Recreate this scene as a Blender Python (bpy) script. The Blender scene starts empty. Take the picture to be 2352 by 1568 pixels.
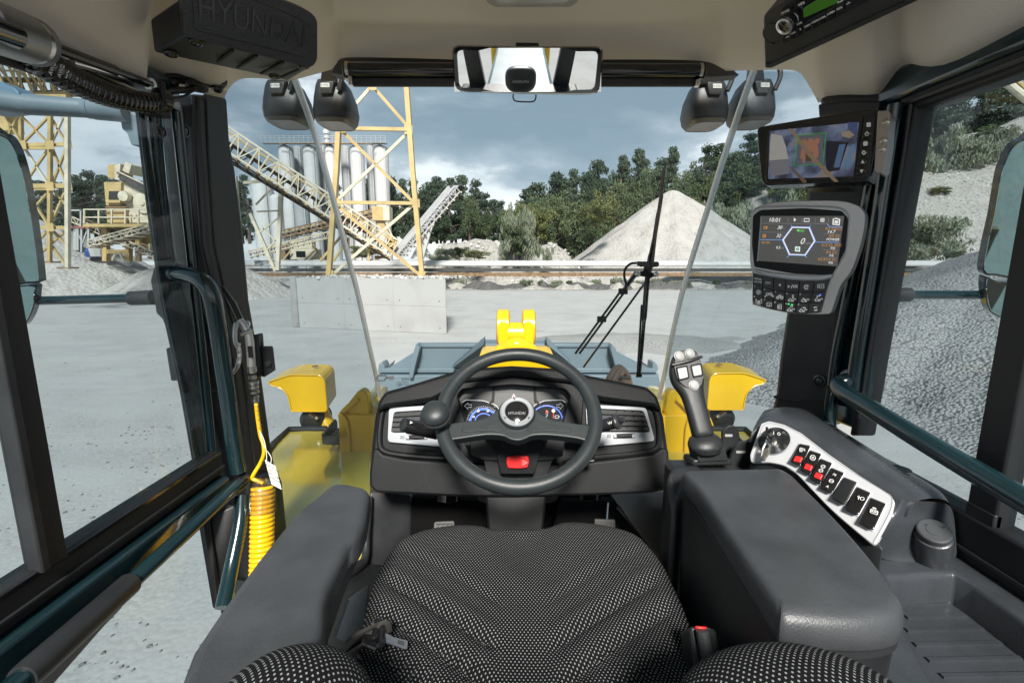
import bpy, bmesh, math, random
from mathutils import Vector, Matrix, noise
V = Vector
R = math.radians
sc = bpy.context.scene
# ---------------------------------------------------------------- camera, sky, sun, exposure
F = 1077.0                      # focal length in units of a 2352 px wide picture
TH = math.atan(184 / F)         # camera looks down by this angle
CAM = V((0, 0, 3.2))            # eye point: 3.2 m above the ground, inside the cab
cd = bpy.data.cameras.new('camera'); co = bpy.data.objects.new('camera', cd)
sc.collection.objects.link(co); sc.camera = co
co.location = CAM; co.rotation_euler = (math.pi / 2 - TH, 0, 0)
cd.sensor_width = 36; cd.lens = 36 * F / 2352; cd.clip_start = .02; cd.clip_end = 3000

SUN_AZ, SUN_EL = R(177), R(41)     # azimuth clockwise from +Y (the driving direction)
sd = V((math.sin(SUN_AZ) * math.cos(SUN_EL), math.cos(SUN_AZ) * math.cos(SUN_EL), math.sin(SUN_EL)))
sl = bpy.data.lights.new('sun', 'SUN'); so = bpy.data.objects.new('sun', sl); sc.collection.objects.link(so)
sl.energy = 1.5; sl.angle = R(11); sl.color = (1, .955, .89)
so.rotation_euler = sd.to_track_quat('Z', 'Y').to_euler(); so.location = (0, 0, 60)

w = bpy.data.worlds.new('World'); sc.world = w; w.use_nodes = True
nt = w.node_tree; nt.nodes.clear(); N = nt.nodes.new; L = nt.links.new
def vm(nt, op, a, b=None):
    n = nt.nodes.new('ShaderNodeMath'); n.operation = op
    for i, x in enumerate((a, b)):
        if x is None: continue
        if isinstance(x, (int, float)): n.inputs[i].default_value = x
        else: nt.links.new(x, n.inputs[i])
    return n.outputs[0]
def mixc(nt, f, a, b):
    n = nt.nodes.new('ShaderNodeMix'); n.data_type = 'RGBA'
    for s, x in ((n.inputs[0], f), (n.inputs[6], a), (n.inputs[7], b)):
        if isinstance(x, (int, float)): s.default_value = x
        elif isinstance(x, (tuple, list)): s.default_value = tuple(x) + ((1,) if len(x) == 3 else ())
        else: nt.links.new(x, s)
    return n.outputs[2]
def rampn(nt, f, stops):
    n = nt.nodes.new('ShaderNodeValToRGB'); nt.links.new(f, n.inputs[0]); e = n.color_ramp.elements
    while len(e) < len(stops): e.new(.5)
    for k, (p, c) in enumerate(stops):
        e[k].position = p
        e[k].color = (c, c, c, 1) if isinstance(c, (int, float)) else tuple(c) + (1,)
    return n.outputs[0]
sky = N('ShaderNodeTexSky'); sky.sky_type = 'NISHITA'; sky.sun_disc = False
sky.sun_elevation = SUN_EL; sky.sun_rotation = SUN_AZ; sky.dust_density = 1.5
tc = N('ShaderNodeTexCoord'); sep = N('ShaderNodeSeparateXYZ'); L(tc.outputs['Generated'], sep.inputs[0])
mp = N('ShaderNodeMapping'); mp.inputs['Scale'].default_value = (1, 1, 2.7); mp.inputs['Location'].default_value = (3.3, 1.3, .25)
L(tc.outputs['Generated'], mp.inputs[0])
n1 = N('ShaderNodeTexNoise'); n1.inputs['Scale'].default_value = 2.5; n1.inputs['Detail'].default_value = 9; n1.inputs['Roughness'].default_value = .56; n1.inputs['Distortion'].default_value = .15
L(mp.outputs[0], n1.inputs[0])
up = vm(nt, 'MAXIMUM', sep.outputs[2], 0.0)
# clouds: dark slate decks overhead, opening to white cumulus low over the horizon
val = vm(nt, 'ADD', n1.outputs[0], vm(nt, 'MULTIPLY', vm(nt, 'SUBTRACT', .205, up), 1.15))
ccol = rampn(nt, val, [(.36, (.80, 1.08, 1.26)), (.44, (1.10, 1.38, 1.56)), (.50, (1.62, 1.86, 2.0)), (.55, (2.8, 2.95, 3.05)), (.64, (3.6, 3.65, 3.7))])
skc = mixc(nt, .93, sky.outputs[0], ccol)
bg = N('ShaderNodeBackground'); bg.inputs[1].default_value = .064
L(skc, bg.inputs[0]); ow = N('ShaderNodeOutputWorld'); L(bg.outputs[0], ow.inputs[0])

sc.view_settings.view_transform = 'Standard'; sc.view_settings.look = 'None'
sc.view_settings.exposure = 2.33; sc.view_settings.gamma = 1; sc.view_settings.use_curve_mapping = False
sc.render.engine = 'CYCLES'
sc.cycles.use_denoising = True; sc.cycles.max_bounces = 10; sc.cycles.transparent_max_bounces = 16
sc.cycles.sample_clamp_indirect = 4; sc.cycles.caustics_refractive = False; sc.cycles.caustics_reflective = False

# ---------------------------------------------------------------- helpers
CT, ST = math.cos(TH), math.sin(TH)
def ray(u, v):
    a = (u - 1176) / F; b = (784 - v) / F
    return V((a, CT + b * ST, -ST + b * CT))
def P(u, v, y): r = ray(u, v); return CAM + r * (y / r.y)
def PZ(u, v, z): r = ray(u, v); return CAM + r * (z / r.z)         # z relative to the eye
def PX(u, v, x): r = ray(u, v); return CAM + r * (x / r.x)
class Pl:
    "a real plane in the cab: a point and a normal (turned towards the driver)"
    def __init__(s, a, b, c):
        s.p = V(a); s.n = (V(b) - s.p).cross(V(c) - s.p).normalized()
        if s.n.dot(CAM - s.p) < 0: s.n = -s.n
    def at(s, u, v, off=0.0):
        r = ray(u, v); return CAM + r * ((s.p + s.n * off - CAM).dot(s.n) / r.dot(s.n))
    def off(s, d): q = Pl.__new__(Pl); q.p = s.p + s.n * d; q.n = s.n.copy(); return q
def Yp(y, tilt=0, x=0, z=0, yaw=0):
    "upright plane at distance y, leaning back by tilt degrees, turned by yaw"
    q = Pl.__new__(Pl); q.p = V((x, y, 3.2 + z)); t = R(tilt); w_ = R(yaw)
    q.n = V((math.sin(w_) * math.cos(t), -math.cos(w_) * math.cos(t), math.sin(t))); return q
def rnd(pts, r, seg=4):
    "round the corners of a closed outline"
    out = []; n = len(pts)
    for i, p in enumerate(pts):
        p = V(p); a = V(pts[i - 1]); b = V(pts[(i + 1) % n])
        rr = r[i] if isinstance(r, (list, tuple)) else r
        d1 = a - p; d2 = b - p; l = min(rr, d1.length * .48, d2.length * .48)
        if l < 1e-6: out.append(p); continue
        s = p + d1.normalized() * l; e = p + d2.normalized() * l
        for k in range(seg + 1):
            t = k / seg; out.append(s * (1 - t) ** 2 + p * 2 * t * (1 - t) + e * t * t)
    return out
def cat(pts, n=6, closed=False):
    "Catmull-Rom through points (any dimension tuples)"
    P_ = [V(p) for p in pts]; out = []; m = len(P_)
    rng = range(m if closed else m - 1)
    for i in rng:
        p1 = P_[i]; p2 = P_[(i + 1) % m]
        p0 = P_[i - 1] if (closed or i > 0) else p1 * 2 - p2
        p3 = P_[(i + 2) % m] if (closed or i + 2 < m) else p2 * 2 - p1
        for k in range(n):
            t = k / n; out.append(.5 * ((2 * p1) + (p2 - p0) * t + (2 * p0 - 5 * p1 + 4 * p2 - p3) * t * t + (3 * p1 - p0 - 3 * p2 + p3) * t ** 3))
    if not closed: out.append(P_[-1])
    return out
def wloc(o):
    l = V((0, 0, 0))
    while o is not None: l += o.location; o = o.parent
    return l
class MB:
    def __init__(s): s.v = []; s.f = []
    def add(s, vs, fs):
        k = len(s.v); s.v += [V(p) for p in vs]; s.f += [tuple(i + k for i in f) for f in fs]; return s
    def box(s, c, d, m=None):
        c = V(c); h = V(d) / 2; q = []
        for z in (-1, 1):
            for x, y in ((-1, -1), (1, -1), (1, 1), (-1, 1)):
                p = V((x * h.x, y * h.y, z * h.z)); q.append(c + (m @ p if m else p))
        return s.add(q, [(3, 2, 1, 0), (4, 5, 6, 7), (0, 1, 5, 4), (1, 2, 6, 5), (2, 3, 7, 6), (3, 0, 4, 7)])
    def bar(s, p, q, w_, h_=None, up=(0, 0, 1)):
        p = V(p); q = V(q); h_ = h_ or w_; d = (q - p).normalized(); a = d.cross(V(up))
        if a.length < 1e-3: a = d.cross(V((0, 1, 0)))
        a.normalize(); b = a.cross(d); a = a * w_ / 2; b = b * h_ / 2
        vs = [p - a - b, p + a - b, p + a + b, p - a + b, q - a - b, q + a - b, q + a + b, q - a + b]
        return s.add(vs, [(3, 2, 1, 0), (4, 5, 6, 7), (0, 1, 5, 4), (1, 2, 6, 5), (2, 3, 7, 6), (3, 0, 4, 7)])
    def prism(s, pts, vec, cap=True):
        n = len(pts); vec = V(vec); vs = [V(p) for p in pts] + [V(p) + vec for p in pts]
        fs = [(i, (i + 1) % n, n + (i + 1) % n, n + i) for i in range(n)]
        if cap: fs += [tuple(range(n))[::-1], tuple(range(n, 2 * n))]
        return s.add(vs, fs)
    def loft(s, secs, cap=True, closed=True, ring=False):
        n = len(secs[0]); vs = [p for c in secs for p in c]; fs = []
        m = len(secs)
        for j in range(m if ring else m - 1):
            j2 = (j + 1) % m
            for i in range(n if closed else n - 1):
                k = (i + 1) % n; fs.append((j * n + i, j * n + k, j2 * n + k, j2 * n + i))
        if cap and closed and not ring: fs += [tuple(range(n))[::-1], tuple(range((m - 1) * n, m * n))]
        return s.add(vs, fs)
    def tube(s, pts, r, n=12, cap=True, ring=False, flat=1.0, up=None):
        pts = [V(p) for p in pts]; m = len(pts); secs = []; a = None
        for i, p in enumerate(pts):
            q0 = pts[i - 1] if (i > 0 or ring) else p; q1 = pts[(i + 1) % m] if (i < m - 1 or ring) else p
            d = (q1 - q0).normalized()
            if a is None: a = d.cross(V(up) if up else (V((0, 0, 1)) if abs(d.z) < .9 else V((0, 1, 0)))).normalized()
            a = (a - d * a.dot(d)).normalized(); b = d.cross(a)
            rr = r[i] if isinstance(r, (list, tuple)) else r
            secs.append([p + a * (math.cos(2 * math.pi * k / n) * rr) + b * (math.sin(2 * math.pi * k / n) * rr * flat) for k in range(n)])
        return s.loft(secs, cap, True, ring)
    def lathe(s, c, ax, prof, n=24):
        "prof: list of (radius, height along ax)"
        c = V(c); ax = V(ax).normalized(); a = ax.orthogonal().normalized(); b = ax.cross(a)
        secs = [[c + ax * h + a * (math.cos(2 * math.pi * k / n) * r) + b * (math.sin(2 * math.pi * k / n) * r) for k in range(n)] for r, h in prof]
        return s.loft(secs)
    def sheet(s, rows):
        return s.loft(rows, False, False)
    def build(s, name, mat, parent=None, bevel=0, seg=2, sharp=35, sub=0, solid=0, cast=None):
        me = bpy.data.meshes.new(name)
        if parent is not None: o0 = wloc(parent)
        else:
            xs = [p.x for p in s.v]; ys = [p.y for p in s.v]; zs = [p.z for p in s.v]
            o0 = V(((min(xs) + max(xs)) / 2, (min(ys) + max(ys)) / 2, min(zs)))
        me.from_pydata([p - o0 for p in s.v], [], s.f); me.update()
        bm = bmesh.new(); bm.from_mesh(me); bmesh.ops.recalc_face_normals(bm, faces=bm.faces); bm.to_mesh(me); bm.free()
        me.shade_smooth()
        if sharp is not None: me.set_sharp_from_angle(angle=R(sharp))
        o = bpy.data.objects.new(name, me); sc.collection.objects.link(o)
        if mat is not None: me.materials.append(mat)
        if parent is not None: o.parent = parent
        else: o.location = o0
        if solid: md = o.modifiers.new('s', 'SOLIDIFY'); md.thickness = solid; md.offset = 0
        if bevel:
            md = o.modifiers.new('b', 'BEVEL'); md.width = bevel; md.segments = seg; md.limit_method = 'ANGLE'; md.angle_limit = R(30); md.harden_normals = False
            if sharp is not None: me.shade_smooth(); me.set_sharp_from_angle(angle=R(75))
        if sub: md = o.modifiers.new('u', 'SUBSURF'); md.levels = sub; md.render_levels = sub
        return o
def tag(o, label, category, group=None, kind=None):
    if label: o['label'] = label
    if category: o['category'] = category
    if group: o['group'] = group
    if kind: o['kind'] = kind
    return o
def thing(name, loc, label, category, group=None):
    o = bpy.data.objects.new(name, None); sc.collection.objects.link(o); o.location = V(loc); o.empty_display_size = .1
    return tag(o, label, category, group)
def dup(root, loc, label=None, group=None, rz=0, scale=None):
    def cp(o, par):
        c = o.copy(); sc.collection.objects.link(c)
        if par is not None: c.parent = par
        for ch in o.children: cp(ch, c)
        return c
    r = cp(root, None); r.location = V(loc); r.rotation_euler = (0, 0, rz)
    if scale: r.scale = scale if isinstance(scale, (tuple, Vector)) else (scale,) * 3
    if label: r['label'] = label
    if group: r['group'] = group
    return r
def slab(name, px, pl, th, mat, parent=None, r=0, bevel=.002, front=0.0, seg=4, **k):
    "a plate whose outline is given in picture units, lying on a real plane, th metres thick behind it"
    q = rnd([(a, b) for a, b in px], r, seg) if r else px
    pts = [pl.at(a[0], a[1], front) for a in q]
    return MB().prism(pts, -pl.n * th).build(name, mat, parent, bevel=bevel, **k)
def text(name, s, pl, u, v, size, mat, parent, ang=0, ext=.0006, off=.001, wscale=1, align='CENTER', mirror=False, shear=0, u2=None, v2=None, h=None):
    "lettering centred at (u, v) on plane pl, cap height about size metres; baseline towards (u2, v2) if given"
    cu = bpy.data.curves.new(name, 'FONT'); cu.body = s; cu.size = size * 1.4; cu.extrude = ext; cu.align_x = align; cu.align_y = 'CENTER'; cu.shear = shear
    cu.resolution_u = 3
    t = bpy.data.objects.new('t', cu); sc.collection.objects.link(t)
    bpy.context.view_layer.update()
    me = bpy.data.meshes.new_from_object(t.evaluated_get(bpy.context.evaluated_depsgraph_get())); bpy.data.objects.remove(t); bpy.data.curves.remove(cu)
    c = pl.at(u, v, off)
    if u2 is None: u2, v2 = u + math.cos(R(ang)) * 10, v - math.sin(R(ang)) * 10
    x = (pl.at(u2, v2, off) - c).normalized(); z = pl.n; y = z.cross(x).normalized()
    if mirror: x = -x
    sx = wscale
    o0 = wloc(parent) if parent is not None else V((0, 0, 0))
    for vt in me.vertices: q = vt.co.copy(); vt.co = c + x * q.x * sx + y * q.y + z * q.z - o0
    me.name = name; me.materials.clear(); me.materials.append(mat)
    o = bpy.data.objects.new(name, me); sc.collection.objects.link(o)
    if parent is not None: o.parent = parent
    return o
def seg_(mb, pl, u1, v1, u2, v2, w_, off=.001, th=.0006):
    "a thin raised line between two picture points on a plane, w_ metres wide"
    a = pl.at(u1, v1, off); b = pl.at(u2, v2, off); return mb.bar(a, b, w_, th, up=pl.n)

# ---------------------------------------------------------------- materials
_m = {}
def mat(name, col, rough=.5, metal=0, bump=0, bs=200, spec=.5, var=0, vs=8, coat=0, emit=None, es=1, aniso=None, col2=None, sheen=0, bdist=.001):
    m = bpy.data.materials.new(name); m.use_nodes = True; nt = m.node_tree; b = nt.nodes['Principled BSDF']
    b.inputs['Base Color'].default_value = tuple(col) + (1,); b.inputs['Roughness'].default_value = rough; b.inputs['Metallic'].default_value = metal
    b.inputs['Specular IOR Level'].default_value = spec; b.inputs['Coat Weight'].default_value = coat; b.inputs['Coat Roughness'].default_value = .08
    b.inputs['Sheen Weight'].default_value = sheen
    if emit: b.inputs['Emission Color'].default_value = tuple(emit) + (1,); b.inputs['Emission Strength'].default_value = es
    t = nt.nodes.new('ShaderNodeTexCoord')
    if var:
        n = nt.nodes.new('ShaderNodeTexNoise'); n.inputs['Scale'].default_value = vs; n.inputs['Detail'].default_value = 6; nt.links.new(t.outputs['Object'], n.inputs[0])
        f = rampn(nt, n.outputs[0], [(.3, 0.0), (.7, 1.0)])
        c2 = col2 or tuple(min(1, c * (1 + var)) for c in col); c1 = tuple(c * (1 - var) for c in col) if not col2 else col
        nt.links.new(mixc(nt, f, c1, c2), b.inputs['Base Color'])
        nt.links.new(vm(nt, 'ADD', vm(nt, 'MULTIPLY', n.outputs[0], rough * .5), rough * .75), b.inputs['Roughness'])
    if bump:
        n = nt.nodes.new('ShaderNodeTexNoise'); n.inputs['Scale'].default_value = bs; n.inputs['Detail'].default_value = 3; nt.links.new(t.outputs['Object'], n.inputs[0])
        bp = nt.nodes.new('ShaderNodeBump'); bp.inputs['Strength'].default_value = bump; bp.inputs['Distance'].default_value = bdist
        nt.links.new(n.outputs[0], bp.inputs['Height']); nt.links.new(bp.outputs[0], b.inputs['Normal'])
    _m[name] = m; return m
plastic = mat('black_plastic', (.019, .0205, .022), .38, bump=.5, bs=650, var=.28, vs=14)
plast2 = mat('charcoal_plastic', (.024, .0255, .0275), .42, bump=.45, bs=500, var=.22, vs=12)
dash_m = mat('dash_plastic', (.0075, .0085, .0095), .45, spec=.24, bump=.6, bs=700, var=.28, vs=11)
console_m = mat('console_plastic', (.045, .050, .057), .27, bump=.35, bs=500, var=.22, vs=12)
pad_m = mat('armrest_vinyl', (.052, .056, .061), .42, bump=.5, bs=420, var=.22, vs=12)
gloss = mat('gloss_black', (.012, .012, .013), .12, coat=.4)
rubber = mat('black_rubber', (.014, .014, .015), .6, bump=.2, bs=300)
rim_m = mat('wheel_foam', (.023, .029, .031), .40, bump=.3, bs=900, var=.08, vs=20)
teal = mat('teal_enamel', (.007, .023, .028), .22, coat=.6, bump=.05, bs=40, var=.15, vs=3)
steel = mat('bright_steel', (.62, .6, .57), .28, 1, bump=.1, bs=200)
bracketm = mat('bead_blasted_metal', (.42, .4, .39), .38, .8, bump=.2, bs=900)
silver = mat('silver_paint', (.36, .38, .40), .36, .35, bump=.15, bs=1200)
white_p = mat('white_panel', (.55, .56, .58), .35, .1, bump=.08, bs=900)
btn_w = mat('white_button', (.34, .34, .33), .4, bump=.1, bs=300)
red = mat('red_plastic', (.75, .03, .03), .35, bump=.1, bs=300)
redlit = mat('red_marking', (.8, .05, .03), .4, emit=(1, .1, .05), es=.1)
yellow = mat('loader_yellow', (.78, .47, .006), .3, coat=.35, var=.06, vs=3, bump=.08, bs=30)
khaki = mat('deck_yellow', (.62, .47, .06), .15, coat=1, var=.06, vs=1.5)
hose_y = mat('yellow_hose', (.9, .52, .01), .28, coat=.3)
bucket_m = mat('slate_paint', (.115, .16, .19), .4, var=.1, vs=2, bump=.1, bs=25)
ink = mat('white_print', (.8, .8, .78), .5)
inkd = mat('dark_print', (.02, .02, .02), .5)
paper = mat('paper_tag', (.75, .74, .68), .7)
seal_w = mat('pale_glass_edge', (.9, .9, .88), .2, coat=.3, bump=.1, bs=60)
_b = seal_w.node_tree; _p = _b.nodes['Principled BSDF']; _t = _b.nodes.new('ShaderNodeBsdfTranslucent'); _t.inputs[0].default_value = (.95, .95, .93, 1); _x = _b.nodes.new('ShaderNodeMixShader'); _x.inputs[0].default_value = .8
_b.links.new(_p.outputs[0], _x.inputs[1]); _b.links.new(_t.outputs[0], _x.inputs[2]); _y = _b.nodes.new('ShaderNodeMixShader'); _y.inputs[0].default_value = .6; _r = _b.nodes.new('ShaderNodeBsdfGlass'); _r.inputs['Roughness'].default_value = .35; _r.inputs['IOR'].default_value = 1.3; _b.links.new(_x.outputs[0], _y.inputs[1]); _b.links.new(_r.outputs[0], _y.inputs[2]); _b.links.new(_y.outputs[0], _b.nodes['Material Output'].inputs[0])
mirror_m = mat('mirror_silver', (.86, .88, .88), .015, 1)
mirror_t = mat('tinted_mirror', (.30, .44, .44), .02, 1)
gold = mat('tower_cream_yellow', (.45, .33, .145), .5, var=.18, vs=1.2, bump=.2, bs=8, bdist=.01)  # on the towers: their paint as it looks on shaded faces
cream = mat('cream_steel', (.54, .49, .38), .5, var=.15, vs=2, bump=.2, bs=8, bdist=.01)  # on the towers: the same paint in its sunlit tone; cream steel elsewhere
rust = mat('rusty_steel', (.20, .125, .065), .75, var=.4, vs=3)
beltm = mat('conveyor_belt', (.05, .048, .047), .7, var=.3, vs=4)
corr = mat('pale_corrugated_sheet', (.41, .41, .405), .45, var=.08, vs=1)
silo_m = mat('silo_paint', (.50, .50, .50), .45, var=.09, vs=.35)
silo_d = mat('darker_silo_paint', (.30, .31, .32), .5, var=.12, vs=.5)  # darker grey for rear and low silos, walkway and hatches
screw_m = mat('screw_black', (.02, .02, .021), .3, coat=.3)

def fabric():
    m = bpy.data.materials.new('headliner_fabric'); m.use_nodes = True; nt = m.node_tree; b = nt.nodes['Principled BSDF']
    t = nt.nodes.new('ShaderNodeTexCoord'); n = nt.nodes.new('ShaderNodeTexNoise'); n.inputs['Scale'].default_value = 2.2; n.inputs['Detail'].default_value = 5
    nt.links.new(t.outputs['Object'], n.inputs[0])
    wv = []
    for ax in 'XY':
        x = nt.nodes.new('ShaderNodeTexWave'); x.bands_direction = ax; x.inputs['Scale'].default_value = 120; x.inputs['Distortion'].default_value = 1.5; x.inputs['Detail'].default_value = 1
        nt.links.new(t.outputs['Object'], x.inputs[0]); wv.append(x.outputs[1])
    h = vm(nt, 'MULTIPLY', wv[0], wv[1])
    c = mixc(nt, h, (.70, .63, .54), (.84, .77, .68)); c = mixc(nt, vm(nt, 'MULTIPLY', n.outputs[0], .35), c, (.76, .66, .56))
    nt.links.new(c, b.inputs['Base Color']); b.inputs['Roughness'].default_value = .9; b.inputs['Specular IOR Level'].default_value = .2; b.inputs['Sheen Weight'].default_value = .4
    bp = nt.nodes.new('ShaderNodeBump'); bp.inputs['Strength'].default_value = .5; bp.inputs['Distance'].default_value = .0008
    nt.links.new(h, bp.inputs['Height']); nt.links.new(bp.outputs[0], b.inputs['Normal']); return m
headliner_m = fabric()

def seatcloth(name, ax='XY', pitch=.0062):
    m = bpy.data.materials.new(name); m.use_nodes = True; nt = m.node_tree; b = nt.nodes['Principled BSDF']
    t = nt.nodes.new('ShaderNodeUVMap'); s = nt.nodes.new('ShaderNodeSeparateXYZ'); nt.links.new(t.outputs[0], s.inputs[0])
    x = vm(nt, 'DIVIDE', s.outputs[0], pitch); y = vm(nt, 'DIVIDE', s.outputs[1], pitch * .82)
    row = vm(nt, 'FLOOR', y); x = vm(nt, 'ADD', x, vm(nt, 'MULTIPLY', row, .5))
    fx = vm(nt, 'ABSOLUTE', vm(nt, 'SUBTRACT', vm(nt, 'FRACT', x), .5)); fy = vm(nt, 'ABSOLUTE', vm(nt, 'SUBTRACT', vm(nt, 'FRACT', y), .5))
    d = vm(nt, 'ADD', vm(nt, 'POWER', vm(nt, 'DIVIDE', fx, .165), 2), vm(nt, 'POWER', vm(nt, 'DIVIDE', fy, .26), 2))
    dot = vm(nt, 'LESS_THAN', d, 1.0)
    n = nt.nodes.new('ShaderNodeTexNoise'); n.inputs['Scale'].default_value = 60; tt = nt.nodes.new('ShaderNodeTexCoord'); nt.links.new(tt.outputs['Object'], n.inputs[0])
    base = mixc(nt, n.outputs[0], (.004, .004, .0045), (.010, .010, .011))
    nt.links.new(mixc(nt, dot, base, (.26, .275, .275)), b.inputs['Base Color']); b.inputs['Roughness'].default_value = .9; b.inputs['Specular IOR Level'].default_value = .15
    bp = nt.nodes.new('ShaderNodeBump'); bp.inputs['Strength'].default_value = .5; bp.inputs['Distance'].default_value = .001
    nt.links.new(dot, bp.inputs['Height']); nt.links.new(bp.outputs[0], b.inputs['Normal']); return m
seat_m = seatcloth('dotted_seat_cloth')

def glass(name, tint, dust=.03, refl=.06):
    m = bpy.data.materials.new(name); m.use_nodes = True; nt = m.node_tree; nt.nodes.clear()
    tr = nt.nodes.new('ShaderNodeBsdfTransparent'); tr.inputs[0].default_value = tuple(tint) + (1,)
    gl = nt.nodes.new('ShaderNodeBsdfGlossy'); gl.inputs['Roughness'].default_value = .01; gl.inputs[0].default_value = (.9, .97, 1, 1)
    di = nt.nodes.new('ShaderNodeBsdfDiffuse'); di.inputs[0].default_value = (.6, .63, .64, 1)
    m1 = nt.nodes.new('ShaderNodeMixShader'); m1.inputs[0].default_value = refl; nt.links.new(tr.outputs[0], m1.inputs[1]); nt.links.new(gl.outputs[0], m1.inputs[2])
    n = nt.nodes.new('ShaderNodeTexNoise'); n.inputs['Scale'].default_value = 5; n.inputs['Detail'].default_value = 8; t = nt.nodes.new('ShaderNodeTexCoord'); nt.links.new(t.outputs['Object'], n.inputs[0])
    m2 = nt.nodes.new('ShaderNodeMixShader'); nt.links.new(vm(nt, 'MULTIPLY', n.outputs[0], dust * 2), m2.inputs[0]); nt.links.new(m1.outputs[0], m2.inputs[1]); nt.links.new(di.outputs[0], m2.inputs[2])
    o = nt.nodes.new('ShaderNodeOutputMaterial'); nt.links.new(m2.outputs[0], o.inputs[0]); return m
g_side = glass('tinted_side_glass', (.765, .815, .835), .018, .02)
g_front = glass('clear_windscreen_glass', (.93, .96, .96), .008, .012)

def stone(name, c1, c2, dark, cell, dens=.5, bump=.6, big=.15, dist=.03, g0=.42):
    "crushed limestone: pebbles with dark gaps, patchy"
    m = bpy.data.materials.new(name); m.use_nodes = True; nt = m.node_tree; b = nt.nodes['Principled BSDF']; b.inputs['Roughness'].default_value = .95; b.inputs['Specular IOR Level'].default_value = .15
    t = nt.nodes.new('ShaderNodeTexCoord')
    def nz(s, d=6): n = nt.nodes.new('ShaderNodeTexNoise'); n.inputs['Scale'].default_value = s; n.inputs['Detail'].default_value = d; nt.links.new(t.outputs['Object'], n.inputs[0]); return n.outputs[0]
    vo = nt.nodes.new('ShaderNodeTexVoronoi'); vo.inputs['Scale'].default_value = cell; nt.links.new(t.outputs['Object'], vo.inputs[0])
    base = mixc(nt, rampn(nt, nz(big), [(.3, 0.0), (.7, 1.0)]), c1, c2)
    gap = rampn(nt, vo.outputs['Distance'], [(g0, 0.0), (g0 + .33, 1.0)])
    patch = rampn(nt, nz(big * 5), [(.5 - dens * .35, 0.0), (.78 - dens * .35, 1.0)])
    fine = rampn(nt, nz(cell * 1.3, 3), [(.4, 0.0), (.62, 1.0)])
    f = vm(nt, 'MULTIPLY', vm(nt, 'MAXIMUM', vm(nt, 'MULTIPLY', gap, patch), vm(nt, 'MULTIPLY', vm(nt, 'MULTIPLY', fine, patch), .55)), .85)
    nt.links.new(mixc(nt, f, base, dark), b.inputs['Base Color'])
    bp = nt.nodes.new('ShaderNodeBump'); bp.inputs['Strength'].default_value = bump; bp.inputs['Distance'].default_value = dist
    hh = vm(nt, 'ADD', vm(nt, 'MULTIPLY', vo.outputs['Distance'], -1.0), vm(nt, 'MULTIPLY', nz(cell * .3), .8)); nt.links.new(hh, bp.inputs['Height']); nt.links.new(bp.outputs[0], b.inputs['Normal'])
    return m
ground_m = stone('limestone_gravel_ground', (.375, .375, .37), (.41, .41, .40), (.19, .185, .18), 17, .24, .4, .13, .012, .62)
pile_m = stone('limestone_dust', (.37, .355, .335), (.42, .405, .385), (.25, .23, .21), 3, .35, .8, .12, .12)
dark_m = stone('dark_pebbles', (.32, .32, .32), (.38, .38, .375), (.095, .095, .098), 15, .9, 1, .1, .05)
rub_m = stone('white_rubble', (.40, .385, .365), (.34, .32, .295), (.17, .16, .14), 3.2, .6, .9, .3, .12)
heap_shade_m = stone('shaded_heap_stone', (.085, .085, .085), (.14, .135, .13), (.04, .04, .04), 6, .6, .8, .3, .05)  # dark tone stands for the shade on heaps under the belt
conc_m = stone('pale_concrete', (.365, .365, .36), (.34, .34, .335), (.26, .25, .24), .6, .15, .2, .15, .01)

_n = ground_m.node_tree; _q = _n.nodes.new('ShaderNodeTexCoord'); _mp = _n.nodes.new('ShaderNodeMapping'); _mp.inputs['Scale'].default_value = (.05, .9, 1); _mp.inputs['Rotation'].default_value = (0, 0, .35); _n.links.new(_q.outputs['Object'], _mp.inputs[0]); _z = _n.nodes.new('ShaderNodeTexNoise'); _z.inputs['Scale'].default_value = 1.6; _z.inputs['Detail'].default_value = 5; _z.inputs['Distortion'].default_value = .6; _n.links.new(_mp.outputs[0], _z.inputs[0])
_bb = _n.nodes['Principled BSDF']; _old = _bb.inputs['Base Color'].links[0].from_socket; _n.links.new(mixc(_n, rampn(_n, _z.outputs[0], [(.42, .0), (.62, .09)]), _old, (.22, .22, .215)), _bb.inputs['Base Color'])
def leafm(name, c1, c2, s=.35):
    m = bpy.data.materials.new(name); m.use_nodes = True; nt = m.node_tree; b = nt.nodes['Principled BSDF']
    g = nt.nodes.new('ShaderNodeNewGeometry'); n = nt.nodes.new('ShaderNodeTexNoise'); n.inputs['Scale'].default_value = s; n.inputs['Detail'].default_value = 3
    nt.links.new(g.outputs['Position'], n.inputs[0])
    oi = nt.nodes.new('ShaderNodeObjectInfo'); f = vm(nt, 'ADD', vm(nt, 'MULTIPLY', rampn(nt, n.outputs[0], [(.35, 0.0), (.65, 1.0)]), .35), vm(nt, 'ADD', vm(nt, 'MULTIPLY', g.outputs['Random Per Island'], .35), vm(nt, 'MULTIPLY', oi.outputs['Random'], .5)))
    nt.links.new(mixc(nt, f, c1, c2), b.inputs['Base Color']); b.inputs['Roughness'].default_value = .6; b.inputs['Specular IOR Level'].default_value = .25
    tl = nt.nodes.new('ShaderNodeBsdfTranslucent'); nt.links.new(mixc(nt, f, c1, c2), tl.inputs[0]); mx = nt.nodes.new('ShaderNodeMixShader'); mx.inputs[0].default_value = .25
    nt.links.new(b.outputs[0], mx.inputs[1]); nt.links.new(tl.outputs[0], mx.inputs[2]); nt.links.new(mx.outputs[0], nt.nodes['Material Output'].inputs[0]); return m
leaf_pine = leafm('pine_needles', (.030, .052, .036), (.080, .115, .070))
leaf_broad = leafm('broad_leaves', (.050, .080, .042), (.13, .165, .085))
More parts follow.
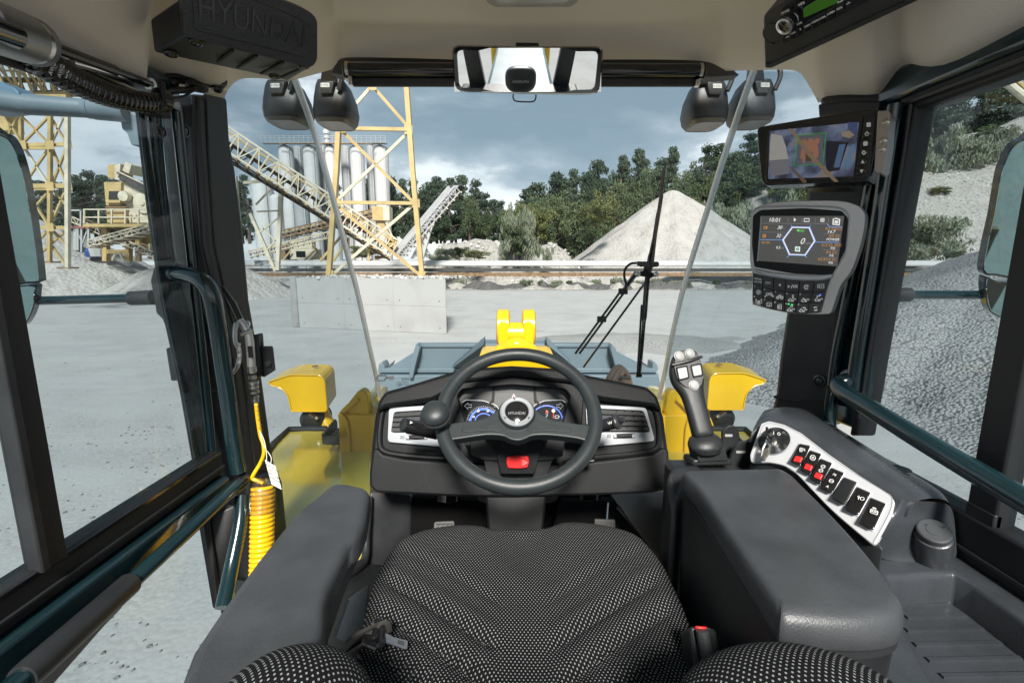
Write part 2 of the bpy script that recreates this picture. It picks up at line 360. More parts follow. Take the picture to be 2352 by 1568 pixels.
leaf_light = leafm('pale_willow_leaves', (.11, .135, .09), (.27, .30, .215))
leaf_yel = leafm('yellow_green_leaves', (.08, .10, .035), (.19, .20, .08))
bark = mat('bark', (.09, .07, .055), .9, var=.3, vs=5)
# ================================================================ THE QUARRY
rn = random.Random(7)
def sm(x): x = max(0, min(1, x)); return x * x * (3 - 2 * x)
def H(x, y):
    "height of the land"
    h = 15 * sm((x + 12) / 70) * sm((y - 74) / 34)                       # wooded hill rising to the right
    h += sm((x - 34) / 16) * sm((y - 60) / 24) * min(24, 12.4 + .28 * (x - 66)) * (1 - .45 * sm((y - 88) / 22)) * (1 + .16 * noise.noise(V((x * .09, y * .09, 9))))                    # spoil slope at the right
    h += 5.6 * sm((y - 61) / 6) * sm((x + 14) / 4) * sm((12 - x) / 6) * (1 - .5 * sm((y - 80) / 20))   # rubble bank behind the belt
    h += 3.0 * sm((y - 70) / 20) * sm((-x - 10) / 20)
    if y > 58: h += (noise.noise(V((x * .12, y * .12, 0))) * 1.2 + noise.noise(V((x * .5, y * .5, 3))) * .35) * sm((y - 58) / 6)
    return h
def grid(name, x0, x1, y0, y1, nx, ny, f, m, parent=None, kind=None, **k):
    mb = MB(); rows = [[V((x0 + (x1 - x0) * i / nx, y0 + (y1 - y0) * j / ny, f(x0 + (x1 - x0) * i / nx, y0 + (y1 - y0) * j / ny))) for i in range(nx + 1)] for j in range(ny + 1)]
    mb.sheet(rows); o = mb.build(name, m, parent, sharp=None, **k)
    if kind: o['kind'] = kind
    return o
g = MB().sheet([[V((x, y, -.02 if y > 56 else 0)) for x in (-900, -300, -60, -20, 0, 20, 60, 300, 900)] for y in (-900, -300, -60, -10, 10, 30, 56, 60, 300, 1800)]).build('ground', ground_m, sharp=None)
g['kind'] = 'structure'; tag(g, 'flat floor of pale crushed limestone around the machine', None)
hl = grid('hillside', -150, 190, 58.5, 190, 270, 100, lambda x, y: H(x, y) - .25 * (1 - sm((y - 58.5) / 6)), rub_m, kind='structure'); hl['label'] = 'pale rubble banks and hill rising behind the belt conveyor'

# heap of dark pebbles on the right
def GP(x, y):
    d1 = (x - 3.8) * .775 - (y - 11.4) * .63; d2 = max(y - 10.6 + .27 * (x - 3.6), (x - 8.2) * .985 + .3)
    d = -math.log(math.exp(-d1 * .8) + math.exp(-d2 * .8)) / .8 if min(d1, d2) > -40 else min(d1, d2)
    h = .50 * d
    if y > 25: h -= (y - 25) * .62
    h += noise.noise(V((x * .35, y * .35, 5))) * .28 + noise.noise(V((x * 1.6, y * 1.6, 5))) * .09 + noise.noise(V((x * 5, y * 5, 2))) * .03
    return max(h, -.3)
gp = grid('pebble_heap', 2, 60, -6, 44, 320, 250, GP, dark_m)
tag(gp, 'huge slope of dark grey pebbles beside the right door window', 'gravel heap')
bl = MB().sheet([[V((x, y, .30 * math.exp(-(((x - 4.6) / 3.1) ** 2 + ((y - 18.5) / 1.6) ** 2) * 1.2) - .02 + .03 * noise.noise(V((x, y, 1))))) for x in [(-1 + .35 * i) for i in range(34)]] for y in [14.5 + .35 * j for j in range(24)]]).build('gravel_mound', stone('grey_gravel', (.30, .30, .295), (.33, .33, .32), (.16, .16, .155), 14, .5, .5, .1, .03), sharp=None)
tag(bl, 'low grey gravel mound on the ground beyond the bucket and wiper', 'gravel heap')

def cone(name, u, v, y, slope, label, m=pile_m, seed=1, rmax=None, round_=1.0):
    ap = P(u, v, y); hh = ap.z; n = 96; rows = []
    for j in range(44):
        r = (hh / slope + 2) * (j / 43) ** .9; row = []
        for i in range(n):
            a = 2 * math.pi * i / n; g_ = noise.noise(V((math.cos(a) * 3.2, math.sin(a) * 3.2, seed))) * .10 + noise.noise(V((math.cos(a) * 11, math.sin(a) * 11, seed + 4 + j * .02))) * .045
            rr = r * (1 + g_ * (1 + .2 * j / 43)); z = hh + round_ * .35 - slope * math.sqrt(r * r + round_)
            z += noise.noise(V((math.cos(a) * rr * .5, math.sin(a) * rr * .5, seed))) * .3 * min(1, r / 3)
            row.append(V((ap.x + math.cos(a) * rr, ap.y + math.sin(a) * rr, max(z, -.4))))
        rows.append(row + [row[0]])
    o = MB().sheet(rows).build(name, m, sharp=None); tag(o, label, 'gravel heap'); return o
cone('limestone_cone', 1546, 431, 77, .74, 'tall pale limestone cone behind the wiper and belt conveyor', seed=2)
cone('limestone_cone', 62, 492, 46, .60, 'white limestone cone beneath the lattice tower at the far left', seed=9)
cone('limestone_cone', 455, 575, 44, .55, 'low white dust cone behind the left front pillar', seed=5)
# scalloped heaps under the belt
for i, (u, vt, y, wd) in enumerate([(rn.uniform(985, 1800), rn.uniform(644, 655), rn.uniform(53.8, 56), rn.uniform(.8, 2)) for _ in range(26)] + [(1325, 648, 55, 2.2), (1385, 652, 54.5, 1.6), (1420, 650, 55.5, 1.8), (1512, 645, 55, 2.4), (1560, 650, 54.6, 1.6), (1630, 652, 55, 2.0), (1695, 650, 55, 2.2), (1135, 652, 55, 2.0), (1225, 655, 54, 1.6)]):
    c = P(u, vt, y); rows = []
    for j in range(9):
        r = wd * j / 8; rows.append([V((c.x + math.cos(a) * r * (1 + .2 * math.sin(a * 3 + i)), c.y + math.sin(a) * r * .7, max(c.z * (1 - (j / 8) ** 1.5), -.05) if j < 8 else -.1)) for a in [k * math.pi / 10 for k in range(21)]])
    o = MB().sheet(rows).build('spilled_heap', heap_shade_m if i % 3 != 1 else rub_m, sharp=None)
    tag(o, ['pale dust spill', 'heap with shade painted dark'][1 if i % 3 != 1 else 0] + ' under the long covered belt conveyor', 'gravel heap', 'spill heaps under the belt conveyor')

rs = grid('rough_strip', -40, 48, 52.6, 60, 330, 30, lambda x, y: .02 + (.28 * abs(noise.noise(V((x * .7, y * .7, 1)))) + .22 * max(0, noise.noise(V((x * 2.2, y * 2.2, 6))))) * sm((y - 52.6) / 1.6) * sm((60 - y) / 1), rub_m, kind='structure'); rs['label'] = 'rough shadowed strip of broken ground beneath the covered belt conveyor'
# loose stones lying on the floor: nobody could count them
sb = MB()
for i in range(10500):
    if i < 2200: a = rn.uniform(-1.25, 1.25); d = 4.5 + 16 * rn.random() ** .8; x = math.sin(a) * d; y = math.cos(a) * d
    elif i < 4200: x = rn.uniform(6, 14); y = rn.uniform(1, 16)
    else: x = rn.uniform(-13, -1.5); y = rn.uniform(-1, 9)
    if noise.noise(V((x * .8, y * .8, 4))) + .5 * noise.noise(V((x * 3, y * 3, 8))) < rn.uniform(-.15, .45): continue
    z = max(0, GP(x, y)) if x > 2 else 0; s = rn.choice((.006, .008, .010, .014, .02, .03)) * rn.uniform(.7, 1.2)
    q = [V((x + s * rn.uniform(.6, 1.3), y, z)), V((x, y + s * rn.uniform(.6, 1.3), z)), V((x - s * rn.uniform(.6, 1.3), y, z)), V((x, y - s * rn.uniform(.6, 1.3), z)), V((x + s * .2, y, z + s * rn.uniform(.5, 1)))]
    sb.add(q, [(0, 1, 4), (1, 2, 4), (2, 3, 4), (3, 0, 4)])
o = sb.build('loose_stones', mat('loose_stone', (.14, .135, .13), .9, var=.4, vs=60), sharp=20); tag(o, 'loose stones scattered over the pale quarry floor', None, kind='stuff')
# rubble on top of the concrete blocks and the bank
def rubble(name, spots, m, label, parent=None):
    mb = MB()
    for (p, s) in spots:
        vs = [p + V((rn.uniform(-1, 1), rn.uniform(-1, 1), rn.uniform(-.5, .8))).normalized() * s * rn.uniform(.7, 1.2) for _ in range(8)]
        bm = bmesh.new(); bv = [bm.verts.new(q) for q in vs]; r_ = bmesh.ops.convex_hull(bm, input=bv); bm.verts.index_update()
        live = [q for q in bm.verts if q.link_faces]; ix = {q: i for i, q in enumerate(live)}
        mb.add([q.co.copy() for q in live], [tuple(ix[q] for q in f.verts) for f in bm.faces]); bm.free()
    o = mb.build(name, m, parent, sharp=20); o['kind'] = 'stuff'
    if not parent: o['label'] = label
    return o
white_stone = mat('white_stone', (.45, .44, .42), .9, var=.2, vs=2)
sp = []
for i in range(900):
    x = rn.uniform(-13, 34); y = rn.uniform(58, 67); sp.append((V((x, y, H(x, y) - .1)), rn.uniform(.12, .45)))
rubble('bank_rubble', sp, white_stone, 'pale boulders tumbled down the bank behind the belt conveyor')
sp = []
for i in range(500):
    x = rn.uniform(46, 95); y = rn.uniform(62, 90); sp.append((V((x, y, H(x, y) - .1)), rn.uniform(.1, .35)))
rubble('slope_rubble', sp, white_stone, 'weathered stones on the spoil slope at the right')

# ---------------------------------------------------------------- concrete blocks
def block(u0, v0, u1, v1, zt, depth, label, base_d):
    a = PZ(u0, v0, -3.2); b = PZ(u1, v1, -3.2); d = (b - a); n_ = V((-d.y, d.x, 0)).normalized()
    t = thing('concrete_block', (a + b) / 2, label, 'concrete block')
    L_ = d.length; nx = max(1, round(L_ / base_d)); dx = d / nx; hh = zt
    rb = V((b.x, b.y, 0)).normalized(); body = MB().prism([a + n_ * .012, b + n_ * .012, b + rb * depth, a + n_ * depth], V((0, 0, hh))).build('core', conc_m, t, bevel=.05)
    for i in range(nx):                      # shuttering panels, joints recessed
        for j in range(2):
            p0 = a + dx * i + d.normalized() * .008; p1 = a + dx * (i + 1) - d.normalized() * .008
            z0 = j * hh / 2 + .006; z1 = (j + 1) * hh / 2 - .006
            MB().prism([p0 + V((0, 0, z0)), p1 + V((0, 0, z0)), p1 + V((0, 0, z1)), p0 + V((0, 0, z1))], n_ * .05).build('panel', conc_m, t, bevel=.01)
            for q in (.12, .88):
                c = p0.lerp(p1, q) + V((0, 0, z0 * .8 + z1 * .2)) - n_ * .004
                MB().lathe(c, -n_, [(.028, 0), (.02, .003), (.001, .003)], 10).build('tie_hole', inkd, t)
    sp = []
    for i in range(420):
        p = a.lerp(b, rn.random()) + n_ * depth * rn.random(); sp.append((p + V((0, 0, hh + .02 * rn.random())), rn.uniform(.03, .11)))
    rubble('rubble_top', sp, white_stone, None, t)
    return t, a, b, n_
bt, ba, bb, bn = block(688, 752, 1026, 767, 2.42, 4.0, 'big pale concrete block under the yellow trestle', 3.0)
MB().prism([ba + V((-.02, 0, 0)), ba + bn * .55 + V((-.02, 0, 0)), ba + bn * .55 + V((-.30, 0, 0)), ba + V((-.34, 0, 0))], V((0, 0, 2.5))).build('shaded_end', mat('shaded_end_concrete', (.26, .255, .25), .9, var=.15, vs=2), bt, bevel=.03)  # the block's shaded end face, put in as a slab of darker colour
block(560, 667, 651, 668, 1.15, 3.0, 'small concrete footing left of the big concrete block', 2.0)
block(1930, 668, 2035, 668, .9, 3.0, 'low concrete footing behind the right front pillar', 2.0)

# ---------------------------------------------------------------- yellow trestle on the block
Yt = 25.5
def tr(u, v, dy=0): return P(u, v, Yt + dy)
t = thing('trestle_tower', tr(862, 636), 'tall cream yellow lattice trestle standing on the big concrete block', 'lattice tower')
LL = [(797, 60), (784, 180), (773, 392), (755, 636)]; RL = [(926, 60), (934, 200), (948, 392), (970, 638)]
def beam(name, pts, w_, m, parent, h_=None, flange=True):
    mb = MB()
    for a, b in zip(pts, pts[1:]):
        if flange:      # an I-section: two flanges and a web
            d = (b - a).normalized(); n_ = d.cross(V((0, 1, 0))).normalized(); h2 = (h_ or w_)
            mb.bar(a + n_ * w_ * .45, b + n_ * w_ * .45, h2, w_ * .1, up=n_); mb.bar(a - n_ * w_ * .45, b - n_ * w_ * .45, h2, w_ * .1, up=n_); mb.bar(a, b, w_ * .8, h2 * .12)
            mb.bar(a - V((0, h2 * .44, 0)), b - V((0, h2 * .44, 0)), w_, h2 * .1, up=(0, 1, 0))
        else: mb.bar(a, b, w_, h_)
    return mb.build(name, m, parent, sharp=20)
for leg in (LL, RL): beam('leg', [tr(*q) for q in leg], .24, gold, t, .28)
for (a, b) in (((784, 295), (938, 298)), ((768, 465), (955, 467)), ((790, 110), (930, 112))): beam('cross_beam', [tr(*a), tr(*b)], .17, gold, t, .2)
for (a, b) in (((855, 197), (786, 275)), ((853, 195), (938, 292)), ((786, 301), (946, 461)), ((937, 305), (775, 460)), ((773, 471), (967, 634)), ((944, 475), (762, 632)), ((855, 197), (797, 120)), ((856, 195), (925, 120))):
    beam('brace', [tr(a[0], a[1], .12), tr(b[0], b[1], .12)], .15, cream if a[0] > b[0] else gold, t, .10)
for q in ((784, 295), (938, 298), (770, 465), (955, 467), (757, 630), (968, 632), (855, 197)):
    MB().box(tr(q[0], q[1], -.05), (.42, .02, .42)).build('gusset_plate', gold, t)
for q in ((755, 640), (970, 641)): MB().box(tr(q[0], q[1]), (.7, .6, .06)).build('base_plate', rust, t)
MB().lathe(tr(784, 150), (0, 0, 1), [(.06, -.2), (.06, 2)], 8).build('conduit', rust, t)

# ---------------------------------------------------------------- lattice conveyors
def conveyor(name, A, B, h, wd, npan, label, m1=cream, m2=gold, roof=False, xb=True, th=.09, mirror=False):
    "A, B: lower ends of the near bottom chord; box truss with a belt inside and cross beams below"
    t = thing(name, (A + B) / 2, label, 'conveyor'); d = (B - A).normalized(); side = d.cross(V((0, 0, 1))).normalized()
    if side.y < 0: side = -side
    upv = side.cross(d).normalized()
    if upv.z < 0: upv = -upv
    for s in (0, 1):
        o_ = side * wd * s; mm = m1 if s == 0 else m2
        MB().bar(A + o_, B + o_, th * 1.3, th * 1.3, up=upv).build('bottom_chord', mm, t); MB().bar(A + o_ + upv * h, B + o_ + upv * h, th * 1.3, th * 1.3, up=upv).build('top_chord', mm, t)
        for i in range(npan + 1):
            p = A.lerp(B, i / npan) + o_
            MB().bar(p, p + upv * h, th * .8, th * .8, up=d).build('post', mm, t)
            if i < npan:
                q = A.lerp(B, (i + 1) / npan) + o_
                a_, b_ = (p, q + upv * h) if i % 2 else (p + upv * h, q); MB().bar(a_, b_, th * .7, th * .7, up=d).build('diagonal', mm, t)
    MB().prism([A + side * .12 + upv * h * .45, A + side * (wd - .12) + upv * h * .45, B + side * (wd - .12) + upv * h * .45, B + side * .12 + upv * h * .45], upv * .05).build('belt', beltm, t)
    for i in range(0, npan + 1, 1):
        p = A.lerp(B, i / npan) - upv * (th * 1.4)
        MB().bar(p - side * .25, p + side * (wd + .25), th * 1.4, th * 1.4, up=d).build('cross_beam', rust if i % 2 else m2, t)
        q = A.lerp(B, i / npan) + upv * h * .38
        MB().bar(q + side * .1, q + side * (wd - .1), th * 1.2, th * 1.2, up=d).build('idler', rust, t)
    return t, d, side, upv
big = conveyor('inclined_conveyor', P(470, 315, 40), P(896, 588, 47), 1.75, 1.9, 20, 'long sloping cream lattice conveyor running behind the left windscreen edge', th=.12)
MB().prism([P(470, 340, 40.6), P(896, 600, 47.4), P(896, 597, 48.6), P(470, 330, 41.8)], V((0, 0, .05))).build('belly_plate', beltm, big[0])
# its support legs
t = thing('conveyor_support', P(640, 620, 46), 'slim cream trestle holding up the long sloping conveyor', 'support')
for a, b, w_ in (((647, 412), (638, 620), .34), ((575, 490), (633, 622), .28), ((560, 420), (640, 412), .25), ((588, 470), (643, 412), .14), ((590, 486), (640, 484), .14), ((600, 520), (640, 560), .12), ((640, 500), (588, 540), .12), ((612, 575), (640, 545), .12), ((540, 405), (560, 640), .3)):
    MB().bar(P(a[0], a[1], 46), P(b[0], b[1], 46), w_, w_).build('leg' if w_ > .26 else 'brace', cream, t)
t = thing('conveyor_support', P(800, 600, 47), 'brown splayed trestle under the lower end of the sloping conveyor', 'support')
for a, b in (((790, 535), (735, 600)), ((800, 550), (765, 600)), ((800, 600), (800, 545)), ((846, 555), (848, 600))): MB().bar(P(a[0], a[1], 47.3), P(b[0], b[1], 47.3), .2, .2).build('leg', gold, t)

st = conveyor('stacker_conveyor', P(925, 594, 50), P(1056, 440, 53), .85, 1.35, 16, 'steep pale stacker conveyor rising right of the yellow trestle', m1=corr, m2=cream, th=.09)
MB().prism([P(900, 582, 50.6), P(924, 590, 50), P(1053, 428, 53), P(1028, 430, 54)], V((0, 0, .12))).build('belt_cover', mat('pale_belt', (.34, .34, .345), .6, var=.1, vs=1), st[0])
MB().prism([P(1000, 505, 51.5), P(990, 530, 51.5), P(972, 594, 51.5), P(943, 594, 51.5), P(975, 530, 51.5)], V((0, .5, 0))).build('support_wall', corr, st[0])
MB().lathe(P(1041, 430, 53.5), st[2], [(.3, -.1), (.3, 1.5)], 14).build('head_pulley', beltm, st[0])

# transfer house and chute
t = thing('transfer_chute', P(880, 560, 49), 'yellow transfer box and bent chute beside the stacker conveyor', 'chute')
a = P(863, 507, 49); MB().box(P(873, 492, 49.6), (1.25, 1.4, 1.4)).build('box', gold, t, bevel=.03); MB().box(P(891, 492, 49.4), (.65, 1.35, 1.4)).build('side_panel', cream, t, bevel=.03)
MB().prism([P(861, 507, 49.2), P(880, 507, 49.2), P(893, 535, 49.2), P(909, 555, 49.2), P(908, 572, 49.2), P(889, 572, 49.2), P(888, 540, 49.2)], V((0, .8, 0))).build('chute', gold, t, bevel=.03)
MB().bar(P(884, 507, 49), P(905, 550, 49), .12, .12).build('rail', cream, t)
MB().bar(P(848, 568, 49), P(848, 598, 49), .16, .16).build('leg', gold, t)
MB().tube([P(858, 580, 48.6), P(870, 578, 48.6), P(880, 590, 48.6), P(862, 592, 48.6)], .2, 8).build('drive_pipe', rust, t)
conveyor('feeder_conveyor', P(645, 545, 60), P(862, 494, 58), .75, 1.0, 18, 'flat brown feeder conveyor between the silos and the transfer box', m1=rust, m2=gold, th=.09)
conveyor('feeder_conveyor', P(575, 590, 55), P(760, 545, 58), .7, 1.0, 14, 'low feeder conveyor behind the left end of the covered belt', m1=cream, m2=gold, th=.08)

# screening plant between
t = thing('screening_plant', P(690, 600, 60), 'small cream screening plant with railings below the silos', 'plant')
for (u0, v0, u1, v1, m_) in ((668, 552, 716, 572, cream), (680, 576, 702, 592, rust), (656, 572, 730, 596, cream), (640, 560, 665, 596, rust)): 
    a = P(u0, v1, 60); b = P(u1, v0, 60); MB().box(((a.x + b.x) / 2, 60.6, (a.z + b.z) / 2), (b.x - a.x, 1.2, b.z - a.z)).build('cabin', m_, t, bevel=.04)
for u in (668, 684, 700, 716): MB().bar(P(u, 552, 60), P(u, 540, 60), .08).build('post', cream, t)
MB().bar(P(668, 541, 60), P(716, 541, 60), .08).build('rail', cream, t)
for (a, b) in (((650, 598), (668, 575)), ((720, 560), (740, 598)), ((700, 598), (728, 570))): MB().bar(P(*a, 59.5), P(*b, 59.5), .16).build('brace', gold, t)

# ---------------------------------------------------------------- covered belt conveyor along the yard
Yc = 57.0
t = thing('belt_conveyor', (0, Yc, 0), 'long horizontal belt conveyor under a white corrugated half round cover', 'conveyor')
mb = MB(); secs = []
x0, x1 = -64, 66; z0 = P(1176, 611, Yc).z; nn = 320
for i in range(nn + 1):
    x = x0 + (x1 - x0) * i / nn; rr = .66 + (.02 if i % 2 else -.02)
    secs.append([V((x, Yc + math.cos(a) * rr * .9, z0 + math.sin(a) * rr)) for a in [math.pi * k / 10 for k in range(11)]])
mb.sheet(secs); mb.build('cover', corr, t, solid=.02, sharp=50)
MB().box((1, Yc, P(1176, 620, Yc).z), (x1 - x0, 1.0, .36)).build('belt', beltm, t)
MB().box((1, Yc - .55, P(1176, 630, Yc).z), (x1 - x0, .12, .42)).build('girder', rust, t); MB().box((1, Yc + .55, P(1176, 630, Yc).z), (x1 - x0, .12, .30)).build('girder', rust, t)
p_s = MB().box((0, 0, 0), (.20, .12, .85)).build('stanchion', rust, t); p_l = MB().box((0, 0, 0), (.22, .22, 2.0)).build('leg', rust, t); p_b = MB().box((0, 0, 0), (.7, .3, .28)).build('bracket', rust, t); p_t = MB().box((0, 0, 0), (.08, .05, .75)).build('hoop_post', rust, t)
i = 0; x = x0 + .6
def put(src, loc):
    c = src.copy(); sc.collection.objects.link(c); c.parent = t; c.location = V(loc) - wloc(t); return c
while x < x1:
    vis = P(1176, 624, Yc).z
    put(p_s, (x, Yc - .64, vis - .15)); put(p_t, (x + .9, Yc - .52, vis + .35))
    if i % 5 == 2: put(p_b, (x, Yc - .45, P(0, 638, Yc).z))
    if i % 6 == 0: put(p_l, (x, Yc - .35, 1.0)); put(p_l, (x + 1.0, Yc + .35, 1.0))
    x += 1.95; i += 1
for q, l in ((p_s, (x0, Yc - .5, vis)), (p_l, (x0, Yc, 1.0)), (p_b, (x0 + 1, Yc - .4, 1.3)), (p_t, (x0 + .3, Yc - .52, vis + .35))): q.location = V(l) - wloc(t)

# ---------------------------------------------------------------- silos
Ys = 92
def silo(u0, u1, vt, y, m_, label, roof=True):
    a = P(u0, vt, y); b = P(u1, vt, y); r = (b.x - a.x) / 2; c = V(((a.x + b.x) / 2, y + r, 0)); zt = a.z
    t = thing('silo', c, label, 'silo'); n = 12
    hs = [(0, .3), (.3, .335), (.335, .67), (.67, .675), (.675, 1)]
    prof = [(r, 1.0)]; n = 0
    for k in range(n):
        z0_ = 1 + (zt - 1) * k / n; z1_ = 1 + (zt - 1) * (k + 1) / n; prof += [(r, z0_ + .05), (r, z1_ - .05), (r * .997, z1_ - .03), (r * .997, z1_)]
    MB().lathe(c, (0, 0, 1), prof + [(r, zt)], 28).build('shell', m_, t)
    MB().lathe(c, (0, 0, 1), [(r * .995, zt), (r * .4, zt + .5), (.05, zt + .55)], 28).build('roof', m_, t)
    MB().bar(c + V((r * .72, -r * .78, 2)), c + V((r * .72, -r * .78, zt)), .16, .16).build('filling_pipe', corr, t)
    MB().bar(c + V((0, -r * 1.02, .5)), c + V((0, -r * 1.02, 3)), r * .9, .08, up=(0, 1, 0)).build('hatch', silo_d, t)
    return t
names = ['pale silo standing leftmost of the tall row, left of the vent stack', 'pale silo partly behind the left windscreen edge strip', 'pale silo directly below the white vent stack', 'pale silo seen between the legs of the yellow trestle', 'pale silo at the right end of the tall row']
for (u0, u1), nm in zip(((632, 665), (688, 722), (741, 767), (798, 830), (853, 887)), names): silo(u0, u1, 336, Ys, silo_m, nm)
nmd = ['dark rear silo between the two leftmost pale silos', 'dark rear silo just left of the pale silo with the vent stack', 'dark rear silo left of the trestle centre', 'dark rear silo next to the right end pale silo']
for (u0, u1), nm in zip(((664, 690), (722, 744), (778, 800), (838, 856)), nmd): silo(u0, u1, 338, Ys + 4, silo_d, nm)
silo(565, 612, 408, 80, silo_m, 'short pale silo half hidden by the left front pillar'); silo(612, 640, 452, 78, silo_m, 'shorter silo in front of the tall row, behind the cream trestle leg')
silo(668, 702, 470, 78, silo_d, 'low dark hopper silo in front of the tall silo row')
t = thing('silo_walkway', P(745, 334, Ys), 'steel walkway with railings running across the silo tops', 'walkway')
zr = P(700, 334, Ys).z; xa = P(604, 334, Ys).x; xb_ = P(888, 334, Ys).x
MB().box(((xa + xb_) / 2, Ys, zr + .35), (xb_ - xa, 1.4, .1)).build('deck', silo_d, t)
for dz in (.8, 1.25, 1.6): MB().box(((xa + xb_) / 2, Ys - .7, zr + dz - .1), (xb_ - xa, .07, .07)).build('rail', silo_d, t)
n_ = 26
for i in range(n_ + 1): MB().box((xa + (xb_ - xa) * i / n_, Ys - .7, zr + .9), (.08, .08, 1.4)).build('post', silo_d, t)
MB().tube([P(640, 331, Ys - 1.2), P(655, 329, Ys - 1.2), P(840, 330, Ys - 1.2), P(860, 334, Ys - 1.2)], .09, 6).build('pipe', rust, t)
t = thing('vent_stack', P(752, 333, Ys), 'white dust filter stack with domed cap on the silo roof', 'vent')
c = P(752, 334, Ys + 1); k = Ys / F
MB().lathe(c, (0, 0, 1), [(6 * k, 0), (6 * k, 8 * k), (4.5 * k, 10 * k), (4.5 * k, 13 * k), (6.5 * k, 14 * k), (6.5 * k, 20 * k), (5 * k, 21 * k)], 16).build('body', silo_m, t)
MB().lathe(c + V((0, 0, 23 * k)), (0, 0, 1), [(7 * k, 0), (7.5 * k, 2 * k), (7.5 * k, 7 * k), (5 * k, 10 * k), (1 * k, 11 * k)], 16).build('cap', silo_m, t)
MB().lathe(c + V((0, 0, 20 * k)), (0, 0, 1), [(3.5 * k, 0), (3.5 * k, 4 * k)], 10).build('neck', silo_d, t)

# ---------------------------------------------------------------- left lattice tower with gallery
Yl = 30.0
def tl(u, v, dy=0): return P(u, v, Yl + dy)
t = thing('lattice_tower', tl(110, 610), 'tall cream lattice tower seen through the left door window', 'lattice tower')
for pts, w_, dy in (([(48, 200), (50, 600)], .19, 2.0), ([(116, 225), (114, 600)], .19, 0), ([(155, 225), (156, 614)], .21, -1.0), ([(12, 180), (12, 596)], .18, 3.0)): beam('leg', [tl(u, v, dy) for u, v in pts], w_, gold if w_ < .2 else cream, t, w_)  # the thickest leg gets the painted sunlit tone
for a, b, w_ in (((-20, 229), (160, 229), .45), ((50, 333), (158, 332), .2), ((55, 340), (112, 341), .16), ((58, 428), (157, 427), .26), ((58, 434), (110, 434), .16), ((72, 522), (157, 523), .2), ((0, 332), (50, 336), .22)):
    MB().bar(tl(*a), tl(*b), w_, w_).build('cross_beam', gold, t)
for a, b in (((55, 338), (112, 424)), ((112, 342), (55, 424)), ((120, 340), (152, 420)), ((152, 342), (120, 424)), ((60, 436), (112, 518)), ((112, 440), (68, 490)), ((122, 436), (152, 470)), ((152, 435), (116, 518)), ((52, 270), (112, 330)), ((112, 268), (52, 330)), ((145, 270), (118, 330)), ((120, 275), (154, 330)), ((80, 560), (112, 528)), ((118, 526), (150, 560)), ((84, 590), (154, 528)), ((120, 565), (154, 612)), ((10, 330), (45, 260)), ((15, 270), (48, 325))):
    MB().bar(tl(a[0], a[1], .2), tl(b[0], b[1], .2), .13, .10).build('brace', cream if (a[0] + b[1]) % 2 else gold, t)  # sunlit and shaded tones of one paint, mixed over the braces
for q in ((114, 333), (155, 332), (114, 428), (156, 428), (50, 333), (114, 522)): MB().box(tl(q[0], q[1], -.25), (.5, .02, .5)).build('gusset_plate', gold, t)
MB().box(tl(14, 285, 3), (1.3, 1, 1.1)).build('switch_box', gold, t, bevel=.03)
for q in ((114, 602), (156, 615), (50, 602)): MB().box(tl(*q), (.8, .7, .1)).build('base_plate', rust, t)
g2 = conveyor('gallery_conveyor', P(-60, 216, 29), P(250, 206, 40), 1.75, 1.8, 13, 'high railed conveyor gallery on top of the left lattice tower', th=.13)
MB().bar(P(-60, 222, 28.6), P(250, 214, 39.6), .5, .35).build('girder', gold, g2[0])
MB().bar(P(-60, 176, 28.6), P(250, 186, 39.6), .1, .1).build('handrail', cream, g2[0]); MB().bar(P(-60, 160, 28.6), P(250, 172, 39.6), .1, .1).build('handrail', cream, g2[0])
for i in range(9):
    x = i / 8; a = P(-60, 216, 28.6).lerp(P(250, 206, 39.6), x); MB().bar(a, a + V((0, 0, 1.9)), .1).build('handrail_post', cream, g2[0])

# ---------------------------------------------------------------- crusher seen through the left window
Yk = 44.0
def K(u, v, dy=0): return P(u, v, Yk + dy)
t = thing('crusher', K(300, 600), 'yellow crusher with hopper, railed platform and letter M on its side', 'crusher')
def pb(name, px, m_, d_, dy=0, bv=.03): return MB().prism([K(u, v, dy) for u, v in px], V((0, d_, 0))).build(name, m_, t, bevel=bv)
pb('housing', [(238, 418), (278, 418), (276, 472), (243, 472)], gold, 3.0)
hs = pb('opening', [(250, 439), (273, 439), (272, 458), (249, 458)], inkd, .1, -.06, 0)
pb('sill', [(241, 460), (276, 460), (275, 466), (243, 466)], gold, .5, -.35)
pb('side_wall', [(278, 417), (350, 452), (352, 512), (296, 512), (290, 470), (272, 466)], cream, 2.6, .3)
pb('top_box', [(247, 378), (276, 378), (272, 412), (247, 408)], gold, 1.6, .5); pb('top_box', [(262, 380), (276, 376), (274, 414), (264, 412)], cream, 1.2, .2)
pb('feed_lip', [(288, 372), (302, 378), (296, 400), (280, 392)], cream, 1.6, .4)
for i in range(5): MB().bar(K(272 + i * 13, 398 + i * 8), K(292 + i * 13, 402 + i * 9), .4, .22).build('ore_lump', rust, t)
MB().bar(K(275, 402, -.2), K(345, 440, -.2), .22, .5).build('feed_belt', beltm, t); MB().bar(K(275, 396, -.4), K(350, 432, -.4), .1).build('rail', cream, t)
MB().lathe(K(330, 467, .2), (0, -1, 0), [(.9, 0), (.9, .1), (.8, .12), (.2, .14), (.2, .25), (.02, .26)], 24).build('flywheel', cream, t)
MB().lathe(K(292, 452, .1), (0, -1, 0), [(.45, 0), (.45, .5), (.1, .52)], 16).build('motor', cream, t)
pb('hopper', [(243, 474), (290, 474), (288, 512), (246, 512)], gold, 2.4)
for i in range(3): MB().bar(K(242, 476 + i * 12, -.05), K(290, 476 + i * 12, -.05), .1, .1).build('rib', rust, t)
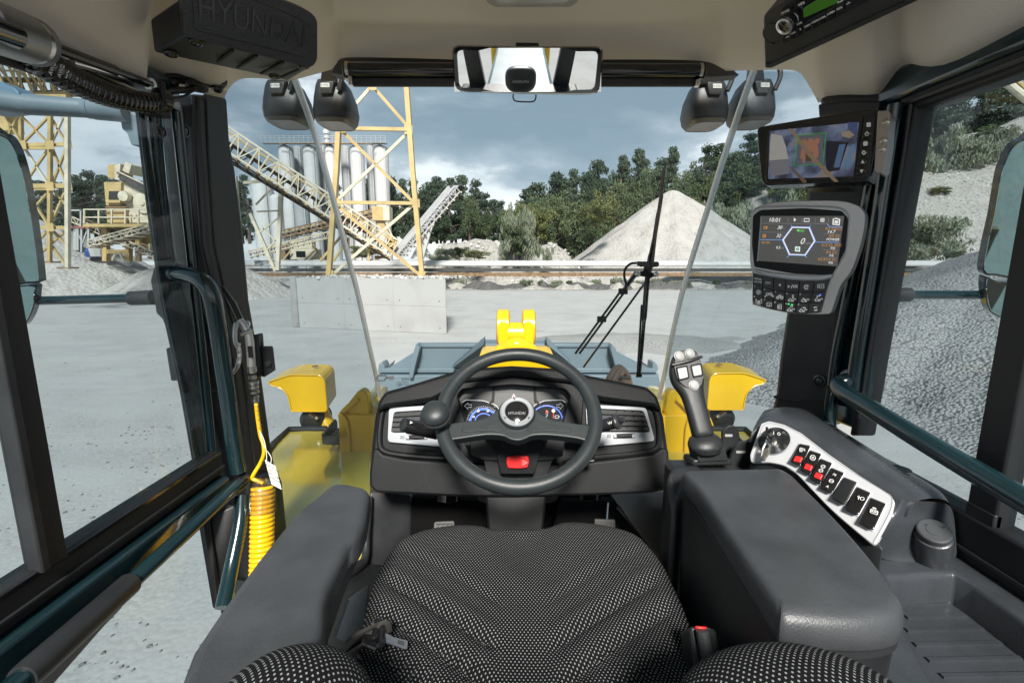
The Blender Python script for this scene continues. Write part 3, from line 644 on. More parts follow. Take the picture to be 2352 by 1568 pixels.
pb('lower_hopper', [(262, 524), (352, 520), (350, 560), (335, 582), (300, 560), (268, 540)], gold, 2.0, .6)
MB().prism([K(190, 514, -1.5), K(352, 514, -1.5), K(352, 521, -1.5), K(190, 521, -1.5)], V((0, 3, 0))).build('platform', gold, t)
for i, u in enumerate((194, 227, 257, 288, 318, 348)): MB().bar(K(u, 514, -1.5), K(u, 481, -1.5), .12).build('railing_post', cream, t)
for v in (481, 499): MB().bar(K(192, v, -1.5), K(352, v, -1.5), .1).build('rail', cream, t)
for u in (160, 186): MB().bar(K(u, 520, -.5), K(u, 482, -.5), .12).build('railing_post', corr, t)
MB().bar(K(158, 483, -.5), K(188, 483, -.5), .12).build('rail', corr, t)
for u in (244, 296, 318): MB().bar(K(u, 521), K(u, 600), .45 if u != 318 else .3, .4).build('leg', gold, t)
MB().bar(K(244, 578), K(296, 578), .35, .35).build('cross_beam', gold, t)
for a, b in (((258, 598), (266, 582)), ((266, 582), (276, 582)), ((276, 582), (284, 598)), ((310, 595), (322, 562)), ((344, 560), (345, 595))): MB().bar(K(*a, -.8), K(*b, -.8), .16).build('brace', cream, t)
text('lettering', 'M', Yp(Yk - .35 + .2), 309, 503, .75, rust, t, off=.32)
for u, v in ((175, 540), (180, 590)): MB().bar(K(u, 525), K(u, 575), .18).build('post', corr, t)
MB().bar(K(160, 522), K(208, 522), .3, .2).build('deck_beam', mat('faded_red_steel', (.28, .11, .09), .7, var=.2), t)
for u in (172, 188, 204): MB().bar(K(u, 524), K(u, 572 + (u - 172) * .5), .15).build('post', corr, t)
for a, b in (((176, 526), (190, 560)), ((200, 530), (188, 565))): MB().bar(K(*a), K(*b), .1).build('brace', corr, t)
conveyor('small_conveyor', P(205, 566, 42), P(356, 526, 40), .55, .8, 12, 'small cream conveyor sloping up to the right before the crusher', th=.07, m1=cream, m2=cream)
conveyor('small_conveyor', P(165, 510, 45), P(360, 595, 42.5), .5, .8, 14, 'small conveyor sloping down to the right beneath the crusher platform', th=.07, m1=cream, m2=rust)
t = thing('tarpaulin_bundle', P(215, 580, 44), 'blue and white sheeted bundle below the crusher', 'bundle')
MB().lathe(P(212, 578, 44), (0, 0, 1), [(.5, -.5), (.6, 0), (.4, .4), (.1, .5)], 9).build('blue_sheet', mat('blue_sheet', (.03, .07, .22), .6), t); MB().lathe(P(224, 574, 44), (0, 0, 1), [(.6, -.6), (.7, .1), (.4, .6), (.1, .7)], 9).build('white_sheet', corr, t)

# ---------------------------------------------------------------- trees
def leaves(kind, seed, n):
    r = random.Random(seed); vs = []; fs = []; cl = []
    if kind == 'pine':
        for k in range(15):
            z = .10 + .88 * (k / 14); w_ = .40 * (1 - ((k / 14) ** 1.8)) + .06
            for j in range(r.choice((2, 3, 4))): a = r.uniform(0, 6.28); d = w_ * r.uniform(.25, 1); cl.append((V((math.cos(a) * d, math.sin(a) * d, z + r.uniform(-.02, .03))), V((.15, .15, .045)) * r.uniform(.7, 1.3)))
    elif kind == 'willow':
        for k in range(34): a = r.uniform(0, 6.28); d = .42 * math.sqrt(r.random()); cl.append((V((math.cos(a) * d, math.sin(a) * d, r.uniform(.05, .85) * (1 - d * .6))), V((.10, .10, .16)) * r.uniform(.7, 1.3)))
    else:
        for k in range(38):
            d = V((r.gauss(0, 1), r.gauss(0, 1), r.gauss(0, .8))).normalized() * (.36 * r.uniform(.45, 1)); cl.append((V((d.x * 1.1, d.y * 1.1, .50 + d.z * 1.25)), V((.13, .13, .10)) * r.uniform(.6, 1.25)))
    for i in range(n):
        c, s = r.choice(cl); d = V((r.gauss(0, 1), r.gauss(0, 1), r.gauss(0, 1))).normalized() * r.random() ** .35
        p = c + V((d.x * s.x, d.y * s.y, d.z * s.z)); sz = r.uniform(.012, .026)
        if kind == 'willow': a = V((r.gauss(0, .35), r.gauss(0, .35), 1)).normalized() * sz * 2.4; b = a.cross(V((r.gauss(0, 1), r.gauss(0, 1), .1))).normalized() * sz * .55
        elif kind == 'pine': a = V((r.gauss(0, 1), r.gauss(0, 1), r.gauss(.3, .5))).normalized() * sz * 1.3; b = a.cross(V((r.gauss(0, 1), r.gauss(0, 1), r.gauss(0, 1)))).normalized() * sz * .8
        else: a = V((r.gauss(0, 1), r.gauss(0, 1), r.gauss(0, 1))).normalized() * sz; b = a.cross(V((r.gauss(0, 1), r.gauss(0, 1), r.gauss(0, 1)))).normalized() * sz
        k = len(vs); vs += [p - a, p + b * .8, p + a, p - b * .8]; fs.append((k, k + 1, k + 2, k + 3))
    me = bpy.data.meshes.new('crown'); me.from_pydata(vs, [], fs); me.update(); return me
def trunkmesh(kind, seed):
    r = random.Random(seed); mb = MB(); top = .92 if kind == 'pine' else .6
    pts = [V((r.gauss(0, .012) * i, r.gauss(0, .012) * i, top * i / 6)) for i in range(7)]; mb.tube(pts, [.03 * (1 - i / 7.5) + .004 for i in range(7)], 6)
    for i in range(6 if kind == 'pine' else 5):
        a = r.uniform(0, 6.28); z = r.uniform(.25, .8) * top; l = r.uniform(.15, .3); mb.tube([V((0, 0, z)), V((math.cos(a) * l * .5, math.sin(a) * l * .5, z + .05)), V((math.cos(a) * l, math.sin(a) * l, z + (.06 if kind == 'pine' else .2)))], [.011, .008, .003], 5)
    me = bpy.data.meshes.new('trunk'); me.from_pydata(mb.v, [], mb.f); me.update(); me.materials.append(bark); return me
lm = {'pine': leaf_pine, 'broad': leaf_broad, 'willow': leaf_light, 'yellow': leaf_yel}
TM = {}
for kd, n in (('pine', 5200), ('broad', 5200), ('willow', 4200), ('yellow', 4200)):
    TM[kd] = []
    for s in range(3):
        a = leaves(kd if kd != 'yellow' else 'broad', s * 7 + len(kd), n); a.materials.append(lm[kd]); TM[kd].append((a, trunkmesh(kd, s)))
def tree(name, kd, u, vt, y, hw, label, cat_, group=None, zb=None, vb=None):
    "vt: picture row of the tree top, hw: half width in picture units at distance y"
    top = P(u, vt, y); z0 = H(top.x, y) - .3 if zb is None else zb
    if vb: z0 = P(u, vb, y).z
    h = max(1.0, top.z - z0); w_ = hw * y / F / .42
    t = thing(name, (top.x, y, z0), label, cat_, group); a, b = TM[kd][rn.randrange(3)]
    for nm, me in (('crown', a), ('trunk', b)):
        o = bpy.data.objects.new(nm, me); sc.collection.objects.link(o); o.parent = t; o.scale = (w_, w_, h) if nm == 'crown' else (h * .8, h * .8, h); o.rotation_euler = (0, 0, rn.uniform(0, 6.28))
    return t
for u, v in ((172, 408), (200, 398), (235, 408), (262, 418), (66, 418), (90, 420), (320, 420), (345, 425), (140, 424), (295, 414), (215, 420), (185, 425), (250, 425)):
    tree('pine_tree', 'pine', u, v, 104 + rn.uniform(-5, 8), 30, 'dark pine in the tree line behind the crusher', 'tree', 'pines behind the crusher', vb=545)
for u, v in ((903, 412), (925, 417), (948, 416), (966, 414), (985, 424), (1000, 412), (1018, 420), (1034, 415), (1061, 409), (1078, 428), (1094, 418), (1114, 447), (1133, 462), (1150, 464), (1168, 462), (890, 430), (975, 440), (1045, 440), (1010, 450), (1080, 455), (930, 450), (1120, 475), (1095, 470), (1150, 485)):
    tree('pine_tree', 'pine' if rn.random() < .75 else 'broad', u, v, 96 + rn.uniform(-6, 8), rn.uniform(16, 34), 'dark evergreen behind the stacker conveyor', 'tree', 'evergreens behind the stacker conveyor', vb=560)
for u, v in ((560, 408), (545, 420), (620, 440), (600, 430), (735, 400), (770, 420), (845, 415)): tree('pine_tree', 'pine', u, v, 104, 20, 'dark pine showing in the gaps behind the silos', 'tree', 'pines behind the silos', vb=560)
R1 = [(1198, 452), (1215, 440), (1233, 427), (1263, 409), (1283, 404), (1316, 398), (1331, 415), (1352, 403), (1373, 377), (1402, 380), (1433, 366), (1471, 350), (1500, 372), (1521, 371), (1546, 346), (1586, 356), (1626, 338), (1656, 336), (1688, 324), (1726, 310), (1760, 322), (1800, 330), (1840, 340), (1880, 330), (1925, 325), (1975, 320), (2020, 315)]
for i, (u, v) in enumerate(R1):
    tree('hill_tree', 'pine' if i % 3 else 'broad', u, v, 104 + rn.uniform(-8, 5), rn.uniform(30, 48), 'dark tree on the skyline of the wooded hill', 'tree', 'skyline trees on the wooded hill')
for i in range(84):
    u = rn.uniform(1190, 1990); y = rn.uniform(78, 98)
    if 1290 < u < 1800: y = max(y, 96)
    vt = 470 - (u - 1190) * .12 - (y - 76) * 1.6 + rn.uniform(-14, 18)
    tree('hill_tree', rn.choice(('broad', 'broad', 'pine', 'broad', 'yellow')), u, vt, y, rn.uniform(26, 38), 'leafy tree on the slope of the wooded hill', 'tree', 'trees covering the wooded hill')
# singled-out bushes on the bank
for kd, u, v, y, hw, vb, lb in (('willow', 1195, 452, 62, 44, 596, 'tall pale shrub on the bank left of the limestone cone'), ('broad', 1180, 500, 61.5, 36, 598, 'darker shrub at the foot of the tall pale shrub'), ('yellow', 1370, 458, 66, 44, 530, 'rounded yellow green bush on the bank beside the limestone cone'), ('broad', 1355, 515, 64, 28, 562, 'small bush under the yellow green bush'),
        ('willow', 1010, 565, 60, 40, 600, 'low green scrub right of the trestle leg'), ('yellow', 1090, 570, 60, 36, 600, 'low yellowish scrub on the bank foot'), ('broad', 1055, 560, 61, 26, 600, 'low dark scrub in the middle of the bank foot'), ('willow', 1258, 560, 60.5, 14, 600, 'thin scrub between the shrub and rubble'), ('yellow', 830, 560, 60, 30, 600, 'scrub behind the lower end of the sloping conveyor'),
        ('willow', 1640, 452, 78, 40, 560, 'pale bush beside the right windscreen edge strip'), ('willow', 1690, 440, 78, 60, 580, 'wide pale bush behind the right shoulder of the cone'), ('willow', 1760, 428, 76, 60, 590, 'pale bush left of the camera monitor'), ('willow', 1830, 424, 74, 56, 590, 'pale bush behind the machine display'), ('willow', 1600, 470, 82, 30, 540, 'pale bush tip just above the cone shoulder')):
    tree('bush', kd, u, v, y, hw, lb, 'bush', vb=vb)
for i in range(22):
    u = rn.uniform(985, 1900); tree('scrub', rn.choice(('willow', 'broad', 'willow')), u, 640 + rn.uniform(-10, 14), 55.8 + rn.uniform(-.4, .4), rn.uniform(6, 16), 'weedy tuft growing by the covered belt conveyor', 'weed', 'weeds along the belt conveyor', vb=660)
# right window
for kd, u, v, y, hw, vb, lb in (('pine', 2114, 226, 100, 30, 360, 'pine at the left edge of the right door window'), ('pine', 2201, 208, 98, 56, 380, 'broad pine in the upper middle of the right window'), ('pine', 2289, 196, 98, 62, 390, 'tallest pine with gaps in its crown at the right'), ('pine', 2345, 220, 98, 40, 390, 'pine at the right edge of the picture'),
        ('pine', 2250, 250, 100, 60, 400, 'dark pine behind the pale bushes'), ('pine', 2160, 262, 100, 50, 400, 'dark low pine behind the pale bushes'), ('willow', 2105, 285, 90, 50, 420, 'pale bush at the top of the spoil slope beside the window post'), ('willow', 2150, 262, 88, 66, 400, 'tall pale bush on top of the spoil slope'), ('willow', 2200, 290, 88, 72, 400, 'pale bush right of the tall one on the spoil slope'), ('willow', 2245, 300, 86, 58, 392, 'greenish pale bush near the slope crest'), ('broad', 2290, 280, 92, 46, 384, 'dark green shrub above the slope crest'),
        ('willow', 2345, 270, 88, 34, 370, 'pale bush at the far right above the slope'), ('broad', 2085, 360, 88, 34, 460, 'dark bush at the upper left of the spoil slope'), ('yellow', 2160, 425, 80, 22, 450, 'small yellow tuft high on the spoil slope'), ('yellow', 2290, 415, 80, 14, 440, 'small green tuft beside the right mirror'), ('willow', 2100, 478, 64, 87, 592, 'large pale grassy bush at the foot of the spoil slope'), ('willow', 2150, 500, 64, 58, 592, 'lower pale grassy bush beside the large one'), ('willow', 2215, 490, 74, 16, 545, 'thin weed tuft above the pebble heap edge'), ('willow', 2070, 500, 66, 40, 600, 'pale grassy bush behind the window post')):
    tree('bush' if kd != 'pine' else 'pine_tree', kd, u, v, y, hw, lb, 'bush' if kd != 'pine' else 'tree', vb=vb)
t = thing('arched_pipe', P(2320, 250, 58), 'pale arched pipe crossing the sky at the upper right', 'pipe')
MB().tube(cat([P(2240, 150, 58), P(2290, 175, 58), P(2330, 205, 57), P(2380, 250, 56), P(2420, 310, 55)]), .42, 10).build('pipe', cream, t); MB().tube(cat([P(2250, 140, 58.6), P(2300, 162, 58.6), P(2345, 195, 57.6), P(2400, 245, 56.6)]), .25, 8).build('rail', gold, t)
# ================================================================ THE CAB
Z0 = 3.2
def C3(x, y, z): return V((x, y, Z0 + z))      # cab coordinates: z measured from eye height
def ringslab(name, outer, inner, pl, th, m, parent, r=6, front=0.0, bevel=.001, depth_in=None):
    o = rnd(outer, r, 4); i = rnd(inner, r * .8, 4)
    n = len(o); assert n == len(i)
    of = [pl.at(q[0], q[1], front) for q in o]; inf = [pl.at(q[0], q[1], front) for q in i]
    ob = [q - pl.n * th for q in of]; ib = [q - pl.n * (depth_in or th) for q in inf]
    return MB().loft([of, ob, ib, inf], ring=True).build(name, m, parent, bevel=bevel)
def ell(u, v, ru, rv, n=28, a0=0): return [(u + math.cos(2 * math.pi * k / n + a0) * ru, v + math.sin(2 * math.pi * k / n + a0) * rv) for k in range(n)]
def screw(parent, c, n_, r=.009):
    o = MB().lathe(c, n_, [(r * 1.5, 0), (r * 1.5, .002), (r * 1.15, .003), (r * 1.1, -.001), (r * .9, -.001), (r * .75, .003), (r * .3, .0045), (.0003, .0045)], 16).build('screw', screw_m, parent)
    return o
def uvset(o, f, off=None):
    me = o.data; l = me.uv_layers.new(name='UVMap')
    for lp in me.loops: l.data[lp.index].uv = f(me.vertices[lp.vertex_index].co)
    return o

# ---- headliner: a moulded shell, its rim runs round the openings
t = thing('headliner', C3(0, .9, .4), 'beige woven cloth headliner moulded over the cab ceiling', 'ceiling lining')
rim = [(-.8, .30, .385), (-.8, .55, .38), (-.8, .81, .372), (-.80, .98, .366), (-.80, 1.12, .358)]
for q in (P(312, 172, 1.16), P(345, 182, 1.19), P(420, 205, 1.24), P(515, 226, 1.30), P(527, 198, 1.34), P(552, 178, 1.38), P(600, 180, 1.40), P(663, 187, 1.42), P(690, 180, 1.44), P(735, 168, 1.47), P(762, 160, 1.49), P(774, 145, 1.50), P(779, 132, 1.51), P(830, 132, 1.53), P(913, 133, 1.55), P(1035, 137, 1.56), P(1176, 139, 1.57), P(1388, 137, 1.57), P(1520, 137, 1.56), P(1626, 139, 1.54), P(1645, 150, 1.52), P(1668, 163, 1.49), P(1736, 162, 1.45), P(1790, 160, 1.42), P(1836, 161, 1.38), P(1851, 185, 1.33), P(1869, 215, 1.28), P(1879, 236, 1.24), P(1950, 229, 1.17), P(2019, 226, 1.09), P(2039, 200, 1.075), P(2064, 175, 1.06), P(2089, 155, 1.045)): rim.append((q.x, q.y, q.z - Z0))
rim += [(.8, .95, .34), (.8, .80, .358), (.8, .55, .37), (.8, .30, .375)]
rows = []
Rm = [V(q) for q in rim]
def inn(q, i):
    # unit inward direction in plan
    d = V((0.0 - q.x * .8, .45 - q.y, 0)); 
    if q.y < .5: d = V((-q.x, 0, 0))
    return d.normalized()
K_ = len(Rm)
def front_w(q): return sm((q.y - 1.44) / .08) * sm((.66 - abs(q.x)) / .1)      # 1 along the front header
for s in range(11):
    row = []
    for i, q in enumerate(Rm):
        d = inn(q, i); fw = front_w(q)
        side = [(0, 0), (.03, .004), (.07, .016), (.12, .05), (.17, .088), (.23, .12), (.30, .15), (.38, .185), (.5, .225), (.62, .25), (.8, .26)]
        fr = [(0, 0), (.02, .012), (.05, .030), (.085, .050), (.10, .050), (.13, .038), (.19, .018), (.23, .022), (.29, .062), (.5, .08), (.8, .08)]
        a = side[s]; b = fr[s]; dd = a[0] * (1 - fw) + b[0] * fw; dz = a[1] * (1 - fw) + b[1] * fw
        p = q + d * min(dd, .98 * (V((0, .45, 0)) - V((q.x * .8, q.y, 0))).length) + V((0, 0, dz))
        if q.y < .5: p = V((q.x * (1 - dd / .8 * .98), q.y, q.z + dz))
        p.z = min(p.z, .665 - .02 * abs(p.x)); row.append(V((p.x, p.y, p.z + Z0)))
    rows.append(row)
shell = MB().sheet(rows).build('cloth_shell', headliner_m, t, sharp=None, sub=2)
uvset(shell, lambda c: (c.x, c.y))
# the rim return behind the cloth
MB().sheet([rows[0], [q + V((0, .004, .05)) for q in rows[0]]]).build('rim_return', headliner_m, t, sharp=None)
roofp = MB(); roofp.box(C3(0, .95, .74), (1.75, 1.4, .05)); roofp.build('roof_panel', yellow, t, bevel=.01)
# dome lamp
dl = Pl(P(1115, 0, 1.2), P(1330, 0, 1.2), P(1176, 17, 1.245))
base = slab('dome_lamp', [(1108, -60), (1116, 6), (1135, 18), (1312, 18), (1330, 4), (1338, -60)], dl, .012, mat('lamp_plastic', (.42, .38, .34), .45), t, r=8, bevel=.003, front=.006)
slab('lens', [(1132, -60), (1137, 4), (1145, 9), (1300, 9), (1308, 3), (1314, -60)], dl, .006, mat('lamp_lens', (.6, .55, .5), .25), base, r=5, front=.010)
for (a, b, c_) in (((262, 106), (290, 110), (318, 116)), ((2088, 134), (2118, 128), (2148, 122))):
    MB().tube([P(a[0], a[1], 1.115 if a[0] < 900 else 1.0) + V((0, 0, .004)), P(b[0], b[1], 1.12 if a[0] < 900 else 1.0) + V((0, 0, .002)), P(c_[0], c_[1], 1.125 if a[0] < 900 else .99) + V((0, 0, .004))], [.001, .006, .001], 8, flat=.5).build('fold', mat('fold_shade_cloth', (.30, .26, .2), .9), t)

# ---- rails above the doors
t = thing('roof_rail', C3(-.8, .8, .3), 'dark teal roof rail with rubber seal above the left door window', 'roof rail')
MB().prism([C3(-.86, .25, .345), C3(-.79, .25, .345), C3(-.79, 1.20, .352), C3(-.86, 1.20, .352)], V((0, 0, .07))).build('rail', teal, t, bevel=.006)
MB().prism([C3(-.85, .25, .312), C3(-.802, .25, .312), C3(-.802, 1.18, .330), C3(-.85, 1.18, .330)], V((0, 0, .036))).build('seal', rubber, t, bevel=.004)
t = thing('roof_rail', C3(.8, .7, .3), 'dark teal roof rail with rubber seal above the right door window', 'roof rail')
MB().prism([C3(.79, .25, .322), C3(.86, .25, .322), C3(.86, 1.12, .326), C3(.79, 1.12, .326)], V((0, 0, .07))).build('rail', teal, t, bevel=.012)
MB().prism([C3(.80, .25, .283), C3(.85, .25, .283), C3(.85, 1.08, .298), C3(.80, 1.08, .298)], V((0, 0, .042))).build('seal', rubber, t, bevel=.008)
MB().tube([C3(.796, .3, .305), C3(.796, 1.04, .315)], .006, 8).build('seal_lip', plast2, t)
MB().tube(cat([P(2041, 262, 1.09), P(2050, 215, 1.075), P(2072, 190, 1.065), P(2100, 172, 1.05)]), .022, 12).build('corner_gusset', teal, t)

# ---- left front pillar
lp = Pl(PX(450, 300, -.80), PX(545, 950, -.79), P(580, 700, 1.40))
t = thing('front_pillar', lp.at(560, 1000), 'left front pillar with black textured trim and dark teal posts', 'pillar')
LE = [(447, 215), (452, 330), (458, 420), (468, 560), (497, 700), (522, 784), (540, 900), (552, 1000), (562, 1080), (575, 1190), (592, 1340)]
RE = [(525, 222), (532, 330), (544, 392), (561, 530), (576, 690), (588, 760), (606, 875), (624, 1010), (636, 1080), (655, 1190), (668, 1300)]
trim = MB().prism([lp.at(*q) for q in LE] + [lp.at(*q) for q in RE[::-1]], -lp.n * .10).build('trim', plastic, t, bevel=.014, seg=3)
MB().tube([lp.at(450, 225, -.002)] + [lp.at(452, 300, -.002), lp.at(470, 560, -.002), lp.at(500, 690, -.002), lp.at(520, 770, -.002)], .011, 10).build('edge_roll', plastic, t)
MB().prism([lp.at(q[0] + 26, q[1], .004) for q in LE[:9]] + [lp.at(q[0] - 14, q[1], .004) for q in RE[:9][::-1]], -lp.n * .01).build('raised_face', plastic, t, bevel=.003)
screw(t, lp.at(423, 300, .006), lp.n, .011); screw(t, lp.at(370, 303, .0), lp.n, .009)
lower = MB().prism([lp.at(570, 1098, .012), lp.at(640, 1080, .012), lp.at(650, 1105, .012), lp.at(672, 1320, .012), lp.at(590, 1330, .012)], -lp.n * .09).build('lower_trim', plastic, t, bevel=.01)
post = MB().prism([P(362, 225, 1.30), P(447, 222, 1.30), P(478, 600, 1.36), P(520, 800, 1.38), P(560, 1080, 1.38), P(600, 1420, 1.36), P(505, 1400, 1.26), P(466, 1180, 1.23), P(452, 1040, 1.24), P(400, 650, 1.26)], V((-.01, .06, 0))).build('post', teal, t, bevel=.01)
MB().prism([P(398, 238, 1.25), P(447, 236, 1.26), P(468, 560, 1.30), P(500, 720, 1.31), P(520, 900, 1.31), P(470, 900, 1.27), P(440, 600, 1.26)], V((-.01, .03, 0))).build('inner_face', plast2, t, bevel=.008)
MB().tube(cat([P(404, 238, 1.20), P(424, 430, 1.22), P(446, 640, 1.235), P(470, 860, 1.235), P(489, 1060, 1.225)]), .0125, 12).build('tube', teal, t)
MB().tube(cat([P(500, 1165, 1.22), P(512, 1300, 1.16), P(528, 1420, 1.1)]), .018, 12).build('tube', teal, t)

# ---- left door
t = thing('cab_door', C3(-.8, .8, -1.3), 'left cab door with tinted windows, dark teal frame and black sliding channel', 'door')
MB().box(C3(-.822, .69, -.545), (.045, 1.06, .066)).build('window_channel', rubber, t, bevel=.005)
MB().box(C3(-.803, .69, -.519), (.010, 1.06, .012)).build('channel_lip', gloss, t, bevel=.003); MB().box(C3(-.797, .69, -.556), (.008, 1.06, .005)).build('channel_lip', plast2, t)
MB().box(C3(-.815, .70, -.618), (.07, 1.04, .074)).build('waist_rail', teal, t, bevel=.012, seg=3)
MB().tube(cat([P(350, 225, 1.165), P(366, 420, 1.19), P(392, 640, 1.21), P(430, 860, 1.215), P(470, 1085, 1.195)]), .0145, 12).build('frame_tube', teal, t)
MB().prism([P(312, 240, 1.13), P(330, 240, 1.14), P(364, 470, 1.17), P(399, 700, 1.195), P(440, 900, 1.20), P(463, 1050, 1.19), P(444, 1060, 1.165), P(416, 900, 1.17), P(372, 700, 1.165), P(338, 470, 1.145)], V((-.012, .01, 0))).build('seal', rubber, t, bevel=.004)
MB().tube(cat([P(318, 240, 1.128), P(346, 470, 1.142), P(379, 700, 1.163), P(422, 900, 1.168), P(449, 1055, 1.163)]), .0035, 8).build('seal_bead', teal, t)
MB().prism([P(330, 240, 1.16), P(350, 236, 1.17), P(395, 600, 1.21), P(440, 860, 1.22), P(478, 1090, 1.20), P(462, 1060, 1.19), P(399, 700, 1.2)], V((-.02, .02, 0))).build('frame_web', rubber, t)
MB().box(C3(-.812, .742, -.04), (.036, .042, .96)).build('mullion', rubber, t, bevel=.003); MB().box(C3(-.806, .722, -.06), (.030, .016, .92)).build('mullion_lip', plast2, t, bevel=.003)
MB().box(C3(-.818, .68, -.1), (.006, 1.02, .82)).build('window_pane', g_side, t); MB().box(C3(-.818, .70, -.98), (.006, .96, .66)).build('lower_pane', g_side, t)
MB().prism([P(466, 1196, 1.15), P(482, 1190, 1.16), P(512, 1400, 1.08), P(501, 1400, 1.07)], V((-.02, .01, 0))).build('lower_seal', rubber, t)
MB().prism([P(482, 1186, 1.17), P(540, 1160, 1.19), P(535, 1400, 1.12), P(512, 1400, 1.09)], V((-.02, .01, 0))).build('lower_frame', plast2, t, bevel=.004)
# latch block
lb = Yp(1.165, 0, yaw=-18)
kk = slab('latch_block', [(380, 800), (400, 793), (426, 799), (437, 872), (392, 875)], lb, .05, plast2, t, bevel=.004)
slab('latch_face', [(384, 806), (410, 801), (420, 866), (395, 868)], lb, .004, plastic, kk, front=.003, bevel=.001)
# grab bar with grip along the door
t = thing('door_handrail', C3(-.72, .9, -.6), 'straight dark teal handrail with a black grip across the left door', 'handrail')
A_ = P(562, 1098, 1.19); B_ = P(300, 1338, .84); D_ = P(50, 1560, .60)
d_ = (B_ - A_).normalized()
MB().tube([A_, B_ + d_ * .05], .0165, 16).build('tube', teal, t)
MB().tube([P(566, 1094, 1.195), P(556, 1104, 1.18), P(524, 1133, 1.13), P(518, 1138, 1.12)], [.016, .019, .019, .0175], 14).build('end_clamp', gloss, t)
text('lettering', '19|9|', Yp(1.12, 30, yaw=-20), 544, 1106, .008, plast2, t, ang=40, off=.012)
MB().tube([B_, B_ + (D_ - B_) * .02, B_ + (D_ - B_) * .95, D_], [.018, .0225, .0225, .021], 18).build('grip', plast2, t)
up_ = V((-.25, .0, -1)).normalized()
fin = [B_ + (D_ - B_) * .06 + up_ * .012, B_ + (D_ - B_) * .12 + up_ * .036, B_ + (D_ - B_) * .32 + up_ * .040, B_ + (D_ - B_) * .80 + up_ * .062, B_ + (D_ - B_) * .90 + up_ * .052, B_ + (D_ - B_) * .93 + up_ * .01]
MB().prism([q - V((.006, 0, 0)) for q in fin], V((.014, 0, 0))).build('grip_fin', plast2, t, bevel=.005)
MB().tube([D_, D_ + (D_ - B_) * .5], .017, 14).build('tube', teal, t)
# curved grab handle on the pillar
t = thing('grab_handle', P(410, 630, 1.16), 'bent glossy teal grab handle welded to the left front pillar', 'handle')
hp = cat([P(408, 628, 1.17), P(436, 632, 1.14), P(466, 646, 1.115), P(486, 680, 1.11), P(498, 740, 1.12), P(512, 840, 1.14), P(526, 940, 1.16), P(540, 1040, 1.175), P(548, 1082, 1.18)], 8)
MB().tube(hp, .0195, 18).build('tube', teal, t); MB().lathe(P(405, 628, 1.18), hp[6] - hp[0], [(.001, -.024), (.016, -.02), (.024, -.008), (.025, .004), (.021, .012)], 18).build('weld_boss', teal, t)
for i in range(9):
    a = i * .7; q = P(406 + 7 * math.cos(a), 628 + 22 * math.sin(a), 1.165); MB().lathe(q, (0, -1, 0), [(.003, -.002), (.003, .002), (.001, .004)], 6).build('weld_bead', teal, t)
MB().tube(cat([P(556, 1140, 1.16), P(552, 1200, 1.12), P(532, 1300, 1.06), P(512, 1395, .99)]), .0175, 16).build('lower_tube', teal, t)

# ---- right front pillar
rp = Pl(PX(2010, 300, .79), PX(1905, 900, .79), P(1801, 730, 1.25))
t = thing('front_pillar', rp.at(1850, 940), 'right front pillar with black textured trim behind the two monitors', 'pillar')
MB().prism([rp.at(*q) for q in ((1876, 222), (1884, 258), (1868, 330), (1851, 430), (1836, 530), (1801, 730), (1786, 830), (1779, 902), (1770, 940), (1762, 975), (1898, 985), (1905, 900), (1934, 690), (1965, 560), (1996, 430), (2010, 300), (2024, 208), (1950, 212))], -rp.n * .09).build('trim', plastic, t, bevel=.014, seg=3)
MB().prism([rp.at(u, v, .005) for u, v in ((1776, 913), (1820, 922), (1905, 921), (1903, 917), (1822, 917), (1778, 908))], -rp.n * .008).build('joint_line', rubber, t, bevel=0)
screw(t, rp.at(1883, 875, .003), rp.n, .011)
MB().prism([rp.at(u, v, .006) for u, v in ((1878, 240), (1950, 232), (2020, 232), (2016, 262), (1950, 262), (1880, 270))], -rp.n * .02).build('top_cap', plastic, t, bevel=.004)
MB().prism([PX(2012, 205, .80), PX(2085, 180, .80), PX(2036, 560, .80), PX(1990, 900, .80), PX(1968, 990, .80), PX(1892, 960, .80), PX(1908, 900, .80), PX(1938, 690, .80)], V((.06, .02, 0))).build('post', teal, t, bevel=.01)
MB().tube(cat([PX(2058, 240, .785), PX(2030, 430, .785), PX(1998, 640, .785), PX(1972, 800, .785), PX(1958, 900, .785)]), .015, 12).build('tube', teal, t)
MB().tube(cat([PX(2020, 300, .785), PX(1996, 440, .785), PX(1946, 690, .785), PX(1920, 820, .785), PX(1908, 930, .785)]), .012, 12).build('tube', teal, t)
# ---- right door
t = thing('cab_door', C3(.8, .7, -1.2), 'right cab door with tinted window, black channel and dark post', 'door')
MB().prism([PX(2069, 225, .80), PX(2108, 232, .80), PX(2085, 330, .80), PX(2044, 560, .80), PX(2019, 700, .80), PX(1988, 880, .80), PX(1968, 1000, .80), PX(1950, 1000, .80), PX(1973, 870, .80), PX(1996, 700, .80), PX(2028, 480, .80)], V((.045, .0, 0))).build('seal', rubber, t, bevel=.005)
MB().tube(cat([PX(2092, 240, .797), PX(2060, 440, .797), PX(2028, 620, .797), PX(2004, 760, .797), PX(1972, 960, .797)]), .004, 8).build('seal_bead', plast2, t)
MB().box(C3(.818, .62, -.06), (.006, .90, .78)).build('window_pane', g_side, t)
MB().box(C3(.815, .56, -.475), (.05, .90, .085)).build('window_channel', rubber, t, bevel=.006); MB().box(C3(.79, .56, -.495), (.01, .90, .006)).build('channel_lip', plast2, t)
MB().box(C3(.812, .735, -.02), (.036, .05, .86)).build('mullion', rubber, t, bevel=.004); MB().box(C3(.800, .735, -.428), (.014, .05, .035)).build('mullion_foot', plast2, t, bevel=.003)
MB().box(C3(.80, .56, -.545), (.05, .90, .05)).build('waist_rail', teal, t, bevel=.012)
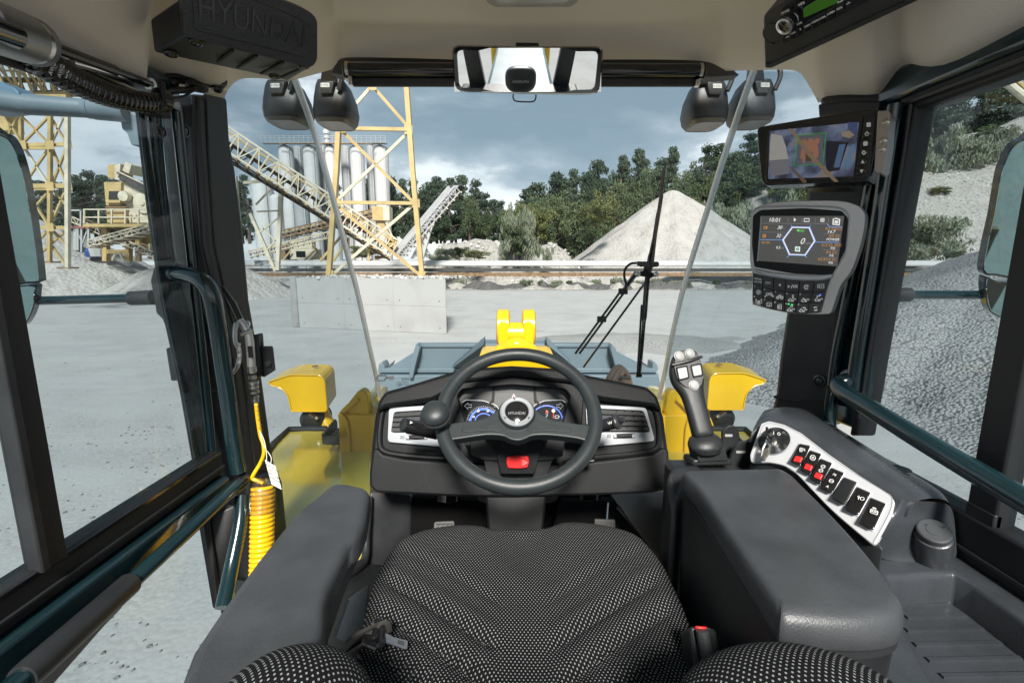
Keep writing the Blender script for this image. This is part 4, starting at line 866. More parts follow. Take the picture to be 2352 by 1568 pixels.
kk = slab('latch_block', [(1984, 782), (2020, 784), (2008, 856), (1976, 858)], Yp(.99, 0, yaw=15), .05, plast2, t, bevel=.004)
slab('latch_face', [(1990, 788), (2014, 790), (2004, 851), (1984, 852)], Yp(.99, 0, yaw=15), .004, plastic, kk, front=.003, bevel=.001)
t = thing('door_handrail', C3(.75, .8, -.3), 'straight glossy teal handrail across the right door window', 'handrail')
hp = cat([PX(1957, 872, .80), PX(1945, 874, .775), PX(1926, 884, .755), PX(1940, 902, .745), PX(1990, 932, .745), PX(2100, 1000, .745), PX(2230, 1077, .745), PX(2420, 1188, .745)], 8)
MB().tube(hp, .0185, 18).build('tube', teal, t); MB().lathe(PX(1958, 872, .80), (1, .1, .1), [(.02, -.02), (.026, -.012), (.026, .012), (.02, .014)], 18).build('weld_boss', steel, t)
MB().tube(cat([PX(1912, 890, .77), PX(1905, 940, .775), PX(1910, 990, .775)]), .012, 12).build('brace_tube', teal, t)

# ---- windscreen
t = thing('windscreen', C3(0, 1.6, -.5), 'clear curved windscreen with pale edge strips at both corners', 'windscreen')
Lst = [(673, 172), (699, 240), (724, 312), (747, 392), (768, 467), (800, 592), (820, 667), (846, 784), (861, 851), (877, 925)]
Rst = [(1731, 165), (1696, 262), (1653, 392), (1635, 450), (1616, 510), (1590, 592), (1568, 667), (1541, 784), (1528, 851), (1513, 915)]
Yg = 1.62
def gy(v): return 1.60 + .08 * sm((v - 150) / 700)
for nm, S, dx in (('edge_strip', Lst, 1), ('edge_strip', Rst, -1)):
    MB().tube(cat([P(u, v, gy(v)) for u, v in S], 5), [.0112 - .003 * k / 45 for k in range(46)], 10).build(nm, seal_w, t)
c1 = cat([P(u, v, gy(v)) for u, v in Lst], 3); c2 = cat([P(u, v, gy(v)) for u, v in Rst], 3)
rows = [[a.lerp(b, i / 12) + V((0, .10 * math.sin(math.pi * i / 12), 0)) for i in range(13)] for a, b in zip(c1, c2)]
MB().sheet(rows).build('front_pane', g_front, t, sharp=None)
LP = [P(u - 12, v, 1.42) for u, v in ((520, 178), (536, 300), (548, 420), (562, 530), (584, 690), (590, 760), (612, 875), (630, 1010), (645, 1100), (672, 1260))]
RP = [P(u + 12, v, 1.33) for u, v in ((1885, 165), (1880, 262), (1862, 392), (1852, 450), (1840, 510), (1825, 592), (1812, 667), (1792, 784), (1785, 851), (1770, 985))]
for nm, S, E in (('corner_pane', [P(u, v, gy(v)) for u, v in Lst[:-1]] + [P(905, 1290, 1.60)], LP), ('corner_pane', [P(u, v, gy(v)) for u, v in Rst[:-1]] + [P(1530, 1100, 1.6)], RP)):
    MB().sheet([[a.lerp(b, i / 6) for i in range(7)] for a, b in zip(S, E)]).build(nm, g_side, t, sharp=None, solid=.004)
# printing on the glass, read from outside
gp_ = Yp(1.665)
dec = text('lettering', 'HCE', gp_, 931, 871, .010, inkd, t, mirror=True, off=.02)
text('lettering', 'AS2 M92 55T 1A3', gp_, 926, 878, .0035, inkd, t, mirror=True, off=.02); text('lettering', 'LAMISAFE GLAZING', gp_, 930, 883, .0035, inkd, t, mirror=True, off=.02); text('lettering', 'K', gp_, 916, 884, .008, inkd, t, mirror=True, off=.02)
mb = MB(); pts = [gp_.at(u, v, .02) for u, v in ell(916, 883, 5, 5, 20)]; mb.tube(pts, .0006, 4, ring=True); mb.build('logo', inkd, t)
mb = MB(); mb.tube([gp_.at(*q, .02) for q in rnd([(868, 862), (888, 862), (884, 874), (864, 874)], 5)], .003, 6, ring=True); mb.bar(gp_.at(888, 868, .02), gp_.at(894, 866, .02), .008, .002, up=(0, 1, 0)); mb.bar(gp_.at(894, 869, .02), gp_.at(905, 867, .02), .014, .002, up=(0, 1, 0)); mb.build('logo', mat('grey_print', (.6, .65, .68), .6), t)

# ---- header with roller blind
t = thing('roller_blind', C3(0, 1.5, .45), 'black roller sun blind under the front edge of the headliner', 'sun blind')
yb = 1.535
slab('header', [(776, 128), (1645, 132), (1700, 172), (1640, 176), (790, 172), (760, 168)], Yp(yb + .06), .05, inkd, t, bevel=.004)
MB().tube([P(800, 161, yb), P(1608, 164, yb)], .021, 18).build('roller', gloss, t); MB().tube([P(795, 149, yb + .005), P(1612, 152, yb + .005)], .004, 8).build('roller_lip', plast2, t)
slab('pull_bar', [(806, 177), (1602, 177), (1600, 198), (808, 198)], Yp(yb), .014, plast2, t, bevel=.005)
for u, v, a_ in ((799, 161, 1), (1608, 164, -1)): MB().tube([P(u - 3 * a_, v, yb), P(u + 4 * a_, v, yb)], .0225, 18).build('roller_end', steel, t)
for u, v in ((806, 187), (1601, 189)): MB().box(P(u, v, yb - .002), (.012, .018, .026)).build('bar_end', steel, t, bevel=.002)
for u in (789, 1618): slab('end_bracket', [(u - 6, 142), (u + 4, 142), (u + 6, 170), (u + 14 * (1 if u < 900 else -1), 180), (u - 2, 178)], Yp(yb - .012), .05, gloss, t, bevel=.003)

# ---- rear view mirror
t = thing('rear_view_mirror', P(1210, 160, 1.32), 'wide black framed rear view mirror hanging below the blind', 'mirror')
mp_ = Yp(1.30, -21, x=.04, z=.5)
O_ = [(1037, 103), (1130, 105), (1212, 107), (1300, 106), (1387, 106), (1378, 217), (1300, 218), (1210, 216), (1130, 214), (1044, 211)]
I_ = [(1048, 115), (1130, 118), (1212, 120), (1300, 119), (1376, 118), (1367, 206), (1300, 207), (1210, 206), (1130, 204), (1054, 202)]
rr = [20, 2, 2, 2, 20, 20, 2, 2, 2, 20]
of = [mp_.at(*q) for q in rnd(O_, rr)]; of2 = [mp_.at(*q, .012) for q in rnd([(1176 + 35 + (a - 1211) * .982, 161 + (b - 161) * .94) for a, b in O_], rr)]
i2 = [mp_.at(*q, .010) for q in rnd(I_, [x * .7 for x in rr])]; i1 = [mp_.at(*q, .002) for q in rnd(I_, [x * .7 for x in rr])]
ob = [q - mp_.n * .02 for q in of]
MB().loft([ob, of, of2, i2, i1]).build('frame', gloss, t, sharp=25)
cc = mp_.at(1211, 161); gm = MB(); RR = 1.9     # slightly convex glass
xs = [(1044 + i * 336 / 24) for i in range(25)]; gm.sheet([[(lambda q: q + mp_.n * (.0145 - (q - cc).length ** 2 / (2 * RR)))(mp_.at(u, v)) for u in xs] for v in [111 + j * 12.5 for j in range(9)]])
rr_ = [mp_.at(*q) for q in rnd(I_, [x * .7 for x in rr])]
gm.build('mirror_glass', mirror_m, t, sharp=None)
MB().prism(rnd([P(1184, 97, 1.31), P(1238, 98, 1.31), P(1238, 107, 1.31), P(1184, 107, 1.31)], .006), V((0, .03, 0))).build('mount', gloss, t, bevel=.003)
MB().tube(cat([P(1179, 217, 1.305), P(1179, 226, 1.305), P(1187, 233, 1.305), P(1222, 234, 1.305), P(1230, 227, 1.305), P(1231, 218, 1.305)], 5), .0018, 8).build('wire_hook', rubber, t)

# ---- storage box at the upper left
t = thing('overhead_box', P(560, 90, 1.15), 'black textured overhead box with embossed letters at the upper left', 'storage box')
boxm = mat('grained_plastic', (.03, .032, .034), .36, bump=1, bs=260, var=.1, bdist=.0012)
A = P(422, 84, .93); B = P(724, 159, 1.08); Cc = P(663, 187, 1.16); D = P(352, 122, .98)
A2 = P(412, -60, 1.06); B2 = P(726, 18, 1.15); Bm = P(729, 60, 1.165)
fp = Pl(A, B, P(560, 20, .965))
face = [fp.at(u, v) for u, v in rnd([(416, -70), (422, 84), (588, 124), (716, 156), (729, 140), (729, 45), (712, 27), (640, -2), (560, -30)], [2, 14, 4, 12, 14, 22, 18, 8, 3])]
MB().prism(face, -fp.n * .05).build('face', boxm, t, bevel=.006, seg=3)
ip = [fp.at(u, v, .003) for u, v in rnd([(440, -60), (445, 70), (588, 105), (700, 134), (712, 128), (712, 56), (640, 22), (540, -14)], 10)]
MB().prism(ip, -fp.n * .005).build('raised_panel', boxm, t, bevel=.003)
bt_ = [A - fp.n * .015, B - fp.n * .015, Cc, D]; top_ = [q + V((0, 0, .06)) for q in bt_]
MB().loft([bt_, top_]).build('underside', plast2, t, bevel=.006)
bp = Pl(bt_[0], bt_[1], bt_[3])
for k, (u0, v0, u1, v1) in enumerate(((535, 116, 500, 143), (590, 129, 545, 156), (652, 143, 598, 170), (700, 154, 640, 180))):
    MB().bar(bp.at(u0, v0, .001), bp.at(u1, v1, .001), .005, .003, up=bp.n).build('rib', rubber, t)
for u, v in ((450, 97), (393, 124), (697, 152), (630, 175)): screw(t, bp.at(u, v, .002), bp.n, .008)
text('lettering', 'HYUNDAI', fp, 586, 54, .040, screw_m, t, u2=686, v2=84, ext=.0015, off=.0045, wscale=.74)
# ---- radio at the upper right
t = thing('radio_console', P(1900, 60, 1.1), 'dark overhead console holding the car radio at the upper right', 'overhead console')
q0 = P(1798, 102, .98); q1 = P(1990, 4, .83); q2 = P(1795, 21, .935)
op = Pl(q0, q1, q2)
MB().prism([op.at(u, v) for u, v in rnd([(1753, 34), (1757, 157), (1770, 158), (1880, 108), (2130, -8), (2140, -90), (1990, -90), (1870, -40)], [14, 12, 6, 8, 4, 4, 4, 10])], -op.n * .12).build('body', plast2, t, bevel=.006, seg=3)
MB().prism([op.at(u, v, .003) for u, v in rnd([(1757, 146), (1757, 156), (1770, 157), (1880, 107), (2130, -9), (2126, -18), (1878, 97), (1768, 148)], 3)], -op.n * .02).build('lip', plastic, t, bevel=.003)
rad = MB().prism([op.at(u, v, .006) for u, v in rnd([(1795, 21), (1798, 102), (1990, 5), (2000, -6), (1996, -80)], [4, 4, 8, 8, 2])], -op.n * .01).build('faceplate', gloss, t, bevel=.002)
MB().prism([op.at(u, v, .0075) for u, v in rnd([(1844, 21), (1845, 43), (1923, 8), (1935, -20), (1925, -30)], 4)], -op.n * .004).build('screen', mat('radio_screen', (.02, .06, .01), .15, emit=(.07, .22, .02), es=.05), rad, bevel=.001)
kc = op.at(1814, 46, .006)
kn = MB().lathe(kc, op.n, [(.016, 0), (.016, .014), (.0135, .017)], 24).build('knob', gloss, rad); MB().lathe(kc + op.n * .016, op.n, [(.0145, 0), (.0148, .002), (.012, .0035), (.0105, .001), (.001, .001)], 24).build('knob_ring', steel, rad)
mb = MB(); mb.tube([op.at(1814 + 19 * math.cos(a), 46 + 17 * math.sin(a), .0075) for a in [-1.1 + .25 * k for k in range(10)]], .0009, 5); mb.build('dial_arc', ink, rad)
bs_ = [(1821, 77, '1 DIS'), (1838, 68, '2'), (1855, 60, '3 RPT'), (1872, 50, '4 RDM'), (1890, 41, '5 DIR-'), (1909, 30, '6 DIR+'), (1928, 20, 'AUX')]
for k, (u, v, s) in enumerate(bs_):
    w2 = 8.3; sl = -.49
    kb = MB().prism([op.at(u + du, v + dv + du * sl, .009) for du, dv in ((-w2, -9), (w2, -9), (w2, 13), (-w2, 13))], -op.n * .004).build('button', gloss, rad, bevel=.0008)
    text('lettering', s, op, u, v, .0034, ink, rad, u2=u + 10, v2=v - 4.9, off=.0098)
for (u, v, s, z_) in ((1804, 28, 'MODE', .004), (1805, 34, 'MENU', .004), (1832, 57, 'POWER', .0035), (1817, 64, 'Push', .0035), (1810, 85, 'MIC', .0035), (1841, 10, 'MP3', .0045), (1930, 4, 'Push', .0035)): text('lettering', s, op, u, v, z_, ink, rad, u2=u + 10, v2=v - 4.9, off=.0078)
mb = MB(); mb.tube([op.at(1804 + 4 * math.cos(a), 70 + 3 * math.sin(a), .0078) for a in [.5 * k for k in range(13)]], .0006, 4, ring=True); seg_(mb, op, 1944, 11, 1953, 6, .001, .0078); seg_(mb, op, 1947, 10, 1949, 5, .0008, .0078); mb.build('symbol', ink, rad)
mb = MB(); mb.lathe(op.at(1775, 78, .001), op.n, [(.02, 0), (.02, .0004), (.0195, .0008), (.0195, .0001), (.001, .0001)], 24); mb.build('speaker_blank', plast2, t)
MB().lathe(op.at(1774, 101, .001), op.n, [(.003, 0), (.003, .0012), (.001, .0015)], 10).build('screw', screw_m, t)

# ---- conduit, strut and cable at the upper left
t = thing('corrugated_conduit', P(200, 200, 1.0), 'thick black corrugated cable conduit sagging under the left roof rail', 'conduit')
pth = cat([PX(u, v, -.752) for u, v in ((66, 118), (92, 140), (130, 163), (180, 190), (235, 213), (290, 229), (340, 236), (378, 236))], 30)
Ls = 0; prev = pth[0]; rad_ = []
for q in pth: Ls += (q - prev).length; prev = q; rad_.append((.0235 - .006 * min(1, Ls / .3)) * (1 + .085 * math.cos(Ls / .0125 * 2 * math.pi)))
MB().tube(pth, rad_, 16).build('corrugated_tube', gloss, t, sharp=None)
for u, v, s in ((122, 152, 'AWG10'), (140, 163, 'AWG'), (152, 170, 'L5C')): text('lettering', s, Yp(.80 + (u - 122) * .001), u, v, .006, ink, t, ang=70, off=.0)
MB().tube([PX(366, 190, -.735), PX(372, 188, -.735), PX(378, 245, -.735), PX(368, 247, -.735)], .005, 8).build('cable_tie', rubber, t)
MB().lathe(PX(372, 230, -.75), V((.3, 1, 0)), [(.016, -.012), (.022, -.01), (.022, .01), (.016, .012)], 18).build('end_collar', gloss, t)
t = thing('small_conduit', P(420, 208, 1.2), 'thin corrugated cable sleeve looping onto the left pillar top', 'conduit')
pth = cat([P(378, 212, 1.15), P(400, 208, 1.17), P(430, 207, 1.19), P(452, 202, 1.2)], 30); MB().tube(pth, [.0075 * (1 + .12 * math.cos(i * 1.4)) for i in range(len(pth))], 10).build('corrugated_tube', gloss, t, sharp=None)
MB().tube(cat([P(380, 222, 1.15), P(398, 225, 1.16), P(420, 222, 1.18), P(445, 208, 1.19)]), .003, 6).build('wire', rubber, t)
MB().prism([P(385, 220, 1.16), P(412, 226, 1.18), P(416, 232, 1.18), P(402, 234, 1.18), P(384, 228, 1.16)], V((0, .006, 0))).build('clip', steel, t)
t = thing('pillar_cap_plate', P(450, 190, 1.2), 'flat black bracket plate bolted above the left front pillar', 'bracket')
MB().prism(rnd([P(377, 178, 1.16), P(420, 177, 1.19), P(523, 194, 1.27), P(512, 207, 1.27), P(470, 200, 1.23), P(380, 190, 1.16)], .004), V((0, .004, .01))).build('plate', gloss, t, bevel=.002)
for u, v in ((398, 188), (500, 202)): MB().lathe(P(u, v, 1.18 if u < 450 else 1.255), (0, -.3, -1), [(.012, 0), (.012, .006), (.008, .010), (.001, .011)], 14).build('bolt', gloss, t)
MB().lathe(P(452, 196, 1.21), (0, -.2, -1), [(.024, 0), (.024, .006), (.018, .009)], 18).build('cap', plast2, t)
t = thing('gas_strut', P(230, 150, 1.0), 'slim dark gas strut running forward above the corrugated conduit', 'gas strut')
a = PX(84, 96, -.76); b = PX(345, 194, -.765)
MB().tube([a, a.lerp(b, .62)], .0105, 12).build('cylinder', mat('bronze_black', (.03, .024, .02), .25, coat=.3), t); MB().tube([a.lerp(b, .25) - V((0, 0, .012)), b], .005, 10).build('rod', steel, t)
MB().tube([a.lerp(b, .5), b], .0085, 12).build('sleeve', gloss, t); MB().lathe(b, (-1, 0, 0), [(.012, -.006), (.012, .006), (.003, .008)], 12).build('joint', steel, t)
text('lettering', '20501 LIFT', Yp(1.0, yaw=-30), 208, 138, .006, ink, t, ang=-21, off=.0)
t = thing('door_cylinder', P(40, 80, .8), 'grey metal cylinder with a bright band at the upper left corner', 'cylinder')
a = PX(-60, 44, -.70); b = PX(82, 98, -.73); MB().tube([a, a.lerp(b, .78), a.lerp(b, .80), a.lerp(b, .93), a.lerp(b, .97), b], [.034, .034, .030, .030, .034, .030], 24).build('barrel', mat('grey_metal', (.22, .22, .22), .35, .6, var=.1, bump=.1), t)
MB().tube([a.lerp(b, .80), a.lerp(b, .91)], .0312, 24).build('band', steel, t); MB().tube([PX(-40, 55, -.68), PX(28, 80, -.69)], .018, 14).build('inner_tube', gloss, t)
MB().lathe(PX(8, 114, -.74), (0, -1, -.3), [(.008, 0), (.008, .01), (.003, .012)], 12).build('fitting', mat('copper', (.5, .25, .12), .3, 1), t)
MB().tube([PX(-20, 122, -.772), PX(60, 148, -.772), PX(140, 182, -.772)], .012, 10).build('hose', rubber, t)
# ================================================================ DASHBOARD
D0 = Yp(1.40, 20, z=-.35)
t = thing('dashboard', C3(.01, 1.4, -1.1), 'black moulded dashboard with instrument cluster and silver framed vents', 'dashboard')
OUT = [(848, 1116), (848, 1084), (852, 1021), (859, 959), (868, 921), (883, 899), (938, 884), (1013, 861), (1063, 848), (1176, 842), (1276, 847), (1351, 863), (1426, 878), (1488, 889), (1511, 909), (1526, 959), (1536, 1034), (1537, 1060), (1528, 1126), (1501, 1131), (1376, 1137), (1176, 1142), (1063, 1141), (863, 1131)]
body = MB().prism([D0.at(*q) for q in OUT], -D0.n * .20).build('body', dash_m, t, bevel=.014, seg=3)
brow = [(862, 948), (868, 921), (883, 899), (938, 884), (1013, 861), (1063, 846), (1176, 839), (1276, 845), (1351, 861), (1426, 876), (1488, 888), (1511, 909), (1524, 948), (1500, 934), (1385, 919), (1330, 905), (1316, 880), (1176, 868), (1040, 880), (1022, 905), (992, 920), (888, 935)]
MB().prism([D0.at(u, v, .035) for u, v in brow], -D0.n * .06).build('hood', dash_m, t, bevel=.012, seg=3)
low = [(856, 1030), (868, 1030), (880, 1043), (930, 1053), (1020, 1060), (1100, 1064), (1290, 1064), (1370, 1058), (1440, 1050), (1500, 1043), (1520, 1028), (1536, 1030), (1538, 1060), (1528, 1126), (1501, 1131), (1376, 1137), (1176, 1142), (1063, 1141), (863, 1131), (848, 1116), (848, 1084)]
MB().prism([D0.at(u, v, .030) for u, v in low], -D0.n * .06).build('knee_panel', dash_m, t, bevel=.014, seg=3)
# mouldings round the vents
for S in ([(884, 928), (876, 960), (872, 1012), (884, 1036), (940, 1046), (1024, 1052)], [(1497, 925), (1510, 960), (1514, 1012), (1500, 1034), (1440, 1044), (1340, 1052)]):
    MB().tube(cat([D0.at(u, v, .004) for u, v in S], 6), .0085, 10).build('moulding', dash_m, t)
for sgn, O, I, slat in ((-1, [(893, 936), (1030, 928), (1040, 1028), (890, 1015)], [(905, 946), (1024, 938), (1026, 993), (898, 993)], 4), (1, [(1345, 928), (1484, 935), (1505, 1013), (1350, 1027)], [(1350, 937), (1478, 943), (1494, 992), (1345, 992)], 4)):
    vf = ringslab('vent_frame', O, I, D0, .012, silver, t, r=9, front=.012, bevel=.0015)
    MB().prism([D0.at(u, v, .004) for u, v in rnd(I, 5)], -D0.n * .004).build('recess', inkd, t)
    for k in range(4):
        f = (k + .7) / 4.2; a = V(I[0]).lerp(V(I[3]), f); b = V(I[1]).lerp(V(I[2]), f)
        MB().bar(D0.at(a[0], a[1], .010), D0.at(b[0], b[1], .010), .009, .0025, up=(D0.n + V((0, 0, .5)))).build('louvre', plast2, vf)
    for k in range(7):
        f = (k + .6) / 7; a = V(I[3]).lerp(V(I[2]), f); b = V(I[0]).lerp(V(I[1]), f); MB().bar(D0.at(a[0], a[1], .007), D0.at(b[0], b[1], .007), .0018, .003).build('fin', plast2, vf)
    wu = 957 if sgn < 0 else 1434; wv = 1004 if sgn < 0 else 1001
    MB().prism([D0.at(u, v, .0135) for u, v in rnd([(wu - 25, wv - 5), (wu + 25, wv - 7), (wu + 25, wv + 5), (wu - 25, wv + 6)], 3)], -D0.n * .003).build('wheel_slot', inkd, vf)
    MB().tube([D0.at(wu - 16, wv, .013), D0.at(wu, wv - .5, .016), D0.at(wu + 16, wv, .013)], [.004, .0058, .004], 12).build('thumb_wheel', rubber, vf)
    for s2 in (-1, 1): MB().prism([D0.at(u, v, .016) for u, v in rnd([(wu + s2 * 18, wv - 4), (wu + s2 * 25, wv - 5), (wu + s2 * 24, wv + 3), (wu + s2 * 18, wv + 4)], 1)], -D0.n * .003).build('wheel_clip', silver, vf)
    mb = MB(); cu_ = wu - 35 if sgn > 0 else wu - 33
    for q in ((-4, -3, 4, -3), (-4, 3, 4, 3), (-4, -3, 4, 3), (4, -3, -4, 3), (-4, -3, -4, 3), (4, -3, 4, 3)): seg_(mb, D0, cu_ + q[0], wv + q[1], cu_ + q[2], wv + q[3], .0008, .0126)
    if sgn > 0:
        for k in range(4): seg_(mb, D0, wu + 34, wv - 4 + k * 2.5, wu + 42, wv - 4 + k * 2.5, .0007, .0126)
    mb.build('symbol', inkd, vf)
# instrument cluster
CO = [(1020, 1000), (1012, 905), (1036, 882), (1176, 866), (1316, 882), (1342, 905), (1335, 1000)]; CI = [(1076, 990), (1050, 908), (1062, 893), (1176, 883), (1297, 893), (1310, 909), (1286, 988)]
clu = ringslab('cluster_bezel', CO, CI, D0, .03, dash_m, t, r=8, front=.040, bevel=.003, depth_in=.044)
Dc = D0.off(.002)
MB().prism([Dc.at(u, v) for u, v in rnd(CI, 8)], -Dc.n * .003).build('dial_plate', mat('dial_grey', (.045, .045, .042), .3, bump=.1, bs=300), clu)
rg = MB(); rg.tube([Dc.at(u, v, .004) for u, v in rnd(CI, 8)], .0012, 5, ring=True); rg.build('trim_line', silver, clu)
blue = mat('blue_gauge_light', (.05, .10, .5), .4, emit=(.10, .22, 1), es=0.165); glow = mat('lit_marking', (.8, .8, .8), .5, emit=(1, 1, 1), es=0.105)
for S in ([(1060, 925), (1070, 918), (1110, 920), (1139, 930), (1150, 945), (1130, 990), (1080, 990), (1063, 940)], [(1300, 925), (1291, 918), (1250, 920), (1228, 930), (1219, 945), (1230, 990), (1278, 990), (1299, 940)]):
    MB().prism([Dc.at(u, v, .001) for u, v in rnd(S, 5)], -Dc.n * .002).build('dial_face', gloss, clu)
    mb = MB(); mb.tube([Dc.at(u, v, .002) for u, v in rnd(S[:5], 4)[3:]], .0007, 4); mb.build('dial_outline', glow, clu)
def arc(cu_, cv, r, a0, a1, w_, off, m_, name, par, squ=.93, n=26):
    mb = MB(); q = [Dc.at(cu_ + math.cos(R(a)) * r, cv - math.sin(R(a)) * r * squ, off) for a in [a0 + (a1 - a0) * k / n for k in range(n + 1)]]
    mb.tube(q, w_, 4, flat=.2); return mb.build(name, m_, par)
arc(1111, 968, 31, 10, 200, .0034, .0022, blue, 'blue_band', clu); arc(1111, 968, 20, 10, 200, .0016, .0022, blue, 'blue_band', clu)
mb = MB()
for k in range(30):
    a = R(15 + k * 6.3); r2 = 36 if k % 5 else 33; seg_(mb, Dc, 1111 + math.cos(a) * r2, 968 - math.sin(a) * r2 * .93, 1111 + math.cos(a) * 39, 968 - math.sin(a) * 39 * .93, .0006, .0026)
mb.build('tick_marks', glow, clu)
for u, v, s in ((1087, 957, '10'), (1098, 944, '20'), (1120, 944, '30')): text('numeral', s, Dc, u, v, .0058, glow, clu, off=.003, shear=.2)
MB().lathe(Dc.at(1112, 966, .002), Dc.n, [(.0055, 0), (.0055, .003), (.001, .004)], 16).build('needle_hub', glow, clu); mb = MB(); seg_(mb, Dc, 1112, 966, 1140, 948, .0008, .004); mb.build('needle', glow, clu)
arc(1256, 965, 36, -5, 170, .0016, .0022, blue, 'blue_band', clu)
arc(1262, 950, 8, 120, 230, .001, .0024, glow, 'scale_arc', clu); arc(1248, 950, 10, -60, 60, .001, .0024, glow, 'scale_arc', clu); arc(1262, 948, 8, 150, 190, .0016, .003, redlit, 'red_zone', clu); arc(1248, 948, 10, 0, 40, .0016, .003, redlit, 'red_zone', clu)
MB().lathe(Dc.at(1271, 943, .002), Dc.n, [(.005, 0), (.005, .003), (.001, .004)], 16).build('needle_hub', glow, clu); mb = MB(); seg_(mb, Dc, 1271, 943, 1271, 960, .0012, .004); mb.build('needle', redlit, clu)
mb = MB()
for q in rnd([(1277, 953), (1283, 953), (1283, 960), (1277, 960)], 1, 1): pass
for q in ((1275, 954, 1283, 954), (1283, 954, 1283, 960), (1283, 960, 1275, 960), (1275, 960, 1275, 954), (1283, 956, 1286, 956)): seg_(mb, Dc, *q, .0007, .0025)
for P_ in ([(1067, 932), (1075, 925), (1075, 929), (1083, 929), (1083, 935), (1075, 935), (1075, 939)], [(1294, 932), (1286, 925), (1286, 929), (1279, 929), (1279, 935), (1286, 935), (1286, 939)]): mb.tube([Dc.at(u, v, .003) for u, v in P_], .0006, 4, ring=True)
mb.build('symbol', glow, clu)
MB().prism([Dc.at(u, v, .002) for u, v in rnd([(1138, 902), (1224, 902), (1228, 935), (1134, 935)], 2)], -Dc.n * .002).build('warning_panel', mat('panel_grey', (.075, .075, .07), .3), clu)
for s in (-1, 1): MB().prism([Dc.at(1181 + s * u, v, .006) for u, v in ((44, 886), (49, 886), (52, 918), (64, 932), (58, 932), (46, 920))], -Dc.n * .005).build('divider', dash_m, clu)
mb = MB(); mb.tube([Dc.at(u, v, .003) for u, v in rnd([(1180, 905), (1186, 917), (1174, 917)], 1)], .0009, 5, ring=True); mb.build('symbol', glow, clu)
mb = MB(); seg_(mb, Dc, 1180, 908, 1180, 913, .0012, .003); seg_(mb, Dc, 1180, 914, 1180, 915.5, .0012, .003); mb.build('symbol', redlit, clu)
# column shroud and pedestal
Ds = Yp(1.22, 12, z=-.5)
sh = MB().prism([Ds.at(u, v) for u, v in rnd([(1079, 1003), (1297, 1001), (1293, 1047), (1268, 1056), (1232, 1058), (1142, 1058), (1112, 1056), (1083, 1045)], 4)], -Ds.n * .12).build('column_shroud', plastic, t, bevel=.006)
sh2 = MB().prism([Ds.at(u, v, .028) for u, v in rnd([(1112, 1003), (1262, 1002), (1240, 1040), (1228, 1088), (1151, 1088), (1140, 1040)], 5)], -Ds.n * .09).build('switch_housing', dash_m, t, bevel=.007, seg=3)
MB().prism([Ds.at(u, v, -.01) for u, v in rnd([(1110, 1050), (1272, 1050), (1256, 1092), (1240, 1122), (1130, 1122), (1118, 1092)], 6)], -Ds.n * .1).build('lower_shroud', plastic, t, bevel=.008)
hz = MB().prism([Ds.at(u, v, .036) for u, v in rnd([(1165, 1049), (1190, 1046), (1214, 1048), (1215, 1062), (1211, 1074), (1190, 1076), (1167, 1075), (1163, 1062)], 3)], -Ds.n * .01).build('hazard_button', red, t, bevel=.0025)
mb = MB(); mb.tube([Ds.at(u, v, .037) for u, v in ((1200, 1056), (1211, 1062), (1200, 1068))], .0006, 4, ring=True); mb.tube([Ds.at(u, v, .037) for u, v in ((1202, 1059), (1208, 1062), (1202, 1065))], .0005, 4, ring=True); mb.build('symbol', ink, hz)
MB().prism([P(1113, 1124, 1.27), P(1257, 1124, 1.27), P(1246, 1250, 1.22), P(1122, 1250, 1.22)], V((0, .12, 0))).build('column_pedestal', dash_m, t, bevel=.008)
MB().lathe(P(1186, 1201, 1.235), (0, -1, 0), [(.006, 0), (.006, .001), (.003, .0012), (.001, .0012)], 12).build('plug', plast2, t)
MB().prism([P(u, v, 1.36) for u, v in rnd([(1092, 1120), (1290, 1120), (1280, 1150), (1262, 1156), (1112, 1156), (1096, 1148)], 6)], V((0, .12, 0))).build('duct', plastic, t, bevel=.006)
for u, v in ((1030, 1140), (1355, 1136)): MB().lathe(P(u, v, 1.42), (0, -.3, -1), [(.04, -.02), (.04, .01), (.03, .014), (.028, .004), (.001, .004)], 24).build('foot_vent', gloss, t)
MB().prism([Ds.at(u, v, .0) for u, v in rnd([(1340, 1040), (1366, 1035), (1368, 1062), (1342, 1066)], 2)], -Ds.n * .004).build('sticker', gloss, t); mb = MB(); seg_(mb, Ds, 1344, 1060, 1364, 1057, .0008, .001); seg_(mb, Ds, 1354, 1052, 1356, 1047, .002, .001); mb.build('lettering', ink, t)
MB().tube(cat([Ds.at(1283, 1080, -.01), Ds.at(1290, 1064, .0), Ds.at(1310, 1056, .0), Ds.at(1345, 1056, .0)], 5), .004, 8).build('release_lever', gloss, t)
for k in range(6): MB().tube(cat([Ds.at(1068 + k * 4, 1005, -.03), Ds.at(1070 + k * 4, 1020, -.02), Ds.at(1078 + k * 3, 1034, -.05)], 4), .0035, 6).build('wire', rubber, t)
